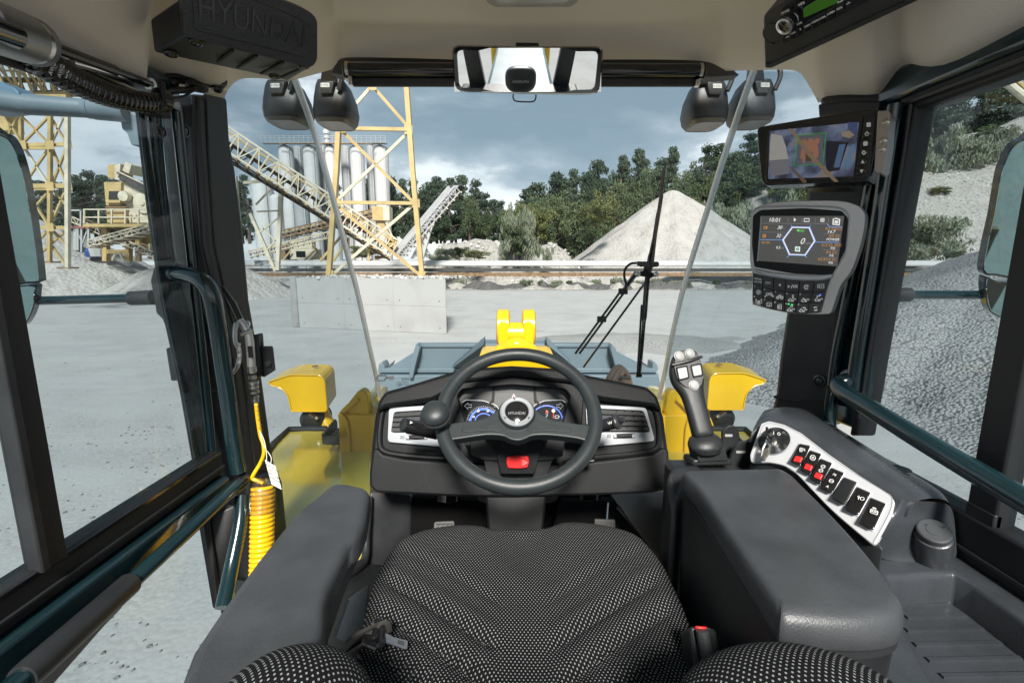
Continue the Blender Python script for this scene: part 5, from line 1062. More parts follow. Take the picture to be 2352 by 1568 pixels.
# ================================================================ STEERING WHEEL
WC = C3(.0163, 1.123, -.375); Wn = V((0, -math.cos(R(50)), math.sin(R(50)))); W = Pl.__new__(Pl); W.p = WC; W.n = Wn
wa = V((1, 0, 0)); wb = Wn.cross(wa) * -1
if wb.z < 0: wb = -wb
t = thing('steering_wheel', WC, 'dark grey two spoke steering wheel with a round spinner knob on its rim', 'steering wheel')
MB().tube([WC + wa * math.cos(a) * .19 + wb * math.sin(a) * .19 for a in [2 * math.pi * k / 96 for k in range(96)]], .0182, 20, ring=True).build('rim', rim_m, t, sharp=None)
for a in (153, 27, 231, 309):
    a = R(a); c = WC + wa * math.cos(a) * .19 + wb * math.sin(a) * .19; dd = (-wa * math.sin(a) + wb * math.cos(a)); MB().tube([c - dd * .0007, c + dd * .0007], .0185, 20).build('rim_joint', rubber, t)
SP = [(1022, 978), (1046, 970), (1080, 965), (1110, 960), (1136, 946), (1160, 925), (1187, 916), (1214, 925), (1238, 946), (1262, 961), (1295, 967), (1330, 973), (1356, 978), (1352, 1010), (1326, 1006), (1290, 1001), (1252, 998), (1222, 1000), (1206, 1007), (1188, 1011), (1170, 1007), (1154, 1000), (1120, 998), (1080, 1003), (1046, 1008), (1026, 1008)]
MB().prism([W.at(u, v, .010) for u, v in cat([V(q) for q in SP], 3, closed=True)], -Wn * .026).build('spokes', rim_m, t, bevel=.006, seg=3)
SP2 = [(1060, 982), (1120, 975), (1150, 962), (1165, 985), (1150, 990), (1110, 988), (1062, 992)]
for s in (0, 1): MB().prism([W.at(q[0] if not s else 2374 - q[0], q[1], .0125) for q in rnd(SP2, 3)], -Wn * .004).build('spoke_inset', rim_m, t, bevel=.0015)
HC = W.at(1187, 950, .010)
MB().lathe(HC, Wn, [(.0, -.03), (.046, -.03), (.046, .004), (.042, .010)], 40).build('hub', rim_m, t)
MB().lathe(HC + Wn * .009, Wn, [(.0415, 0), (.0415, .003), (.038, .006), (.030, .005), (.0285, .002)], 40).build('hub_ring', silver, t)
MB().lathe(HC + Wn * .010, Wn, [(.0290, 0), (.0285, .003), (.02, .006), (.01, .0075), (.0003, .008)], 36).build('horn_button', gloss, t)
Wt = W.off(.0265); text('lettering', 'HYUNDAI', Wt, 1187, 949, .0078, silver, t, off=.0, wscale=.86, ext=.0012)
for a, b in ((-90, 0), (-35, 0), (215, 0), (100, 0)):
    a = R(a); c = HC + Wn * .0150 + wa * math.cos(a) * .035 + wb * math.sin(a) * .035; e = wa * math.cos(a) + wb * math.sin(a); g_ = Wn.cross(e)
    MB().prism([c - e * .003 + g_ * 0, c + e * .002 + g_ * .004, c + e * .002 - g_ * .004], -Wn * .001).build('symbol', ink if a == R(-90) else plast2, t)
KC = W.at(1006, 978, .0) ; kp = KC + Wn * .034
kn = MB().lathe(KC, Wn, [(.012, .0), (.012, .03), (.029, .034), (.0345, .042), (.0345, .048)], 32).build('spinner_base', plastic, t)
kr = MB().lathe(KC, Wn, [(.033, .044), (.0352, .046), (.0352, .052), (.033, .054)], 64).build('knurled_ring', plast2, t)
for k in range(40):
    a = 2 * math.pi * k / 40; c = KC + Wn * .049 + (wa * math.cos(a) + wb * math.sin(a)) * .0353; MB().bar(c - Wn * .003, c + Wn * .003, .0022, .0022).build('knurl', plast2, kr)
kd = V((0, -.55, .83)).normalized()
MB().lathe(KC, Wn, [(.0335, .052), (.0332, .060), (.030, .068), (.023, .074), (.012, .0775), (.0003, .0785)], 40).build('spinner_knob', rim_m, t, sharp=None)
# stalks
t = thing('turn_signal_stalk', P(980, 980, 1.2), 'thick black signal stalk with a white arrow left of the steering column', 'stalk')
a = P(926, 975, 1.16); b = P(1050, 1003, 1.25); MB().tube([a, a.lerp(b, .02), b], [.0165, .0185, .015], 24).build('barrel', gloss, t)
MB().lathe(a, a - b, [(.0178, -.002), (.0178, .001), (.015, .003), (.006, .002), (.001, .002)], 24).build('end_cap', plastic, t); sp_ = Yp(1.15); MB().prism([P(942, 967, 1.147), P(948, 971, 1.15), P(941, 973, 1.147)], V((0, .003, .0))).build('symbol', ink, t)
MB().tube([a.lerp(b, .06) + V((0, -.006, -.017)), a.lerp(b, .6) + V((0, -.006, -.016))], .003, 6).build('ridge', gloss, t)
t = thing('wiper_stalk', P(1400, 970, 1.2), 'black wiper stalk with a round end button right of the steering column', 'stalk')
a = P(1433, 963, 1.17); b = P(1310, 1000, 1.26); MB().tube([a.lerp(b, .12), b], .0165, 22).build('barrel', plastic, t); MB().lathe(a.lerp(b, .13), a - b, [(.014, -.004), (.0205, -.002), (.0205, .004), (.014, .009)], 24).build('collar', plast2, t)
MB().tube([a.lerp(b, .05), a], .008, 18).build('end_button', plast2, t); text('lettering', 'W  I', Yp(1.155), 1405, 970, .008, ink, t, ang=18, off=.004)

# ================================================================ WALLS BELOW, FLOOR, PEDALS
t = thing('cab_floor', C3(0, 1, -1.2), 'black rubber covered cab floor and side trims around the pedals', 'floor')
darkm = mat('floor_black', (.004, .004, .004), .9, spec=.1, bump=.3, bs=300)
MB().box(C3(.08, 1.25, -1.05), (1.15, .75, .03)).build('floor_mat', darkm, t)
MB().prism([P(u, v, 1.66) for u, v in ((860, 1120), (1530, 1120), (1560, 1420), (930, 1420))], V((0, .02, 0))).build('toe_board', darkm, t)
MB().prism([P(848, 1128, 1.42), P(945, 1138, 1.46), P(944, 1300, 1.40), P(880, 1330, 1.3), P(838, 1300, 1.28), P(846, 1200, 1.38)], V((0, .03, 0))).build('left_kick_panel', plast2, t, bevel=.01)
MB().prism([P(945, 1142, 1.47), P(942, 1260, 1.42), P(950, 1300, 1.4), P(1120, 1300, 1.4), P(1120, 1150, 1.47)], V((0, .03, 0))).build('pedal_well', darkm, t)
MB().tube(cat([P(848, 1140, 1.40), P(842, 1220, 1.34), P(838, 1282, 1.28), P(815, 1305, 1.22), P(760, 1335, 1.12), P(710, 1372, 1.02)]), [.012] * 12 + [.012 + .001 * k for k in range(19)], 12).build('sill_bead', plast2, t)
MB().prism([P(838, 1290, 1.30), P(930, 1300, 1.3), P(880, 1400, 1.02), P(800, 1568, .72), P(700, 1568, .72), P(738, 1345, 1.1)], V((.0, .0, -.04))).build('sill_panel', plast2, t, bevel=.01)
MB().prism([PZ(800, 1385, -.80), PZ(850, 1350, -.80), PZ(840, 1440, -.8), PZ(780, 1568, -.8), PZ(735, 1568, -.8)], V((0, 0, .015))).build('seat_base_plate', pad_m, t, bevel=.004)
MB().tube([PZ(800, 1382, -.79), PZ(735, 1560, -.79)], .006, 6).build('seat_rail', gloss, t)
MB().prism([P(1400, 1132, 1.52), P(1535, 1128, 1.42), P(1545, 1250, 1.2), P(1560, 1340, 1.05), P(1480, 1240, 1.3)], V((0, .03, -.01))).build('right_kick_panel', plast2, t, bevel=.01)
MB().tube(cat([P(1420, 1165, 1.45), P(1470, 1220, 1.35), P(1535, 1290, 1.2), P(1560, 1320, 1.1)]), .008, 8).build('panel_edge', plast2, t)
MB().prism([P(1290, 1150, 1.60), P(1420, 1150, 1.56), P(1440, 1300, 1.4), P(1250, 1300, 1.4)], V((0, .03, 0))).build('right_pedal_well', darkm, t)
for k in range(1, 2): MB().tube([P(1397, 1155, 1.5), P(1394, 1195, 1.38)], .003, 6).build('pedal_rod', steel, t)
t = thing('brake_pedal', P(1020, 1230, 1.36), 'grey ribbed brake pedal left of the steering column', 'pedal')
bpl = Yp(1.36, 25, z=-.75)
pp = slab('pad', [(997, 1198), (1043, 1196), (1046, 1290), (992, 1290)], bpl, .012, mat('pedal_grey', (.09, .09, .088), .6, bump=.3, bs=200), t, r=5, bevel=.002)
for k in range(6):
    MB().bar(bpl.at(1001, 1203 + k * 12, .002), bpl.at(1040, 1202 + k * 12, .002), .003, .003, up=bpl.n).build('tread_bar', rubber, pp)
    for j in range(4): MB().bar(bpl.at(1003 + j * 10, 1211 + k * 12, .0015), bpl.at(1009 + j * 10, 1204 + k * 12, .0015), .002, .002, up=bpl.n).build('tread_notch', rubber, pp)
t = thing('throttle_pedal', P(1390, 1230, 1.38), 'dark ribbed throttle pedal right of the steering column', 'pedal')
apl = Yp(1.38, 25, z=-.75); pp = slab('pad', [(1366, 1191), (1413, 1193), (1416, 1290), (1364, 1290)], apl, .012, mat('pedal_black', (.04, .04, .04), .6), t, r=3, bevel=.002)
for k in range(9): MB().bar(apl.at(1370 + k * 5, 1196, .002), apl.at(1370 + k * 5, 1280, .002), .002, .003, up=apl.n).build('tread_bar', rubber, pp)

# ================================================================ SEAT
t = thing('operator_seat', C3(.02, .6, -.9), 'operator seat with dotted black cloth cushion and side bolsters', 'seat')
B0 = [(840, 1401), (848, 1372), (860, 1340), (883, 1296), (908, 1263), (938, 1246), (988, 1231), (1050, 1223), (1100, 1225), (1128, 1233), (1176, 1234), (1250, 1231), (1280, 1222), (1301, 1217), (1351, 1218), (1413, 1228), (1463, 1245), (1498, 1276), (1526, 1313), (1551, 1365), (1574, 1415), (1591, 1463), (1610, 1540)]
bl_ = [PZ(u, v, -.63) for u, v in B0]; q = bl_[0]
left_ = [PZ(818, 1500, -.63), PZ(808, 1568, -.63), C3(-.262, .45, -.63), C3(-.25, .30, -.63)]; right_ = [C3(.285, .42, -.63), C3(.27, .30, -.63)]
loop = left_[::-1] + bl_ + right_ + [C3(.1, .27, -.63), C3(-.1, .27, -.63)]
loop = cat(loop, 5, closed=True); ctr = C3(.02, .68, -.6)
def cush(x, y):
    X = x - .02; h = .012 * math.exp(-(X / .05) ** 2) * sm((y - .8) / .15) * -1 + .010 * (math.exp(-((abs(X) - .13) / .07) ** 2)) * sm((y - .75) / .2)
    q_ = (y - .605) - .92 * abs(X) + .5 * X * X
    for c_, a_ in ((0, .011), (-.075, .010), (-.15, .008), (.10, .004)):
        h -= a_ * math.exp(-((q_ - c_) / .011) ** 2) * sm((abs(X) - .02) / .05) * sm((.285 - abs(X)) / .05)
        h += a_ * .5 * math.exp(-((q_ - c_ - .03) / .018) ** 2) * sm((abs(X) - .02) / .05)
    h += noise.noise(V((x * 14, y * 14, 2))) * .003
    return h
rows = []
for s, z in [(.985, -.80), (1.0, -.74), (1.004, -.68), (1.003, -.65), (.995, -.628), (.98, -.612), (.96, -.603)] + [(.96 - .96 * (k / 44) ** .9, None) for k in range(1, 45)]:
    row = []
    for p in loop:
        x = ctr.x + (p.x - ctr.x) * s; y = ctr.y + (p.y - ctr.y) * s
        zz = z if z is not None else -.603 + .008 * (1 - s)
        row.append(C3(x, y, zz + (cush(x, y) * sm((.99 - s) / .12) if z is None or s < .99 else 0)))
    rows.append(row + [row[0]])
cu_ = MB().sheet(rows).build('cushion', seat_m, t, sharp=None)
uvset(cu_, lambda c: (c.x + .0, c.y + (.8 * (c.z if c.z < .26 else .26))))
# backrest with the two bolsters, and the head rest behind the eye point
def blob(name, c, r3, m_, n=40, k=30, e=2.3):
    mb = MB(); rows = []
    for j in range(k + 1):
        th_ = math.pi * j / k; row = []
        for i in range(n + 1):
            ph = 2 * math.pi * i / n; f = lambda q, p=2 / e: math.copysign(abs(q) ** p, q)
            row.append(c + V((f(math.sin(th_)) * f(math.cos(ph)) * r3[0], f(math.sin(th_)) * f(math.sin(ph)) * r3[1], f(math.cos(th_)) * r3[2])))
        rows.append(row)
    return uvset(mb.sheet(rows).build(name, m_, t, sharp=None), lambda c_: (c_.x, c_.y - c_.z * .9))
blob('bolster', PZ(652, 1640, -.415) - V((0, 0, .034)), (.083, .085, .075), seat_m, e=2.1); blob('bolster', PZ(1868, 1672, -.42) - V((0, 0, .034)), (.128, .10, .082), seat_m, e=2.1)
blob('backrest', C3(.02, .12, -.55), (.25, .09, .30), seat_m, e=3.5)
hr_ = blob('head_rest', C3(.02, -.12, -.16), (.15, .06, .11), pad_m, e=3); text('lettering', 'HYUNDAI', Yp(-.055, 0, yaw=180), 1176, 784, .022, ink, None, off=0).name = 'tmp_lettering'
o = bpy.data.objects['tmp_lettering']; bpy.data.objects.remove(o)
cu2 = bpy.data.curves.new('l', 'FONT'); cu2.body = 'HYUNDAI'; cu2.size = .034; cu2.extrude = .001; cu2.align_x = 'CENTER'; tmp = bpy.data.objects.new('l', cu2); sc.collection.objects.link(tmp); bpy.context.view_layer.update()
me = bpy.data.meshes.new_from_object(tmp.evaluated_get(bpy.context.evaluated_depsgraph_get())); bpy.data.objects.remove(tmp)
for v_ in me.vertices: v_.co = C3(.02 - v_.co.x, -.055 + v_.co.z, -.17 + v_.co.y) - wloc(t)
me.materials.clear(); me.materials.append(ink); o = bpy.data.objects.new('lettering', me); sc.collection.objects.link(o); o.parent = t
# belt
t = thing('seat_belt', PZ(830, 1480, -.6), 'black webbing seat belt with metal tongue lying on the cushion edge', 'seat belt')
wbm = mat('webbing', (.045, .042, .038), .7, bump=1, bs=900)
c_ = [PZ(790, 1520, -.66), PZ(800, 1490, -.60), PZ(822, 1462, -.565), PZ(850, 1436, -.555), PZ(868, 1440, -.562), PZ(872, 1462, -.575)]
cc_ = cat(c_, 5); wv_ = V((.030, .020, 0)); MB().sheet([[q - wv_ * .55 for q in cc_], [q + wv_ * .55 for q in cc_]]).build('strap', wbm, t, solid=.003)
c_ = cat([PZ(872, 1462, -.578), PZ(850, 1470, -.585), PZ(812, 1497, -.61), PZ(780, 1540, -.68)], 5); MB().sheet([[q - wv_ * .5 for q in c_], [q + wv_ * .5 for q in c_]]).build('strap', wbm, t, solid=.003)
MB().tube([PZ(u, v, -.565) for u, v in rnd([(862, 1426), (878, 1430), (876, 1478), (868, 1486), (838, 1474), (840, 1464), (862, 1466)], 4)], .0055, 10, ring=True).build('slide_loop', gloss, t)
tp = Pl(PZ(878, 1452, -.568), PZ(935, 1470, -.575), PZ(880, 1474, -.575))
tg = MB().prism([tp.at(u, v, .006) for u, v in rnd([(878, 1450), (892, 1455), (905, 1462), (937, 1470), (935, 1490), (925, 1488), (890, 1476), (876, 1474)], 3)], -tp.n * .004).build('tongue', mat('dark_steel', (.16, .18, .21), .3, .8), t, bevel=.001)
MB().prism([tp.at(u, v, .007) for u, v in ((914, 1468), (929, 1472), (928, 1482), (913, 1477))], -tp.n * .001).build('tongue_slot', rubber, tg); 
MB().prism([PZ(780, 1520, -.62), PZ(812, 1505, -.62), PZ(815, 1568, -.62), PZ(790, 1590, -.62)], V((0, 0, -.08))).build('anchor_cover', plastic, t, bevel=.006)
t = thing('belt_buckle', PZ(1630, 1500, -.62), 'black belt buckle with a red release button beside the cushion', 'buckle')
bk = [PZ(1583, 1437, -.53), PZ(1627, 1438, -.53), PZ(1648, 1444, -.535), PZ(1662, 1568, -.60), PZ(1600, 1575, -.60)]
MB().prism(bk, V((0, .035, -.04))).build('housing', plastic, t, bevel=.005); MB().tube([PZ(1612, 1446, -.528), PZ(1634, 1566, -.592)], .009, 10).build('edge', pad_m, t)
MB().prism([PZ(1597, 1435, -.527), PZ(1625, 1437, -.527), PZ(1623, 1443, -.527), PZ(1598, 1441, -.527)], V((0, .01, -.015))).build('release_button', red, t, bevel=.002)
# ---- left armrest
t = thing('armrest', C3(-.3, .6, -.6), 'grey vinyl folding armrest left of the seat', 'armrest')
AR = [(763, 1105), (800, 1106), (843, 1116), (850, 1126), (840, 1188), (823, 1228), (806, 1240), (795, 1256), (780, 1288), (752, 1345), (744, 1383), (742, 1438), (728, 1500), (700, 1640), (400, 1640), (412, 1560), (440, 1488), (500, 1401), (588, 1282), (675, 1176)]
top = [PZ(u, v, -.42) for u, v in AR]
MB().prism(top, V((0, 0, -.052))).build('pad', pad_m, t, bevel=.021, seg=5)
MB().prism([PZ(u, v, -.44) for u, v in ((800, 1120), (845, 1130), (836, 1190), (790, 1290), (748, 1400), (730, 1500), (700, 1600), (600, 1600), (700, 1300))], V((0, 0, -.055))).build('under_shell', plastic, t, bevel=.01)
# ================================================================ RIGHT CONSOLE
t = thing('armrest_console', C3(.45, .8, -.9), 'wide padded armrest console right of the seat', 'armrest')
AR = [(1566, 1078), (1600, 1071), (1764, 1069), (1789, 1069), (1814, 1081), (1839, 1104), (1926, 1190), (2014, 1288), (2072, 1366), (2083, 1388), (2060, 1418), (1964, 1428), (1814, 1416), (1790, 1400), (1764, 1360), (1690, 1250), (1641, 1176), (1601, 1116)]
Za = -.395
top = [PZ(u, v, Za) for u, v in AR]; cen = sum(top, V((0, 0, 0))) / len(top)
lidr = []
for s, dz in ((.88, .001), (.93, -.001), (.965, -.006), (.985, -.013), (.997, -.022), (1.0, -.036), (.985, -.040)):
    lidr.append([cen + (p - cen) * s + V((0, 0, dz)) for p in cat(top, 4, closed=True)])
MB().loft(lidr).build('pad', pad_m, t, sharp=50)
def shrink(pts, s, dz): c = sum(pts, V((0, 0, 0))) / len(pts); return [c + (p - c) * s + V((0, 0, dz)) for p in pts]
ct = cat(top, 4, closed=True)
MB().loft([shrink(ct, .965, -.038), shrink(ct, .955, -.09), shrink(ct, .91, -.30), shrink(ct, .88, -.6)]).build('storage_tub', plastic, t, sharp=50)
MB().loft([shrink(ct, .985, -.041), shrink(ct, .985, -.050), shrink(ct, .97, -.052)]).build('lid_seam', plast2, t)
sidep = Pl(PZ(1545, 1100, -.46), PZ(1700, 1400, -.46), PZ(1560, 1200, -.62))
base_ = [PZ(1533, 1086, -.43), PZ(1545, 1064, -.42), PZ(1600, 1058, -.42), PZ(1640, 1075, -.43), PZ(1720, 1300, -.52), PZ(1780, 1460, -.6), PZ(1700, 1500, -.62), PZ(1600, 1400, -.66), PZ(1545, 1210, -.62), PZ(1532, 1150, -.55)]
MB().prism([PZ(1530, 1090, -.44), PZ(1548, 1064, -.425), PZ(1606, 1060, -.425), PZ(1620, 1090, -.44), PZ(1660, 1200, -.47), PZ(1576, 1110, -.44), PZ(1548, 1180, -.50)], V((0, .01, -.35))).build('front_shell', plast2, t, bevel=.012)
for u, v, z in ((1551, 1203, -.60), (1708, 1424, -.52)): MB().lathe(PZ(u, v, z), (-1, -.35, .2), [(.012, 0), (.012, .003), (.009, .001), (.006, .003), (.001, .004)], 14).build('screw', screw_m, t)
# joystick
t = thing('joystick', C3(.42, 1.02, -.4), 'black joystick lever with pale round buttons on the console', 'joystick')
J = Yp(1.02, 25, x=.4, z=-.3)
secs = []
JS = [((1541, 838), (1612, 822), .012), ((1543, 856), (1623, 852), .020), ((1549, 876), (1624, 868), .021), ((1558, 890), (1622, 884), .020), ((1571, 906), (1621, 900), .017), ((1577, 926), (1625, 920), .0165), ((1584, 946), (1630, 938), .017), ((1590, 970), (1637, 962), .018), ((1597, 996), (1644, 988), .018), ((1599, 1008), (1648, 1000), .018)]
top_ = [((1556, 806), (1596, 800), .006), ((1546, 818), (1606, 810), .010)]
for (a, b, d_) in top_ + JS:
    pa = J.at(*a); pb_ = J.at(*b); m_ = (pa + pb_) / 2; h_ = (pb_ - pa) / 2; secs.append([m_ - J.n * d_ + h_ * (abs(math.cos(k)) ** .7 * (1 if math.cos(k) > 0 else -1)) + J.n * d_ * (abs(math.sin(k)) ** .7 * (1 if math.sin(k) > 0 else -1)) for k in [2 * math.pi * i / 24 for i in range(24)]])
MB().loft(secs).build('grip', plastic, t, sharp=None, sub=1)
fpn = J.off(-.0005)
fpt = slab('face_plate', [(1548, 842), (1552, 814), (1570, 803), (1590, 802), (1604, 814), (1612, 836), (1618, 862), (1612, 884), (1596, 896), (1576, 890), (1556, 872)], fpn, .004, plastic, t, r=6, bevel=.001, front=.0015)
MB().tube(cat([J.at(1544, 838, .002), J.at(1580, 829, .006), J.at(1612, 819, .002)]), .0035, 8).build('ridge', plastic, t)
for u, v, r in ((1559, 818, .0098), (1583.5, 812, .0095), (1593, 885, .0098)):
    MB().lathe(J.at(u, v, .0), J.n, [(r * 1.2, 0), (r * 1.2, .0025), (r * 1.02, .003), (r, .002), (r, .0055), (r * .8, .0068), (.0003, .0072)], 24).build('round_button', btn_w, t)
for px in ([(1556, 846), (1577, 842), (1581, 866), (1561, 871)], [(1589, 841), (1609, 837), (1613, 860), (1594, 864)]):
    c0 = V((sum(p[0] for p in px) / 4, sum(p[1] for p in px) / 4)); o2 = [tuple(c0 + (V(p) - c0) * 1.28) for p in px]
    slab('button_surround', o2, J, .004, gloss, t, r=4, bevel=.001, front=.003); slab('rocker_button', px, J, .004, btn_w, t, r=3, bevel=.0015, front=.007)
secs = []
for (u0, u1, v, dd) in ((1600, 1648, 996, .018), (1590, 1662, 1006, .026), (1587, 1667, 1016, .029), (1590, 1666, 1026, .028), (1600, 1658, 1033, .022), (1600, 1664, 1036, .022)):
    pa = J.at(u0, v + 3); pb_ = J.at(u1, v - 3); m_ = (pa + pb_) / 2 - J.n * .018; h_ = (pb_ - pa) / 2; secs.append([m_ + h_ * math.cos(k) + V((0, 1, 0)) * dd * math.sin(k) for k in [2 * math.pi * i / 24 for i in range(24)]])
MB().loft(secs).build('boot', plastic, t, sharp=None)
Jb = Yp(.985, 10, x=.4, z=-.38)
MB().prism([Jb.at(u, v) for u, v in rnd([(1598, 1030), (1664, 1028), (1673, 1057), (1605, 1060)], 2)], -Jb.n * .05).build('base_block', plastic, t, bevel=.003); MB().prism([Jb.at(u, v, -.004) for u, v in ((1592, 1055), (1678, 1053), (1684, 1068), (1590, 1070))], -Jb.n * .06).build('base_plate', plastic, t, bevel=.004)
text('lettering', 'REXROTH', Jb, 1636, 1046, .0085, plast2, t, ang=1, off=.0005, wscale=1.1)
# bracket with pale slots behind the joystick
t = thing('lever_guard', C3(.55, 1.05, -.42), 'black curved guard plates with pale slots behind the joystick', 'guard')
for px, y, s in (([(1660, 990), (1672, 978), (1684, 977), (1696, 982), (1700, 1006), (1712, 1016), (1742, 1000), (1748, 1075), (1660, 1075)], 1.10, (1665, 1000, 1683, 1000)), ([(1690, 1026), (1700, 1014), (1728, 1014), (1740, 996), (1745, 1072), (1670, 1072)], 1.05, (1691, 1038, 1714, 1038))):
    pl_ = Yp(y, 5); g__ = slab('guard_plate', px, pl_, .01, plastic, t, r=4, bevel=.002); slab('slot', rnd([(s[0], s[1] - 3), (s[2], s[1] - 3), (s[2], s[1] + 3), (s[0], s[1] + 3)], 3), pl_, .002, btn_w, g__, front=.001, bevel=.0005)
# switch console
t = thing('side_console', C3(.7, .85, -1), 'dark moulded side console with white switch plate, socket and ribbed tray', 'console')
Sp = Pl(PZ(1748, 971, -.355), PZ(2051, 1150, -.402), PZ(2008, 1250, -.463))
WP = [(1738, 1000), (1748, 972), (1766, 966), (1800, 974), (1839, 993), (1900, 1040), (1972, 1090), (2045, 1135), (2055, 1152), (2048, 1182), (2012, 1248), (2002, 1250), (1919, 1180), (1868, 1128), (1830, 1088), (1800, 1068), (1764, 1060), (1724, 1060), (1722, 1045)]
plate = MB().prism([Sp.at(u, v) for u, v in rnd(WP, 5, 3)], -Sp.n * .01).build('switch_plate', white_p, t, bevel=.0015)
mb = MB(); mb.tube([Sp.at(u, v, -.0002) for u, v in cat([V((1176 + (u - 1890) * .965 + 714, 1100 + (v - 1100) * .955)) for u, v in WP], 3, closed=True)], .0008, 5, ring=True); mb.build('plate_groove', silver, plate)
bodyt = [(1764, 946), (1830, 950), (1896, 966), (1959, 1004), (2060, 1068), (2158, 1134), (2189, 1180), (2194, 1278)]
up1 = [Sp.at(u, v, -.003) for u, v in ((1722, 1000), (1738, 968), (1764, 955), (1810, 966), (1850, 985), (1910, 1030), (1980, 1078), (2060, 1128), (2072, 1142), (2082, 1148), (2090, 1152))]
up2 = [PX(u, v, x) for u, v, x in ((1762, 940, .62), (1790, 936, .68), (1830, 938, .73), (1868, 945, .77), (1896, 966, .79), (1959, 1004, .795), (2040, 1056, .797), (2110, 1094, .797), (2150, 1120, .795), (2175, 1138, .79), (2187, 1160, .785))]
mid = [a.lerp(b, .45) + V((0, 0, .012)) for a, b in zip(up1, up2)]; mid2 = [a.lerp(b, .85) + V((0, 0, .010)) for a, b in zip(up1, up2)]
MB().sheet([[q - V((0, 0, .03)) for q in up1], up1, mid, mid2, up2, [q + V((.005, 0, -.06)) for q in up2]]).build('body', console_m, t, sharp=None, sub=1)
ew = [[Sp.at(2056, 1146, -.004), Sp.at(2050, 1182, -.004), Sp.at(2034, 1216, -.004), Sp.at(2010, 1254, -.004), Sp.at(2006, 1262, -.01)],
      [PZ(2074, 1146, -.392), PZ(2066, 1180, -.418), PZ(2050, 1216, -.445), PZ(2030, 1262, -.49), PZ(2018, 1280, -.51)],
      [PZ(2086, 1148, -.396), PZ(2082, 1180, -.424), PZ(2074, 1220, -.452), PZ(2054, 1268, -.50), PZ(2040, 1286, -.514)],
      [PZ(2110, 1150, -.398), PZ(2108, 1180, -.428), PZ(2104, 1225, -.46), PZ(2094, 1276, -.508), PZ(2088, 1292, -.516)],
      [PZ(2160, 1152, -.405), PZ(2162, 1180, -.432), PZ(2162, 1225, -.465), PZ(2162, 1272, -.50), PZ(2160, 1290, -.516)],
      [PX(2186, 1160, .785), PX(2192, 1190, .785), PX(2195, 1225, .785), PX(2197, 1262, .782), PX(2199, 1282, .782)]]
MB().sheet(ew).build('end_wall', console_m, t, sharp=None, sub=2)
MB().lathe(PX(2063, 1094, .745), (0, 0, 1), [(.018, .016), (.0185, .0162), (.019, .0164), (.0175, .0158)], 28).build('blank_plug', plastic, t)
# ignition
ic = Sp.at(1779, 1013, .0)
ig = MB().lathe(ic, Sp.n, [(.032, 0), (.032, .003), (.0295, .004), (.029, .0025), (.0003, .0025)], 36).build('ignition_ring', plastic, t)
MB().lathe(ic, Sp.n, [(.0305, .002), (.0318, .004), (.033, .0025)], 36).build('ignition_trim', silver, t)
MB().lathe(Sp.at(1773, 1016, .003), Sp.n, [(.0115, 0), (.0115, .005), (.008, .007), (.003, .0075), (.0003, .0075)], 20).build('key_barrel', steel, ig)
mb = MB(); mb.tube([Sp.at(1789 + 3 * math.cos(a), 996 + 3 * math.sin(a), .0032) for a in [.6 * k for k in range(11)]], .0007, 4); seg_(mb, Sp, 1777, 990, 1777, 998, .001, .0032); mb.build('symbol', ink, ig)
kk_ = Pl(Sp.at(1773, 1014, .03), Sp.at(1760, 1040, .03), Sp.at(1773, 1014, 0))
MB().prism([Sp.at(1770, 996, .014), Sp.at(1776, 996, .014), Sp.at(1776, 1022, .014), Sp.at(1770, 1022, .014)], Sp.n * .03).build('key_head', gloss, ig, bevel=.002)
MB().tube([Sp.at(u, v, .02) for u, v in rnd([(1760, 1014), (1770, 1018), (1766, 1040), (1754, 1058), (1748, 1050), (1752, 1030)], 4)], .0022, 8, ring=True).build('key_ring', steel, ig); MB().prism([Sp.at(u, v, .012) for u, v in rnd([(1752, 1034), (1764, 1030), (1766, 1046), (1756, 1060), (1748, 1056)], 3)], Sp.n * .003).build('spare_key', steel, ig, bevel=.0008)
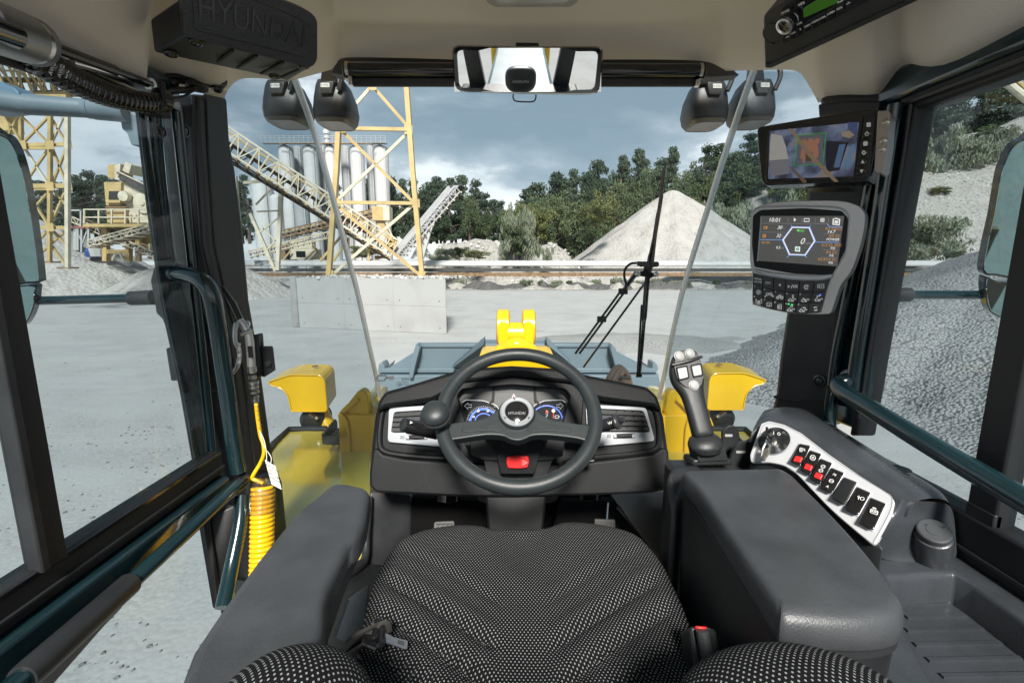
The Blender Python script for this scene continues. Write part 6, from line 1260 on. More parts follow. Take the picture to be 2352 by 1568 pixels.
# rocker switches
SW = [((1836, 1019), (1861, 1024), (1839, 1070), (1815, 1059)), ((1860, 1034), (1886, 1043), (1862, 1090), (1837, 1078)), ((1884, 1053), (1911, 1064), (1885, 1111), (1859, 1098)), ((1909, 1074), (1938, 1086), (1911, 1132), (1884, 1120)), ((1939, 1096), (1968, 1108), (1941, 1158), (1911, 1143)), ((1968, 1118), (1999, 1132), (1971, 1182), (1941, 1169)), ((2000, 1143), (2034, 1157), (2006, 1216), (1973, 1199))]
for k, q in enumerate(SW):
    c0 = sum((V(p) for p in q), V((0, 0))) / 4; o2 = [tuple(c0 + (V(p) - c0) * 1.13) for p in q]
    bz = MB().prism([Sp.at(u, v, .002) for u, v in rnd(o2, 4)], -Sp.n * .003).build('switch_bezel', white_p, plate, bevel=.001)
    MB().prism([Sp.at(u, v, .0024) for u, v in rnd([tuple(c0 + (V(p) - c0) * 1.04) for p in q], 4)], -Sp.n * .003).build('switch_gap', inkd, plate)
    pa, pb_, pc, pd = [V(p) for p in q]; rows = []
    for j in range(7):
        f = j / 6; a = pa.lerp(pd, f); b = pb_.lerp(pc, f); hgt = .006 + .006 * f * f + (.002 if k == 4 else 0); rows.append([Sp.at(a[0], a[1], -.001), Sp.at(a[0], a[1], hgt), Sp.at(b[0], b[1], hgt), Sp.at(b[0], b[1], -.001)])
    rk = MB().loft(rows).build('rocker', gloss if k != 4 else plastic, plate, bevel=.0015, sharp=50)
    dn = (pd - pa).normalized(); rt = (pb_ - pa).normalized()
    S_ = Sp.off(.0115)
    if k < 3:
        c1_ = c0 + dn * 12; MB().prism([Sp.at(*(c1_ + dn * a_ + rt * b_), .0135) for a_, b_ in rnd([V((-7, -8.5)), V((-7, 8.5)), V((6.5, 8.5)), V((6.5, -8.5))], 3)], -Sp.n * .004).build('red_button', red, plate, bevel=.001)
    mb = MB(); c2_ = c0 - dn * 12
    if k == 0:
        for sg in ((-6, -4, -6, 4), (-6, 4, -1, 4), (-1, 4, -1, -4), (-1, -4, -6, -4), (2, 0, 6, 3), (2, -3, 6, 0), (-4, -1, -3, 1)): seg_(mb, S_, c2_.x + sg[0], c2_.y + sg[1], c2_.x + sg[2], c2_.y + sg[3], .0011, .0)
    elif k == 1: mb.tube([S_.at(c2_.x + 6 * math.cos(a), c2_.y + 6 * math.sin(a), .0) for a in [.4 * i for i in range(16)]], .0006, 4, ring=True); seg_(mb, S_, c2_.x - 3, c2_.y - 3, c2_.x + 3, c2_.y + 3, .001, 0); seg_(mb, S_, c2_.x - 3, c2_.y + 3, c2_.x + 3, c2_.y - 3, .001, 0)
    elif k == 2:
        for dv in (0, 13):
            cc3 = c2_ + dn * dv * .8
            for i in range(8): a = i * .785; seg_(mb, S_, cc3.x + 2.5 * math.cos(a), cc3.y + 2 * math.sin(a), cc3.x + 6 * math.cos(a), cc3.y + 4.5 * math.sin(a), .0011, 0)
    elif k == 3:
        text('lettering', 'M', S_, c0.x + 6, c0.y - 13, .0048, ink, plate, ang=-30, off=-.001); text('lettering', 'A', S_, c0.x - 10, c0.y + 14, .0048, ink, plate, ang=-30, off=.002)
        mb.tube([S_.at(c0.x - 1 + 5 * math.cos(a), c0.y + 1 + 4 * math.sin(a), 0) for a in [.6 * i for i in range(11)]], .0006, 4, ring=True); seg_(mb, S_, c0.x - 5, c0.y, c0.x + 4, c0.y + 2, .001, 0)
    elif k == 5: mb.tube([S_.at(c2_.x + 5 + 4.5 * math.cos(a), c2_.y + 5 + 3.5 * math.sin(a), 0) for a in [.5 * i for i in range(13)]], .0006, 4, ring=True); seg_(mb, S_, c2_.x - 6, c2_.y, c2_.x + 1, c2_.y + 3, .001, 0); seg_(mb, S_, c2_.x - 2, c2_.y - 2, c2_.x - 4, c2_.y + 7, .001, 0)
    elif k == 6:
        mb.tube([S_.at(c2_.x + a_, c2_.y + 6 + b_, 0) for a_, b_ in rnd([V((-8, -6)), V((8, 0)), V((6, 8)), V((-10, 2))], 2)], .0007, 4, ring=True); text('lettering', 'AIR', S_, c2_.x - 1, c2_.y + 7, .004, ink, plate, ang=-20, off=-.001); seg_(mb, S_, c2_.x - 4, c2_.y - 3, c2_.x + 4, c2_.y, .002, 0)
    if mb.v: mb.build('symbol', ink, plate)
MB().prism([Sp.at(u, v, -.006) for u, v in ((1722, 1048), (1764, 1058), (1800, 1064), (1830, 1084), (1868, 1124), (1919, 1176), (2004, 1252), (2030, 1262), (1990, 1190), (1900, 1110), (1780, 1030))], V((0, 0, -.22))).build('inner_wall', plastic, t, bevel=.003)
MB().box(C3(.56, .965, -.62), (.40, .17, .32)).build('front_base', plastic, t, bevel=.01)
# ledge, socket and tray
zl = -.515
Lg = [PZ(2000, 1262, zl), PZ(2200, 1256, zl), PZ(2352, 1345, zl), C3(.79, .45, zl), C3(.79, .3, zl), C3(.36, .3, zl), C3(.40, .50, zl), PZ(2080, 1470, zl)]
TR = [PZ(2034, 1320, zl), PZ(2120, 1314, zl), PZ(2192, 1311, zl), PZ(2240, 1340, zl), PZ(2352, 1418, zl), C3(.755, .36, zl), C3(.48, .36, zl), C3(.50, .45, zl), PZ(2060, 1430, zl)]
def tray():
    o = [PZ(1990, 1262, zl), PZ(2100, 1258, zl), PZ(2200, 1256, zl), PZ(2270, 1297, zl), PZ(2400, 1375, zl), C3(.80, .30, zl), C3(.40, .30, zl), C3(.42, .44, zl), PZ(2010, 1400, zl)]
    i1_ = TR; i2_ = [p + V((0, 0, -.006)) + (V((.62, .55, 0)) - V((p.x, p.y, 0))).normalized() * .006 for p in TR]; i3 = [p + V((0, 0, -.052)) + (V((.62, .55, 0)) - V((p.x, p.y, 0))).normalized() * .014 for p in TR]
    mb = MB().loft([o, i1_, i2_, i3], cap=False); mb.add(i3, [tuple(range(len(i3)))]); return mb.build('tray', console_m, t, bevel=.004)
tray()
zf = zl - .050
for v, u0, u1 in ((1388, 2080, 2207), (1417, 2082, 2242), (1447, 2082, 2276), (1480, 2101, 2314), (1515, 2131, 2350), (1552, 2163, 2390)):
    a = PZ(u0, v, zf); b = PZ(u1, v - 4, zf); b.x = min(b.x, .735); MB().bar(a, b, .006, .0045).build('rib', console_m, t)
sc_ = MB().prism([PZ(2170, 1316, zl - .004), PZ(2204, 1312, zl - .004), PZ(2198, 1350, zl - .045), PZ(2166, 1352, zl - .045)], V((0, -.004, 0))).build('screw_pocket', plastic, t, bevel=.003); screw(t, PZ(2189, 1332, zl - .026), V((-.2, -1, .3)), .007)
s0 = PZ(2137, 1281, zl); s1 = PZ(2144, 1226, zl + .062)
MB().tube([s0 - V((0, 0, .01)), s0.lerp(s1, .9), s0.lerp(s1, .98), s1], [.0285, .027, .026, .0235], 36).build('socket_tower', console_m, t)
cap_ = MB().lathe(s1, V((-.3, -.38, 1)), [(.021, -.01), (.0235, .0), (.0235, .009), (.0215, .011), (.0115, .011), (.011, .012), (.0003, .012)], 32).build('socket_cap', mat('cap_grey', (.06, .065, .07), .45), t)
cn = V((-.3, -.38, 1)).normalized(); Cp = Pl.__new__(Pl); Cp.n = cn; Cp.p = s1 + cn * .0112
text('lettering', '12V OUTLET', Cp, 2148, 1208, .0036, plast2, cap_, ang=-8, off=.0); MB().bar(Cp.at(2110, 1205, -.004), Cp.at(2122, 1222, -.004), .005, .006).build('cap_tab', pad_m, cap_)
MB().tube([PZ(2200, 1262, zl + .002), PZ(2420, 1398, zl + .002)], .005, 8).build('edge_bead', teal, t)
MB().prism([PZ(1960, 1440, -.60), PZ(2080, 1425, -.60), PZ(2190, 1568, -.60), PZ(1990, 1568, -.6)], V((0, 0, -.02))).build('lower_shelf', plast2, t, bevel=.004)
MB().box(C3(.6, .55, -.85), (.42, .5, .04)).build('lower_panel', plastic, t)

# ================================================================ MONITORS
Mp = Pl(PX(2030, 330, .70), P(1764, 420, 1.10), P(1764, 285, 1.13))
t = thing('camera_monitor', Mp.at(1880, 400), 'black camera monitor showing an overhead view, upper one on the right pillar', 'monitor')
MB().prism([Mp.at(u, v) for u, v in rnd([(1738, 292), (1990, 250), (2018, 252), (2030, 262), (1998, 410), (1990, 416), (1756, 426), (1748, 414), (1741, 340)], [12, 6, 8, 8, 10, 8, 8, 6, 20])], -Mp.n * .035).build('shell', gloss, t, bevel=.006, seg=3)
MB().prism([Mp.at(u, v, .003) for u, v in rnd([(1764, 293), (1984, 263), (1960, 412), (1757, 420)], 10)], -Mp.n * .004).build('screen_glass', gloss, t, bevel=.001)
MB().prism([Mp.at(u, v, .003) for u, v in rnd([(1986, 262), (2012, 256), (1996, 408), (1966, 411)], 5)], -Mp.n * .004).build('button_panel', plastic, t, bevel=.001)
brk = [Mp.at(2012, 256, .004), Mp.at(2012, 256, .004)]
bkt = MB().prism([Mp.at(u, v, .006) for u, v in rnd([(2016, 255), (2042, 254), (2045, 262), (2040, 330), (2030, 392), (2018, 398), (2008, 392), (2012, 330)], 4)], -Mp.n * .03).build('side_bracket', bracketm, t, bevel=.002)
for u, v in ((2036, 281), (2030, 323), (2027, 343)): MB().lathe(Mp.at(u, v, .006), Mp.n, [(.006, 0), (.006, .003), (.004, .005), (.0003, .0055)], 14).build('bolt', steel, t)
MB().prism([Mp.at(u, v, -.03) for u, v in ((1850, 415), (1950, 412), (1950, 430), (1850, 432))], -Mp.n * .04).build('mount', plastic, t)
def em(name, c, s=.5):
    g_ = sum(c) / 3 if 'green' not in name and 'led' not in name else None
    if g_ is not None: c = tuple(.62 * x + .38 * g_ for x in c); s *= .12
    else: s *= .3
    return mat(name, tuple(min(.3, x * .3) for x in c), .2, emit=c, es=s)
scr = MB().prism([Mp.at(u, v, .0045) for u, v in rnd([(1768, 301), (1972, 281), (1960, 405), (1764, 411)], 2)], -Mp.n * .002).build('picture', None, t)
pm = bpy.data.materials.new('camera_picture'); pm.use_nodes = True; nt = pm.node_tree; b = nt.nodes['Principled BSDF']; tcx = nt.nodes.new('ShaderNodeTexCoord'); nn_ = nt.nodes.new('ShaderNodeTexNoise'); nn_.inputs['Scale'].default_value = 26; nn_.inputs['Detail'].default_value = 6; nt.links.new(tcx.outputs['Object'], nn_.inputs[0])
cr = rampn(nt, nn_.outputs[0], [(.35, (.03, .03, .045)), (.48, (.08, .10, .17)), (.56, (.16, .20, .30)), (.66, (.25, .18, .14)), (.75, (.5, .5, .5))]); nt.links.new(cr, b.inputs['Emission Color']); b.inputs['Emission Strength'].default_value = .12; b.inputs['Base Color'].default_value = (.02, .02, .02, 1); b.inputs['Roughness'].default_value = .15
scr.data.materials.append(pm)
def pict(px, m_, off, name='picture_patch'): return MB().prism([Mp.at(u, v, off) for u, v in px], -Mp.n * .0005).build(name, m_, scr)
def S3(x, y): return (1722.6 + x * .1465, 229.7 + y * .1465)          # monitor close-up units
pict([S3(330, 530), S3(500, 560), S3(560, 720), S3(600, 930), S3(300, 980)], em('picture_white', (.62, .60, .54), .5), .0052)
pict([S3(300, 950), S3(600, 925), S3(620, 1150), S3(330, 1200)], em('picture_grey', (.30, .29, .36), .45), .0053)
pict([S3(1200, 640), S3(1540, 660), S3(1400, 1100), S3(1200, 1130), S3(1180, 900)], em('picture_night', (.02, .025, .05), .5), .0052)
pict([S3(1400, 700), S3(1500, 690), S3(1400, 1060), S3(1310, 1060)], em('picture_blue', (.06, .22, .50), .5), .0055); pict([S3(1600, 700), S3(1640, 700), S3(1560, 1040), S3(1450, 1060)], em('picture_cyan', (.08, .30, .60), .5), .0055)
pict([S3(1530, 350), S3(1690, 350), S3(1680, 520), S3(1540, 500)], em('picture_navy', (.04, .10, .35), .5), .0055); pict([S3(1430, 500), S3(1560, 480), S3(1640, 550), S3(1560, 600), S3(1440, 570)], em('picture_sand', (.50, .36, .22), .5), .0058)
pict([S3(760, 560), S3(1160, 530), S3(1120, 990), S3(720, 1010)], em('picture_mauve', (.20, .20, .30), .4), .0054)
pict([S3(820, 620), S3(885, 620), S3(890, 650), S3(915, 650), S3(915, 605), S3(990, 605), S3(995, 640), S3(1020, 640), S3(1020, 600), S3(1090, 600), S3(1085, 680), S3(1055, 690), S3(1075, 800), S3(1070, 900), S3(1000, 920), S3(1000, 990), S3(972, 985), S3(980, 815), S3(885, 820), S3(855, 995), S3(822, 995), S3(830, 930), S3(788, 930), S3(800, 790), S3(830, 740)], em('picture_orange', (.62, .20, .06), .55), .0060, 'machine_silhouette')
pict([S3(870, 830), S3(975, 825), S3(965, 960), S3(870, 960)], em('picture_brown', (.15, .10, .06), .5), .0061)
pict([S3(600, 450), S3(660, 450), S3(960, 830), S3(1390, 1280), S3(1320, 1285), S3(900, 870)], em('picture_tan', (.50, .30, .14), .4), .0063); pict([S3(600, 1030), S3(640, 1050), S3(890, 1270), S3(880, 1300), S3(830, 1300)], em('picture_tan_dim', (.30, .16, .07), .4), .0063)
mb = MB(); q = [S3(745, 562), S3(1190, 515), S3(1140, 1003), S3(692, 1030)]; mb.tube([Mp.at(*p, .0066) for p in q], .0011, 4, ring=True); mb.build('guide_frame', em('picture_green', (.05, .34, .04), .35), scr)
for k, (x, y) in enumerate(((1860, 388), (1833, 534), (1810, 685), (1785, 828), (1765, 972), (1748, 1115))):
    u, v = S3(x, y); bb = MB().lathe(Mp.at(u, v, .002), Mp.n, [(.0088, 0), (.0088, .003), (.0075, .0042), (.0003, .0045)] if k else [(.001, 0), (.0005, .0005)], 20).build('button', gloss, t)
    mb = MB(); pl_ = Mp.off(.0078 if k else .0045)
    if k in (0, 2): mb.prism([pl_.at(u + a_, v + b_) for a_, b_ in rnd([V((-5, -4.5)), V((5, -5.5)), V((5, 4.5)), V((-5, 5.5))], 2)], -pl_.n * .0005)
    elif k == 1: mb.tube([pl_.at(u + 4 * math.sin(a), v - 4 * math.cos(a)) for a in [.6 + .45 * i for i in range(12)]], .0007, 4); seg_(mb, pl_, u, v - 6, u, v, .0014, 0)
    elif k == 3:
        for i in range(8): seg_(mb, pl_, u + 2 * math.cos(i * .785), v + 2 * math.sin(i * .785), u + 5 * math.cos(i * .785), v + 5 * math.sin(i * .785), .0018, 0)
    elif k == 4: mb.prism([pl_.at(u, v - 5), pl_.at(u + 4.5, v + 3), pl_.at(u - 4, v + 3.5)], -pl_.n * .0005)
    else: mb.prism([pl_.at(u, v + 5), pl_.at(u + 4.5, v - 3.5), pl_.at(u - 4, v - 3)], -pl_.n * .0005)
    mb.build('symbol', ink, bb)
# ---- machine display with keypad
Q = Pl(PX(1975, 500, .69), P(1735, 500, 1.09), P(1740, 690, 1.075))
t = thing('machine_display', Q.at(1850, 700), 'silver framed machine display with keypad, lower one on the right pillar', 'display')
def S2(x, y): return (1665.2 + x * .20135, 430.7 + y * .20135)       # display close-up units
HO = [S2(*p) for p in ((300, 330), (310, 280), (360, 225), (560, 170), (900, 148), (1300, 150), (1480, 190), (1560, 240), (1600, 330), (1570, 560), (1500, 800), (1430, 970), (1330, 1100), (1270, 1250), (1210, 1420), (1150, 1444), (950, 1446), (700, 1425), (500, 1385), (340, 1340), (310, 1300), (312, 1000), (285, 850), (285, 600))]
MB().prism([Q.at(u, v) for u, v in cat([V(p) for p in HO], 3, closed=True)], -Q.n * .045).build('housing', mat('bronze_silver', (.36, .35, .345), .34, .6, bump=.15, bs=1200), t, bevel=.005, seg=3)
MB().tube([Q.at(u, v, -.002) for u, v in cat([V(S2(*p)) for p in ((305, 300), (380, 232), (600, 215), (900, 212), (1250, 225), (1370, 265), (1420, 340), (1415, 420), (1400, 600), (1370, 760), (1250, 960), (1180, 1120), (1110, 1420))], 4)], .003, 8).build('edge_line', silver, t)
MB().prism([Q.at(u, v, .002) for u, v in rnd([S2(*p) for p in ((315, 320), (400, 255), (900, 235), (1330, 265), (1405, 350), (1370, 720), (1240, 960), (1230, 1000), (800, 985), (330, 905), (305, 640))], 6)], -Q.n * .004).build('inner_bezel', dash_m, t, bevel=.002)
sq = [(405, 325), (1360, 325), (1280, 900), (375, 835)]
dsp = MB().prism([Q.at(*S2(*p), .0045) for p in sq], -Q.n * .003).build('screen', mat('lcd_grey', (.035, .035, .033), .2, emit=(.10, .097, .088), es=0.090), t)
MB().tube([Q.at(*S2(415, 330), .005), Q.at(*S2(372, 840), .005)], .0016, 6).build('screen_edge', silver, dsp)
lo = mat('lcd_orange', (.4, .2, .04), .5, emit=(.75, .36, .10), es=0.120); lw_ = mat('lcd_white', (.6, .6, .6), .5, emit=(.9, .9, .88), es=0.150); lbl = mat('lcd_blue', (.1, .2, .6), .5, emit=(.25, .45, 1), es=0.180); lg = mat('lcd_green', (.1, .5, .1), .5, emit=(.2, .9, .15), es=0.150); ldim = mat('lcd_dim', (.2, .2, .2), .5, emit=(.3, .32, .38), es=0.105)
def dt(s, x, y, z_, m_, sh_=0, al='CENTER'): u, v = S2(x, y); return text('lettering', s, Q, u, v, z_ * (.95 if ord(s[0]) < 255 else .74), m_, dsp, u2=u + 10, v2=v + .25, off=.0052, shear=sh_, ext=.0003, align=al, wscale=.9 if ord(s[0]) < 255 else .8)
for s, x, y, z_, m_, sh_ in (('10:01', 568, 372, .0092, lw_, 0), ('30', 622, 458, .0078, lw_, .25), ('32', 610, 552, .0078, lw_, .25), ('9.5', 605, 686, .006, lw_, .2), ('0', 880, 615, .0135, lw_, .25), ('rpm', 945, 634, .006, ldim, 0), ('ECO', 868, 495, .0045, lg, .3),
        ('최근 작업시간', 1238, 474, .0062, lo, 0), ('14.7', 1208, 507, .0066, lw_, .2), ('엔진 모드', 1250, 558, .0062, lo, 0), ('POWER', 1228, 594, .0054, lw_, .2), ('C.C.O. 모드', 1215, 658, .0058, lo, .1), ('꺼짐', 1228, 694, .0056, lw_, 0), ('변속 모드', 1216, 742, .0060, lo, 0), ('수동', 1212, 776, .0056, lw_, 0), ('작업 클러치 모드', 1163, 823, .0058, lo, 0), ('꺼짐', 1204, 860, .0056, lw_, 0), ('평균 연비', 462, 630, .0052, lo, 0), ('℃', 668, 466, .004, ldim, 0), ('℃', 655, 560, .004, ldim, 0), ('L/h', 655, 692, .004, ldim, 0)): dt(s, x, y, z_, m_, sh_)
mb = MB(); hx = [(770, 455), (960, 460), (1022, 608), (915, 768), (738, 762), (664, 598)]; mb.tube([Q.at(*S2(*p), .0056) for p in hx], .0013, 5, ring=True); mb.build('hexagon', lw_, dsp)
mb = MB(); mb.tube([Q.at(*S2(844 + (p[0] - 844) * 1.05, 610 + (p[1] - 610) * 1.04), .0052) for p in hx], .0011, 5, ring=True)
for s in ((404, 595, 655, 598), (1030, 622, 1300, 626), (1165, 412, 1190, 448), (1190, 448, 1335, 450), (755, 430, 765, 450), (965, 455, 975, 430), (735, 768, 705, 800), (915, 772, 930, 800)): a = S2(s[0], s[1]); b2 = S2(s[2], s[3]); seg_(mb, Q, *a, *b2, .0008, .005)
mb.build('frame_line', lbl, dsp)
mb = MB()
for s in ((420, 408, 1165, 412), (415, 508, 680, 512), (1120, 530, 1310, 538), (1115, 708, 1290, 715), (1090, 795, 1280, 800), (720, 350, 720, 400), (878, 350, 878, 400), (1028, 350, 1028, 400), (1178, 350, 1178, 400)): a = S2(s[0], s[1]); b2 = S2(s[2], s[3]); seg_(mb, Q, *a, *b2, .0005, .005)
mb.build('frame_line', ldim, dsp)
mb = MB()
def pg(pts, off=.0056): mb.prism([Q.at(*S2(*p), off) for p in pts], -Q.n * .0004)
def ln(pts, w_=.0008, off=.0056, cl=True): mb.tube([Q.at(*S2(*p), off) for p in pts], w_, 4, ring=cl)
pg([(785, 345), (812, 368), (787, 390)]); ln([(905, 355), (960, 355), (962, 388), (902, 388)]); ln([(1095, 352), (1130, 354), (1128, 390), (1093, 388)]); pg([(1104, 364), (1118, 364), (1118, 378), (1104, 378)]); ln([(1235, 360), (1262, 352), (1308, 364), (1302, 428), (1232, 420)], .0012)
for k in range(3): ln([(1250, 380 + k * 13), (1290, 382 + k * 13)], .0008, cl=False)
mb.build('symbol', lw_, dsp)
mb = MB(); ln([(445, 445), (468, 445), (470, 470), (443, 470)]); ln([(480, 440), (478, 475)], cl=False); ln([(435, 535), (465, 535), (462, 570), (432, 570)]); ln([(448, 535), (446, 570)], cl=False); mb.build('symbol', lo, dsp)
mb = MB(); pg([(800, 672), (858, 675), (855, 732), (798, 728)]); mb.build('symbol', mat('lcd_pale', (.6, .7, .68), .5, emit=(.7, .9, .85), es=0.150), dsp); mb = MB(); ln([(815 + 14 + 12 * math.cos(a), 702 + 12 * math.sin(a)) for a in [.7 * i for i in range(9)]], .0008, .0062); mb.build('symbol', inkd, dsp)
mb = MB(); pg([(815, 485), (832, 478), (848, 482), (832, 502)]); mb.build('symbol', lg, dsp)
# silver divider arch and keypad
MB().prism([Q.at(*S2(*p), .009) for p in [(315, 945), (330, 925), (500, 965), (800, 995), (1060, 1000), (1235, 985), (1215, 1030), (1100, 1060), (900, 1062), (700, 1045), (480, 1010)]], -Q.n * .01).build('divider_strip', silver, t, bevel=.003)
MB().prism([Q.at(*S2(*p), .002) for p in [(318, 975), (480, 1015), (700, 1050), (900, 1066), (1100, 1064), (1205, 1040), (1150, 1180), (1085, 1425), (900, 1438), (700, 1418), (500, 1378), (330, 1325), (316, 1280)]], -Q.n * .004).build('keypad_base', inkd, t, bevel=.001)
rowl = []
def arcrow(v0, u0, u1, sag, n): return [(u0 + (u1 - u0) * k / n, v0 + sag * (1 - ((k / n) * 1.5 - .85) ** 2 * .9) ) for k in range(n + 1)]
TL = [(318, 975), (430, 1000), (555, 1025), (690, 1046), (850, 1062), (1020, 1064), (1200, 1042)]
M1 = [(322, 1105), (432, 1140), (555, 1168), (685, 1188), (840, 1198), (1000, 1196), (1155, 1180)]
M2 = [(318, 1222), (430, 1260), (552, 1288), (678, 1306), (820, 1314), (965, 1314), (1118, 1306)]
Bt = [(325, 1322), (435, 1360), (555, 1390), (675, 1412), (800, 1424), (940, 1432), (1082, 1426)]
labs = [['MENU', 'ESC', '◄', '►/x', 'C', 'cam'], ['sun', 'lamp', 'gear', 'lock', 'bucket', 'ride'], ['beacon', 'wash', 'mirror', 'blade', 'auto', 'cycle']]
nums = [[''] * 6, ['1', '2', '3', '4', '5', ''], ['6', '7', '8', '9', '0', '']]
for r_, (T_, B_) in enumerate(((TL, M1), (M1, M2), (M2, Bt))):
    for k in range(6):
        c4 = [V(T_[k]), V(T_[k + 1]), V(B_[k + 1]), V(B_[k])]; m_ = sum(c4, V((0, 0))) / 4; c4 = [m_ + (p - m_) * .95 for p in c4]; c4 = [V((p.x, p.y + (3 if p.y < m_.y else -2))) for p in c4]
        kb = MB().prism([Q.at(*S2(*p), .007) for p in rnd(c4, 5)], -Q.n * .006).build('key', plastic, t, bevel=.0014)
        u, v = S2(m_.x + (8 if r_ else 0), m_.y + (12 if r_ else 4)); mb = MB(); G = Q.off(.0073)
        def e(pts, w_=.0009, cl=False): mb.tube([G.at(u + a_ * 1.12, v + b_ * 1.12) for a_, b_ in pts], w_ * 1.25, 4, ring=cl)
        def f_(pts): mb.prism([G.at(u + a_, v + b_) for a_, b_ in pts], -G.n * .0005)
        s = labs[r_][k]; cir = lambda rx, x=0, y=0, n=10: [(x + rx * math.cos(6.283 * i / n), y + rx * math.sin(6.283 * i / n)) for i in range(n)]
        if s == 'MENU': text('lettering', 'MENU', G, u, v - 3, .0042, ink, kb, ang=-8, off=0, shear=.15); text('lettering', 'HOME', G, u, v + 3.5, .0042, ink, kb, ang=-8, off=0, shear=.15)
        elif s == 'ESC': text('lettering', 'ESC', G, u, v, .005, ink, kb, ang=-3, off=0)
        elif s == '◄': f_([(3, -3.5), (3, 3.5), (-3, 0)])
        elif s == '►/x': f_([(-10, -3.5), (-10, 3.5), (-4, 0)]); e([(-2, 4), (1, -4)]); f_([(2, -2), (5, -4), (5, 4), (2, 2)]); e([(6, -3), (11, 3)]); e([(11, -3), (6, 3)])
        elif s == 'C': e([(4 * math.cos(a), 4 * math.sin(a)) for a in [.5 + .5 * i for i in range(11)]], .0011); e([(0, 0), (5, -3)], .0011)
        elif s == 'cam': e([(-3, -4), (6, -4), (6, 4), (-3, 4)], cl=True); f_([(0, -1.5), (3, -1.5), (3, 1.5), (0, 1.5)]); e([(-6, -4), (-6, 4)])
        elif s == 'sun':
            e(cir(2.3), cl=True)
            for i in range(8): e([(3.6 * math.cos(i * .785), 3.6 * math.sin(i * .785)), (5.4 * math.cos(i * .785), 5.4 * math.sin(i * .785))])
        elif s == 'lamp':
            e(cir(2.4, -2.5, -2), cl=True); e(cir(2.4, 4, -2), cl=True)
            for i in range(3): e([(-5 - i, 0 + i), (-8 - i * .5, 4)]); e([(6 + i, 0), (8 + i, 4)])
        elif s == 'gear': e(cir(2.4, -4, 1), .0012, True); e(cir(2.4, 4, 1), .0012, True); e(cir(1.6, 0, -3), .001, True)
        elif s == 'beacon':
            f_([(-3, -3), (3, -3), (3, 3), (-3, 3)]); e([(-4, 5), (4, 5)])
            for sx in (-1, 1):
                for dy in (-4, -1, 2): e([(sx * 4, dy), (sx * 7, dy * 1.4)])
        elif s == 'wash': e([(-4, -4), (5, -4), (5, 3), (-4, 3)], cl=True); e([(0, 2), (2, -2)]); f_([(-1, 3), (2, 3), (.5, 6)])
        elif s == 'mirror': e([(-1, -5), (3, -5), (3, 5), (-1, 5), (-4, 3), (-4, -3)], cl=True); e([(-3, 0), (2, 0)]); e([(-1, -3), (-1, 3)])
        elif s == 'cycle':
            for h_ in (0, 3.14): e([(3.4 * math.cos(a + h_), 3.4 * math.sin(a + h_)) for a in [.4 + .4 * i for i in range(6)]], .0013)
        else:
            e([(-8, 5), (-4, 0), (0, 4), (6, 1), (8, 3)], .0011); e([(-7, 6), (4, 6)], .0009)
            if s == 'lock': f_([(0, -4), (4, -4), (4, 0), (0, 0)]); e([(1, -4), (1, -7), (3, -7), (3, -4)])
            elif s == 'ride': e(cir(3, 0, -2)[5:], .0013)
            elif s == 'auto': f_([(-1, -4), (6, -4), (7, -1), (0, -1)])
            elif s == 'blade': e([(0, -5), (0, -1)]); e([(3, -6), (3, -2)])
            else: f_([(-6, -3), (3, 2), (-1, 4)])
        if mb.v: mb.build('symbol', ink, kb)
        if nums[r_][k]: a = S2(c4[0].x + 14, c4[0].y + 14); text('lettering', nums[r_][k], G, a[0], a[1], .0045, ink, kb, off=0, shear=.2)
        if r_ and k < 6:
            for i in (0, 1):
                a = S2(c4[0].x + 45 + 38 * i, c4[0].y + 16 + 8 * i); mm_ = {(2, 3): em('led_green', (.05, .9, .2), .8)}.get((r_, k)) or (em('led_blue', (.1, .2, 1), .9) if (r_, k, i) == (1, 5, 1) else pad_m)
                MB().prism([G.at(a[0] + dx, a[1] + dy) for dx, dy in ((-2, -1.5), (2, -1.5), (2, 1.5), (-2, 1.5))], -G.n * .0004).build('led', mm_, kb)
MB().prism([Q.at(u, v, -.04) for u, v in (S2(1230, 1280), S2(1300, 1100), S2(1420, 980), S2(1300, 900), S2(900, 900), S2(900, 1300))], -Q.n * .05).build('rear_bracket', plastic, t, bevel=.005)

# ================================================================ AIR GUN AND COILED HOSE
t = thing('air_gun', P(575, 850, 1.18), 'silver air blow gun with black nozzle clipped to the left pillar', 'air gun')
ya = 1.20
MB().tube([P(510, 656, ya + .02), P(514, 664, ya + .02), P(528, 690, ya + .01), P(534, 700, ya + .01), P(552, 738, ya)], [.003, .0045, .009, .010, .0095], 14).build('nozzle', gloss, t)
alu = mat('cast_aluminium', (.6, .6, .58), .38, .7, bump=.3, bs=300)
MB().tube(cat([P(550, 736, ya), P(560, 748, ya), P(570, 768, ya), P(575, 800, ya), P(578, 850, ya)]), .0105, 14).build('body', alu, t)
MB().tube(cat([P(543, 742, ya - .012), P(540, 760, ya - .02), P(541, 785, ya - .022), P(548, 800, ya - .022), P(550, 820, ya - .022), P(545, 842, ya - .022), P(534, 857, ya - .02)]), [.007] * 5 + [.0062] * 26 + [.005] * 6, 10, flat=.6).build('lever', alu, t)
for k in range(4): MB().tube([P(545, 790 + k * 14, ya - .028), P(552, 792 + k * 14, ya - .024)], .0045, 8).build('lever_knurl', alu, t)
MB().tube([P(553, 768, ya - .012), P(578, 758, ya - .008)], .005, 12).build('valve', steel, t); MB().tube(cat([P(563, 742, ya - .01), P(570, 738, ya - .01), P(574, 746, ya - .01), P(570, 756, ya - .01)]), .002, 8).build('hook', steel, t)
MB().box(P(575, 808, ya - .011), (.010, .004, .03)).build('grip_insert', rubber, t)
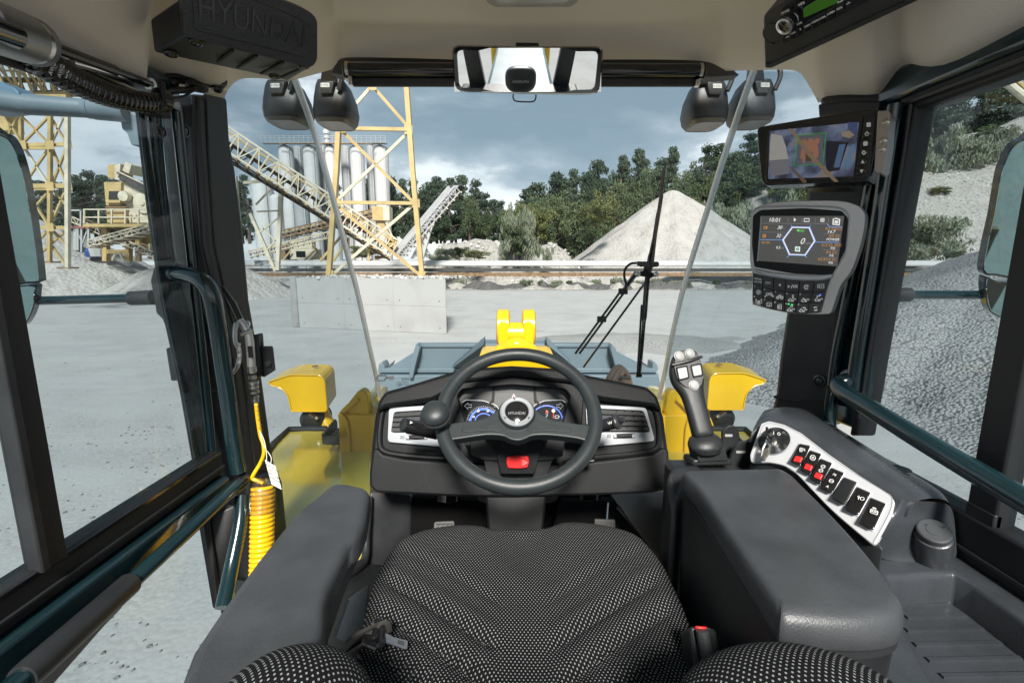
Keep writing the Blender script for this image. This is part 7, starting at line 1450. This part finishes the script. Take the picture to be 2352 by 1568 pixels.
for v, r, h in ((848, .0125, .018), (866, .0105, .012), (878, .0135, .010), (888, .0115, .012), (900, .012, .008), (912, .0105, .008), (920, .0085, .010)):
    c = P(578 + (v - 848) * .12, v, ya); MB().lathe(c, (.03, 0, -1), [(r * .8, -h * .5), (r, -h * .35), (r, h * .35), (r * .8, h * .5)], 6 if v in (912, 866) else 18).build('coupling', steel, t)
t = thing('hose_clip', P(600, 820, 1.26), 'brown black bent sheet metal clip with one bolt on the left pillar', 'bracket')
ck = MB().prism([P(u, v, 1.25) for u, v in ((580, 768), (598, 768), (604, 796), (626, 797), (632, 850), (607, 866), (590, 862))], V((0, .004, 0))).build('plate', plast2, t, bevel=.001)
MB().prism([P(606, 797, 1.25), P(626, 797, 1.25), P(620, 804, 1.29), P(610, 804, 1.29)], V((0, 0, .003))).build('flange', plast2, t)
MB().lathe(P(617, 836, 1.25), (0, -1, 0), [(.009, 0), (.009, .004), (.006, .005), (.006, .008), (.001, .009)], 12).build('bolt', plast2, t)
MB().prism([P(u, v, 1.235) for u, v in ((583, 768), (592, 768), (600, 862), (590, 870), (584, 860))], V((0, .03, 0))).build('holder', plastic, t, bevel=.004)
t = thing('coiled_air_hose', P(600, 1300, 1.14), 'bright yellow coiled air hose hanging beside the left pillar', 'hose')
hp = cat([P(588, 925, ya), P(592, 960, ya), P(598, 998, ya), P(605, 1020, ya), P(606, 1042, ya), P(597, 1065, ya), P(583, 1088, ya - .01), P(580, 1098, ya - .01), P(592, 1104, ya - .01), P(605, 1110, ya - .01)], 6)
MB().tube(hp, .0052, 10).build('straight_hose', hose_y, t, sharp=None)
MB().tube([P(588 + (v - 925) * .14 + 5 * math.cos((v - 925) * .62), v, ya + .0055 * math.sin((v - 925) * .62)) for v in [925 + k for k in range(75)]], .0009, 5).build('strain_spring', steel, t)
ca = P(604, 1118, 1.17); cb = P(600, 1322, 1.10); hx_ = []
nT = 19; ax = (cb - ca); e1 = V((1, 0, 0)); e2 = ax.normalized().cross(e1)
for k in range(nT * 26): f = k / (nT * 26); a = 2 * math.pi * nT * f; hx_.append(ca + ax * f + e1 * math.cos(a) * .0245 + e2 * math.sin(a) * .0245)
MB().tube(hx_, .0060, 8).build('coil', hose_y, t, sharp=None)
wrapm = glass('clear_wrap', (.93, .9, .85), .01, .22); wm = MB(); rows = []
for k in range(9):
    f = -.10 + k * .05; rr_ = [.012, .024, .030, .032, .0325, .0325, .0325, .0325, .0325][k]; rows.append([ca + ax * f + (e1 * math.cos(a) + e2 * math.sin(a)) * (rr_ + .0022 * noise.noise(V((a * 2.2, k * 1.3, 1)))) for a in [2 * math.pi * i / 36 for i in range(37)]])
wm.sheet(rows).build('plastic_wrap', wrapm, t, sharp=None)
t = thing('paper_tag', P(632, 1090, 1.16), 'white printed paper tag on a string beside the yellow hose', 'tag')
tp = Yp(1.155, 5, yaw=25); tgo = slab('card', [(608, 1055), (633, 1070), (647, 1124), (624, 1112)], tp, .0006, paper, t, bevel=0)
MB().tube(cat([P(597, 990, ya - .008), P(607, 1012, 1.18), P(612, 1040, 1.165), P(612, 1058, 1.155)]), .0009, 5).build('string', paper, t); MB().tube(cat([P(597, 990, ya - .008), P(604, 1020, 1.18), P(622, 1048, 1.165), P(622, 1064, 1.155)]), .0009, 5).build('string', paper, t)
for k, (s, mm_) in enumerate((('AIR HOSE CAUTION', plast2), ('사용 주의', red), ('MAX 1.0 MPa', plast2), ('KEEP AWAY', plast2))): text('lettering', s, tp, 621 + k * 4, 1072 + k * 10, .0032, mm_, tgo, u2=631 + k * 4, v2=1078 + k * 10, off=.0004, ext=.0001)

# ================================================================ OUTSIDE ON THE MACHINE
def lamp(name, px, y, label, flip=1, neck=(0, 0)):
    "cab work lamp seen from behind: bracket, neck, tapering housing with a pale lower lip"
    t = thing(name, P((px[0] + px[2]) / 2, px[3], y), label, 'work lamp'); u0, v0, u1, v1 = px; W_ = u1 - u0; H_ = v1 - v0; um = (u0 + u1) / 2 + neck[0]
    def sec(fu0, fu1, fv, yf, yb_):
        a = P(u0 + W_ * fu0, v0 + H_ * fv, yf); b = P(u0 + W_ * fu1, v0 + H_ * fv, yf); c = V((b.x, a.y + yb_, b.z)); d = V((a.x, a.y + yb_, a.z)); a = a + V((0, 0, 0))
        m_ = (a + b + c + d) / 4; out = []
        for k in range(20): th_ = 2 * math.pi * k / 20; cx = abs(math.cos(th_)) ** .5 * (1 if math.cos(th_) > 0 else -1); sy = abs(math.sin(th_)) ** .5 * (1 if math.sin(th_) > 0 else -1); out.append(m_ + (b - a) / 2 * cx + (d - a) / 2 * sy)
        return out
    hb = MB().loft([sec(.18, .82, .10, y + .02, .05), sec(.10, .90, .20, y + .015, .09), sec(.03, .97, .45, y, .14), sec(.0, 1.0, .70, y, .16), sec(.04, .96, .88, y, .16), sec(.12, .88, .985, y + .01, .15)]).build('housing', plastic, t, sharp=40)
    MB().loft([sec(.10, .90, .90, y - .006, .15), sec(.15, .85, 1.0, y + .006, .14), sec(.2, .8, 1.0, y + .01, .14)]).build('lens_lip', mat('smoked_lens', (.10, .085, .075), .35), t)
    MB().prism([P(u0 + W_ * a_, v0 + H_ * b_, y - .010) for a_, b_ in ((.30, .14), (.62, .14), (.58, .42), (.28, .42))] if flip > 0 else [P(u0 + W_ * a_, v0 + H_ * b_, y - .010) for a_, b_ in ((.38, .14), (.70, .14), (.72, .42), (.42, .42))], V((0, .03, 0))).build('rear_block', plastic, t, bevel=.004)
    MB().prism([P(u0 + W_ * (.45 + .03 * flip), v0 + H_ * b_, y - .0) + V((dx, 0, 0)) for b_, dx in ((.2, -.03), (.2, .03), (-.2, .022), (-.2, -.022))], V((0, .03, 0))).build('neck', gloss, t, bevel=.003)
    a = P(u0 + W_ * (.74 if flip > 0 else .86), v0 + H_ * .34, y - .005); MB().tube(cat([a, a + V((.015, 0, .05)), a + V((.0, .01, .10)), a + V((-.05, .02, .12))]), .009, 8).build('cable', rubber, t)
    st_ = Yp(y - .0105); us = u0 + W_ * (.40 if flip > 0 else .62); vs = v0 + H_ * .235
    s_ = slab('sticker', [(us - 10, vs - 5), (us + 11, vs - 5), (us + 11, vs + 5), (us - 10, vs + 5)], st_, .001, mat('label_grey', (.5, .5, .48), .6), t, r=2, bevel=0, front=.001); text('lettering', '24 VOLT', st_, us, vs, .0075, inkd, s_, off=.0012, ext=.0002)
    return t
lamp('work_lamp', (591, 172, 692, 276), 1.86, 'outermost left work lamp, left of the pale windscreen strip')
lamp('work_lamp', (709, 170, 802, 279), 1.84, 'inner left work lamp next to the blind end and yellow trestle')
lamp('work_lamp', (1588, 172, 1684, 281), 1.84, 'inner right work lamp with a crisp 24 volt sticker', -1)
lamp('work_lamp', (1700, 170, 1793, 277), 1.86, 'outermost right work lamp, partly behind the camera monitor', -1)
# wiper
t = thing('windscreen_wiper', P(1480, 620, 1.74), 'black parked wiper with two arms and upright blade outside the windscreen', 'wiper')
yw = 1.74
MB().tube(cat([P(1528, 380, yw - .01), P(1519, 450, yw), P(1506, 530, yw), P(1494, 590, yw), P(1486, 650, yw), P(1479, 740, yw), P(1474, 800, yw), P(1468, 864, yw)]), [.004] * 6 + [.0075] * 12 + [.010] * 12 + [.007] * 13, 8, flat=.5).build('blade_spine', gloss, t)
MB().tube([P(1524, 385, yw - .015), P(1500, 600, yw - .02), P(1491, 640, yw - .015)], .004, 6).build('rubber_blade', mat('worn_rubber', (.10, .05, .03), .5), t); MB().tube([P(1474, 700, yw - .01), P(1464, 862, yw - .01)], .004, 6).build('rubber_blade', rubber, t)
MB().tube([P(1511, 490, yw - .012), P(1503, 540, yw - .012)], .006, 6).build('clip', plast2, t); MB().box(P(1467, 862, yw), (.022, .01, .012)).build('end_clip', gloss, t)
MB().prism([P(u, v, yw - .02) for u, v in rnd([(1464, 600), (1512, 601), (1512, 612), (1500, 614), (1496, 625), (1514, 628), (1514, 636), (1500, 636), (1492, 641), (1484, 636), (1466, 634), (1466, 626), (1478, 622), (1480, 612), (1464, 611)], 2)], V((0, .012, 0))).build('pivot_plate', gloss, t, bevel=.002)
for u, v in ((1473, 607), (1507, 607), (1464, 630), (1507, 630), (1485, 608)): MB().lathe(P(u, v, yw - .02), (0, -1, 0), [(.010, 0), (.010, .005), (.006, .008), (.001, .009)], 12).build('bolt', steel if v > 620 else plast2, t)
MB().tube([P(1462, 626, yw), P(1434, 664, yw)], [.017, .013], 8, flat=.6).build('arm_head', gloss, t)
for d_ in (-.008, .008): MB().tube([P(1434, 664, yw) + V((d_, 0, 0)), P(1326, 812, yw + .03) + V((d_, 0, 0))], .005, 6).build('arm_rod', gloss, t)
for u, v in ((1431, 669), (1382, 733)): MB().box(P(u, v, yw), (.034, .014, .022)).build('rod_clip', plast2, t, bevel=.003)
MB().tube([P(1478, 654, yw + .02), P(1340, 843, yw + .04)], .0075, 8, flat=.6).build('second_arm', gloss, t)
MB().tube(cat([P(1462, 604, yw - .03), P(1448, 606, yw - .03), P(1436, 618, yw - .03), P(1434, 636, yw - .03), P(1438, 652, yw - .03), P(1436, 664, yw - .02)]), .0045, 8).build('washer_hose', rubber, t)
# side mirrors
def sidemirror(sg, big, small, arm, brk_px, label, x):
    t = thing('side_mirror', P(arm[0][0], arm[0][1], 1.3), label, 'side mirror')
    # mirror plane turned back along the machine
    ym = 1.28; pl_ = Yp(ym, -12, x=x, yaw=-sg * 14)
    c_ = [pl_.at(u, v, -.004) for u, v in cat([V(p) for p in big], 4, closed=True)]
    MB().prism([pl_.at(u, v) for u, v in cat([V(p) for p in big], 4, closed=True)], -pl_.n * .03).build('upper_shell', gloss, t, bevel=.003)
    def sc_(P_, s): m_ = sum((V(p) for p in P_), V((0, 0))) / len(P_); return [m_ + (V(p) - m_) * s for p in P_]
    MB().prism([pl_.at(u, v, .003) for u, v in cat(sc_(big, .965), 4, closed=True)], -pl_.n * .003).build('upper_glass', mirror_t, t)
    MB().prism([pl_.at(u, v, -.01) for u, v in cat([V(p) for p in small], 4, closed=True)], -pl_.n * .03).build('lower_shell', gloss, t, bevel=.003)
    p2 = Yp(ym - .008, -14, x=x, z=-.1, yaw=-sg * 16); MB().prism([p2.at(u, v) for u, v in cat(sc_(small, .93), 4, closed=True)], -p2.n * .004).build('lower_glass', mirror_t, t)
    MB().tube([P(*arm[0], 1.33), P(*arm[1], 1.33)], .0125, 14).build('arm', teal, t); MB().tube([P(*arm[1], 1.33), P(*arm[2], 1.33)], [.020, .021], 16).build('arm_sleeve', plast2, t)
    b_ = MB().prism([P(u, v, 1.30) for u, v in brk_px], V((0, .05, 0))).build('hinge_bracket', plast2, t, bevel=.006)
    return t
tl_ = sidemirror(-1, [(-70, 300), (0, 306), (28, 330), (50, 392), (68, 480), (80, 560), (90, 640), (86, 650), (60, 652), (15, 660), (-70, 665)], [(-60, 664), (15, 660), (76, 655), (81, 672), (76, 706), (62, 738), (40, 752), (-60, 752)], ((30, 692), (300, 685), (352, 683)), [(352, 612), (366, 612), (378, 690), (392, 757), (380, 756), (372, 734), (357, 719), (355, 704), (347, 662), (344, 644)], 'left side mirror with tinted glass outside the left door', -1.3)
sidemirror(1, [(2420, 300), (2352, 318), (2327, 336), (2312, 367), (2300, 400), (2284, 492), (2267, 567), (2260, 626), (2290, 634), (2352, 645), (2420, 650)], [(2264, 638), (2290, 645), (2352, 652), (2420, 655), (2420, 745), (2352, 742), (2314, 734), (2279, 720), (2266, 690)], ((2310, 677), (2088, 677), (2042, 677)), [(2048, 608), (2040, 608), (2030, 680), (2016, 756), (2026, 754), (2036, 730), (2048, 716), (2052, 690), (2052, 660), (2056, 640)], 'right side mirror with tinted glass outside the right door', 1.3)
t = thing('upper_mirror_arm', P(200, 250, 1.35), 'thick blue grey upper mirror arm behind the left door glass', 'mirror arm')
bg_ = mat('blue_grey_plastic', (.15, .20, .235), .45, var=.1)
MB().tube([P(-60, 222, 1.3), P(60, 240, 1.32), P(205, 250, 1.35)], [.028, .026, .023], 18).build('arm', bg_, t); MB().tube([P(200, 250, 1.35), P(212, 250, 1.35)], .025, 18).build('clamp_ring', bg_, t); MB().tube([P(212, 250, 1.35), P(292, 254, 1.36)], [.027, .031], 18).build('sleeve', bg_, t)
MB().prism([P(u, v, 1.3) for u, v in rnd([(-60, 185), (0, 185), (14, 196), (30, 200), (42, 212), (48, 234), (40, 240), (-60, 250)], 5)], V((0, .08, 0))).build('knuckle', mat('blue_knuckle', (.12, .20, .28), .4), t, bevel=.008)
MB().prism([P(u, v, 1.37) for u, v in rnd([(268, 240), (308, 244), (322, 334), (302, 334), (292, 306), (280, 296), (276, 272)], 4)], V((0, .04, 0))).build('hinge_bracket', bg_, t, bevel=.005)

# ---- loader body in front
def fl(name, pts, vec, m_, par, bv=.006): return MB().prism(pts, V(vec)).build(name, m_, par, bevel=bv, seg=3)
for s, lb in ((0, 'yellow headlight housing on the left front fender'), (1, 'yellow headlight housing on the right front fender')):
    mu = (lambda u: u) if not s else (lambda u: 2376 - u); y0 = 2.55; dv = 0 if not s else -4
    t = thing('headlight_housing', P(mu(700), 1000, y0), lb, 'headlight')
    px = rnd([(618, 876), (622, 884), (646, 890), (662, 905), (670, 944), (752, 944), (746, 872), (735, 861), (668, 860)], [2, 8, 20, 16, 3, 8, 14, 8, 10])
    f0 = [P(mu(u), v + dv, y0) for u, v in px]; dx = P(mu(776), 900, y0 + .32) - P(mu(750), 925, y0)
    off = V((P(mu(698), 836, y0 + .30).x - P(mu(668), 860, y0).x, .30, P(mu(698), 836, y0 + .30).z - P(mu(668), 860, y0).z))
    hb = MB().prism(f0, off).build('hood', yellow, t, bevel=.012, seg=3)
    MB().tube([q + V((0, -.004, 0)) for q in f0], .0035, 6, ring=True).build('weld_seam', yellow, t)
    MB().lathe(P(mu(724), 843 + dv, y0 + .17) + V((0, 0, .004)), (0, 0, 1), [(.018, 0), (.018, .004), (.01, .006), (.001, .006)], 12).build('plug', rust, t)
    MB().lathe(P(mu(724), 960 + dv, y0 + .10), (0, 1, .2), [(.05, -.08), (.075, -.04), (.082, .02), (.078, .06), (.05, .065), (.001, .068)], 24).build('lamp_body', rubber, t)
    MB().bar(P(mu(712), 948 + dv, y0 + .02), P(mu(730), 962 + dv, y0 + .01), .03, .004).build('bracket_strip', steel, t); MB().lathe(P(mu(727), 959 + dv, y0), (0, -1, 0), [(.008, 0), (.008, .004), (.001, .006)], 8).build('bolt', steel, t)
    fl('side_plate', [P(mu(700), 946 + dv, y0 + .05), P(mu(708), 946 + dv, y0 + .05), P(mu(708), 980 + dv, y0 + .05), P(mu(703), 984 + dv, y0 + .05)], (0, .2, 0), yellow, t)
    MB().tube([P(mu(738), 946 + dv, y0 + .12), P(mu(762), 1000 + dv, y0 + .05), P(mu(786), 1050 + dv, y0 - .02)], .045, 20).build('support_tube', yellow, t)
    t = thing('frame_box', P(mu(815), 1100, 2.2), ['yellow boxed frame post beside the left headlight', 'yellow boxed frame post behind the joystick'][s], 'frame')
    fl('front_panel', [P(mu(u), v, 2.25) for u, v in rnd([(776, 955), (784, 952), (870, 955), (862, 1108), (850, 1300), (800, 1300), (788, 1106)], 3)], (0, .25, 0), yellow, t, .012)
    fl('cheek_plate', [P(mu(u), v, 2.27) for u, v in cat([V(p) for p in ((774, 955), (800, 925), (822, 898), (834, 897), (843, 906), (846, 925), (846, 960), (800, 980))], 2, closed=True)], (0, .06, 0), yellow, t, .006)
    fl('top_ledge', [P(mu(u), v, 2.30) for u, v in ((800, 945), (826, 921), (853, 921), (858, 934), (872, 938), (872, 958), (790, 958))], (0, .3, 0), khaki, t)
    MB().tube(cat([P(mu(782), 946, 2.24), P(mu(800), 985, 2.24), P(mu(803), 1100, 2.24)]), .006, 6).build('weld_bead', yellow, t); MB().tube(cat([P(mu(786), 950, 2.25), P(mu(822), 918, 2.26)]), .008, 6).build('weld_bead', yellow, t)
    t = thing('fender_deck', PZ(mu(650), 1100, -.95), ['glossy khaki yellow fender deck with black rubber edge on the left', 'khaki yellow fender deck seen past the lever guard'][s], 'fender')
    dk = [PZ(mu(u), v, -.95) for u, v in ((629, 1023), (640, 1010), (664, 991), (700, 989), (800, 990), (850, 1000), (850, 1400), (640, 1400), (560, 1180))]
    fl('deck', dk, (0, 0, -.03), khaki, t, .004); MB().tube([PZ(mu(u), v, -.945) for u, v in ((560, 1110), (629, 1019), (664, 986), (750, 984))], .018, 8).build('edge_rubber', rubber, t)
    if not s:
        for px in ([(740, 1003), (778, 1000), (778, 1022), (742, 1021)],): fl('step_front', [P(u, v, 2.18) for u, v in px], (0, .01, 0), plast2, t, .002)
        for (a, b) in (((742, 1002), (772, 966)), ((765, 1004), (778, 988))):
            tb = MB(); A_ = P(*a, 2.19); B_ = P(*b, 2.42); n_ = 6
            for k in range(n_): tb.bar(A_.lerp(B_, k / n_), A_.lerp(B_, (k + .55) / n_), .012, .03)
            tb.bar(A_ - V((0, 0, .02)), B_ - V((0, 0, .02)), .012, .04); tb.build('tooth_grating', plast2, t)
        fl('dark_underside', [P(u, v, 2.15) for u, v in ((640, 1100), (830, 1105), (830, 1420), (560, 1420))], (0, .01, 0), khaki, t, .002)
t = thing('front_chassis', C3(0, 2.3, -1.9), 'black and yellow chassis under the dashboard between the fenders', 'chassis')
MB().box(C3(0, 2.6, -1.5), (1.0, 1.2, .8)).build('body', yellow, t, bevel=.02)
# lift arm and bucket
t = thing('lift_arm', P(1185, 830, 3.9), 'yellow lift linkage with two rounded lugs behind the steering wheel top', 'lift arm')
yL = 3.9
for u0, u1, dyy in ((1145, 1167, 0), (1203, 1225, .0)):
    px = [(u0, 836), (u0, 752), (u0 + 3, 741), (u0 + 10, 738), (u1 - 3, 741), (u1, 752), (u1, 836)]
    fl('lug', [P(u, v, yL) for u, v in cat([V(p) for p in px], 2)], (0, .35, 0), yellow, t, .02)
    MB().lathe(P((u0 + u1) / 2, 752, yL + .17), (1, 0, 0), [(.13, -.06), (.16, -.045), (.16, .045), (.13, .06)], 24).build('pin_boss', yellow, t)
MB().tube([P(1186, 758, yL + .2), P(1186, 850, yL)], [.07, .10], 20).build('cylinder', mat('chrome_yellow', (.8, .55, .12), .2, .2, coat=.5), t)
MB().lathe(P(1186, 766, yL + .1), (1, 0, 0), [(.10, -.12), (.10, .12)], 20).build('cross_pin', yellow, t)
MB().tube(cat([P(1130, 825, yL), P(1160, 800, yL - .05), P(1186, 792, yL - .1), P(1212, 800, yL - .05), P(1235, 822, yL)]), .06, 14).build('bell_crank', yellow, t)
for u, v in ((1140, 826), (1222, 826)): MB().lathe(P(u, v, yL - .1), (0, -.2, 1), [(.05, -.03), (.05, .03), (.01, .04)], 14).build('grease_block', yellow, t)
for u in (1146, 1152, 1206, 1218): MB().lathe(P(u, 824, yL - .16), (0, -1, 0), [(.012, 0), (.012, .02), (.002, .022)], 8).build('bolt', rubber, t)
MB().box(P(1186, 870, 3.8), (.6, .4, .5)).build('arm_beam', yellow, t, bevel=.04)
t = thing('loader_bucket', P(1190, 900, 5.0), 'wide slate grey loader bucket in front of the machine', 'bucket')
yB = 5.0
rowsb = []
def bp_(u, v, d): return P(u, v, yB + d)
fl('back_plate', [bp_(u, v, 0) for u, v in ((877, 855), (955, 806), (960, 792), (1100, 792), (1103, 780), (1265, 780), (1268, 792), (1408, 792), (1414, 806), (1504, 852), (1512, 905), (1500, 1000), (880, 1000), (866, 905))], (0, .03, 0), bucket_m, t, .004)
fl('top_lip', [bp_(u, v, -.02) for u, v in ((955, 790), (1405, 790), (1408, 798), (953, 798))], (0, .10, 0), bucket_m, t, .008)
fl('step_plate', [bp_(u, v, -.03) for u, v in ((880, 846), (1505, 846), (1508, 856), (874, 856))], (0, .05, 0), bucket_m, t, .006)
fl('lower_shell', [bp_(u, v, -.10) for u, v in ((868, 862), (1512, 862), (1520, 1000), (860, 1000))], (0, .08, 0), bucket_m, t, .01)
for S in ([(958, 792), (952, 800), (941, 840), (940, 868), (948, 868), (953, 842), (964, 800)], [(1406, 792), (1414, 800), (1426, 845), (1427, 872), (1420, 870), (1414, 843), (1402, 800)]): fl('rib', [bp_(u, v, -.16) for u, v in S], (0, .16, 0), bucket_m, t, .006)
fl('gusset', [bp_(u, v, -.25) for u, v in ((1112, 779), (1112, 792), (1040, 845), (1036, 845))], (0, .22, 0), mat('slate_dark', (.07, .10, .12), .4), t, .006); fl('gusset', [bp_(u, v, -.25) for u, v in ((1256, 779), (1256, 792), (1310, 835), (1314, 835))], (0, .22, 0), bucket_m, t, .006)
for U in (((877, 852), (866, 862), (853, 920), (846, 1000), (870, 1000), (872, 870)), ((1504, 852), (1512, 858), (1522, 905), (1530, 1000), (1512, 1000), (1508, 870))): fl('side_plate', [bp_(u, v, .0) for u, v in U], (0, .6, 0), bucket_m, t, .008)
fl('corner_block', [bp_(u, v, -.02) for u, v in ((870, 836), (878, 834), (884, 842), (880, 858), (868, 856))], (0, .2, 0), bucket_m, t, .006); fl('corner_block', [bp_(u, v, -.02) for u, v in ((1500, 834), (1508, 834), (1512, 846), (1506, 858), (1498, 848))], (0, .2, 0), bucket_m, t, .006)
t = thing('hydraulic_hoses', P(1420, 880, 3.2), 'looped bronze brown hydraulic hoses beside the dashboard top right', 'hoses')
hm_ = mat('hose_bronze', (.11, .085, .07), .45, bump=.3, bs=200)
for dx, dy in ((0, 0), (10, 4), (20, 9)): MB().tube(cat([P(1388 + dx, 900, 3.2), P(1400 + dx, 866 + dy, 3.2), P(1418 + dx * .6, 844 + dy, 3.25), P(1430 + dx * .5, 850 + dy, 3.3), P(1434 + dx * .6, 880, 3.3), P(1432 + dx, 910, 3.3)]), .022, 10).build('hose', hm_, t)
MB().tube([P(1424, 866, 3.15), P(1448, 868, 3.15)], .012, 8).build('cable_tie', rubber, t)

# ---- rear of the machine, which the mirrors look back at
t = thing('engine_hood', C3(0, -2.4, -1.6), 'slate engine hood with yellow counterweight behind the cab, seen in the mirrors', 'hood')
MB().box(C3(0, -3.0, -1.5), (1.3, 2.6, .9)).build('hood', bucket_m, t, bevel=.08); MB().box(C3(0, -4.4, -1.6), (1.7, .3, 1.0)).build('counterweight', yellow, t, bevel=.08)
t = thing('rear_pillar', C3(-.6, -.7, -1.0), 'black rear cab pillar with three round air vents, seen in the mirror', 'pillar')
def rearp(s):
    MB().prism([C3(s * .40, -.70, -.75), C3(s * .62, -.70, -.75), C3(s * .72, -.70, .40), C3(s * .56, -.70, .40)], V((0, -.08, 0))).build('trim', plastic, t, bevel=.01)
    for k in range(3): MB().lathe(C3(s * (.575 + .02 * k - .0), -.70, .05 + .12 * k), (0, 1, 0), [(.045, 0), (.045, .012), (.036, .014), (.034, .004), (.001, .004)], 24).build('air_vent', silver, t)
rearp(-1)
t = thing('rear_pillar', C3(.6, -.7, -1.0), 'second black rear cab pillar with three round air vents, seen in the mirror', 'pillar'); rearp(1)
t = thing('rear_shelf', C3(0, -.7, -.9), 'black rear shelf behind the seat, seen in the mirror', 'shelf'); MB().box(C3(0, -.62, -.62), (1.5, .3, .25)).build('shelf', plastic, t, bevel=.03)
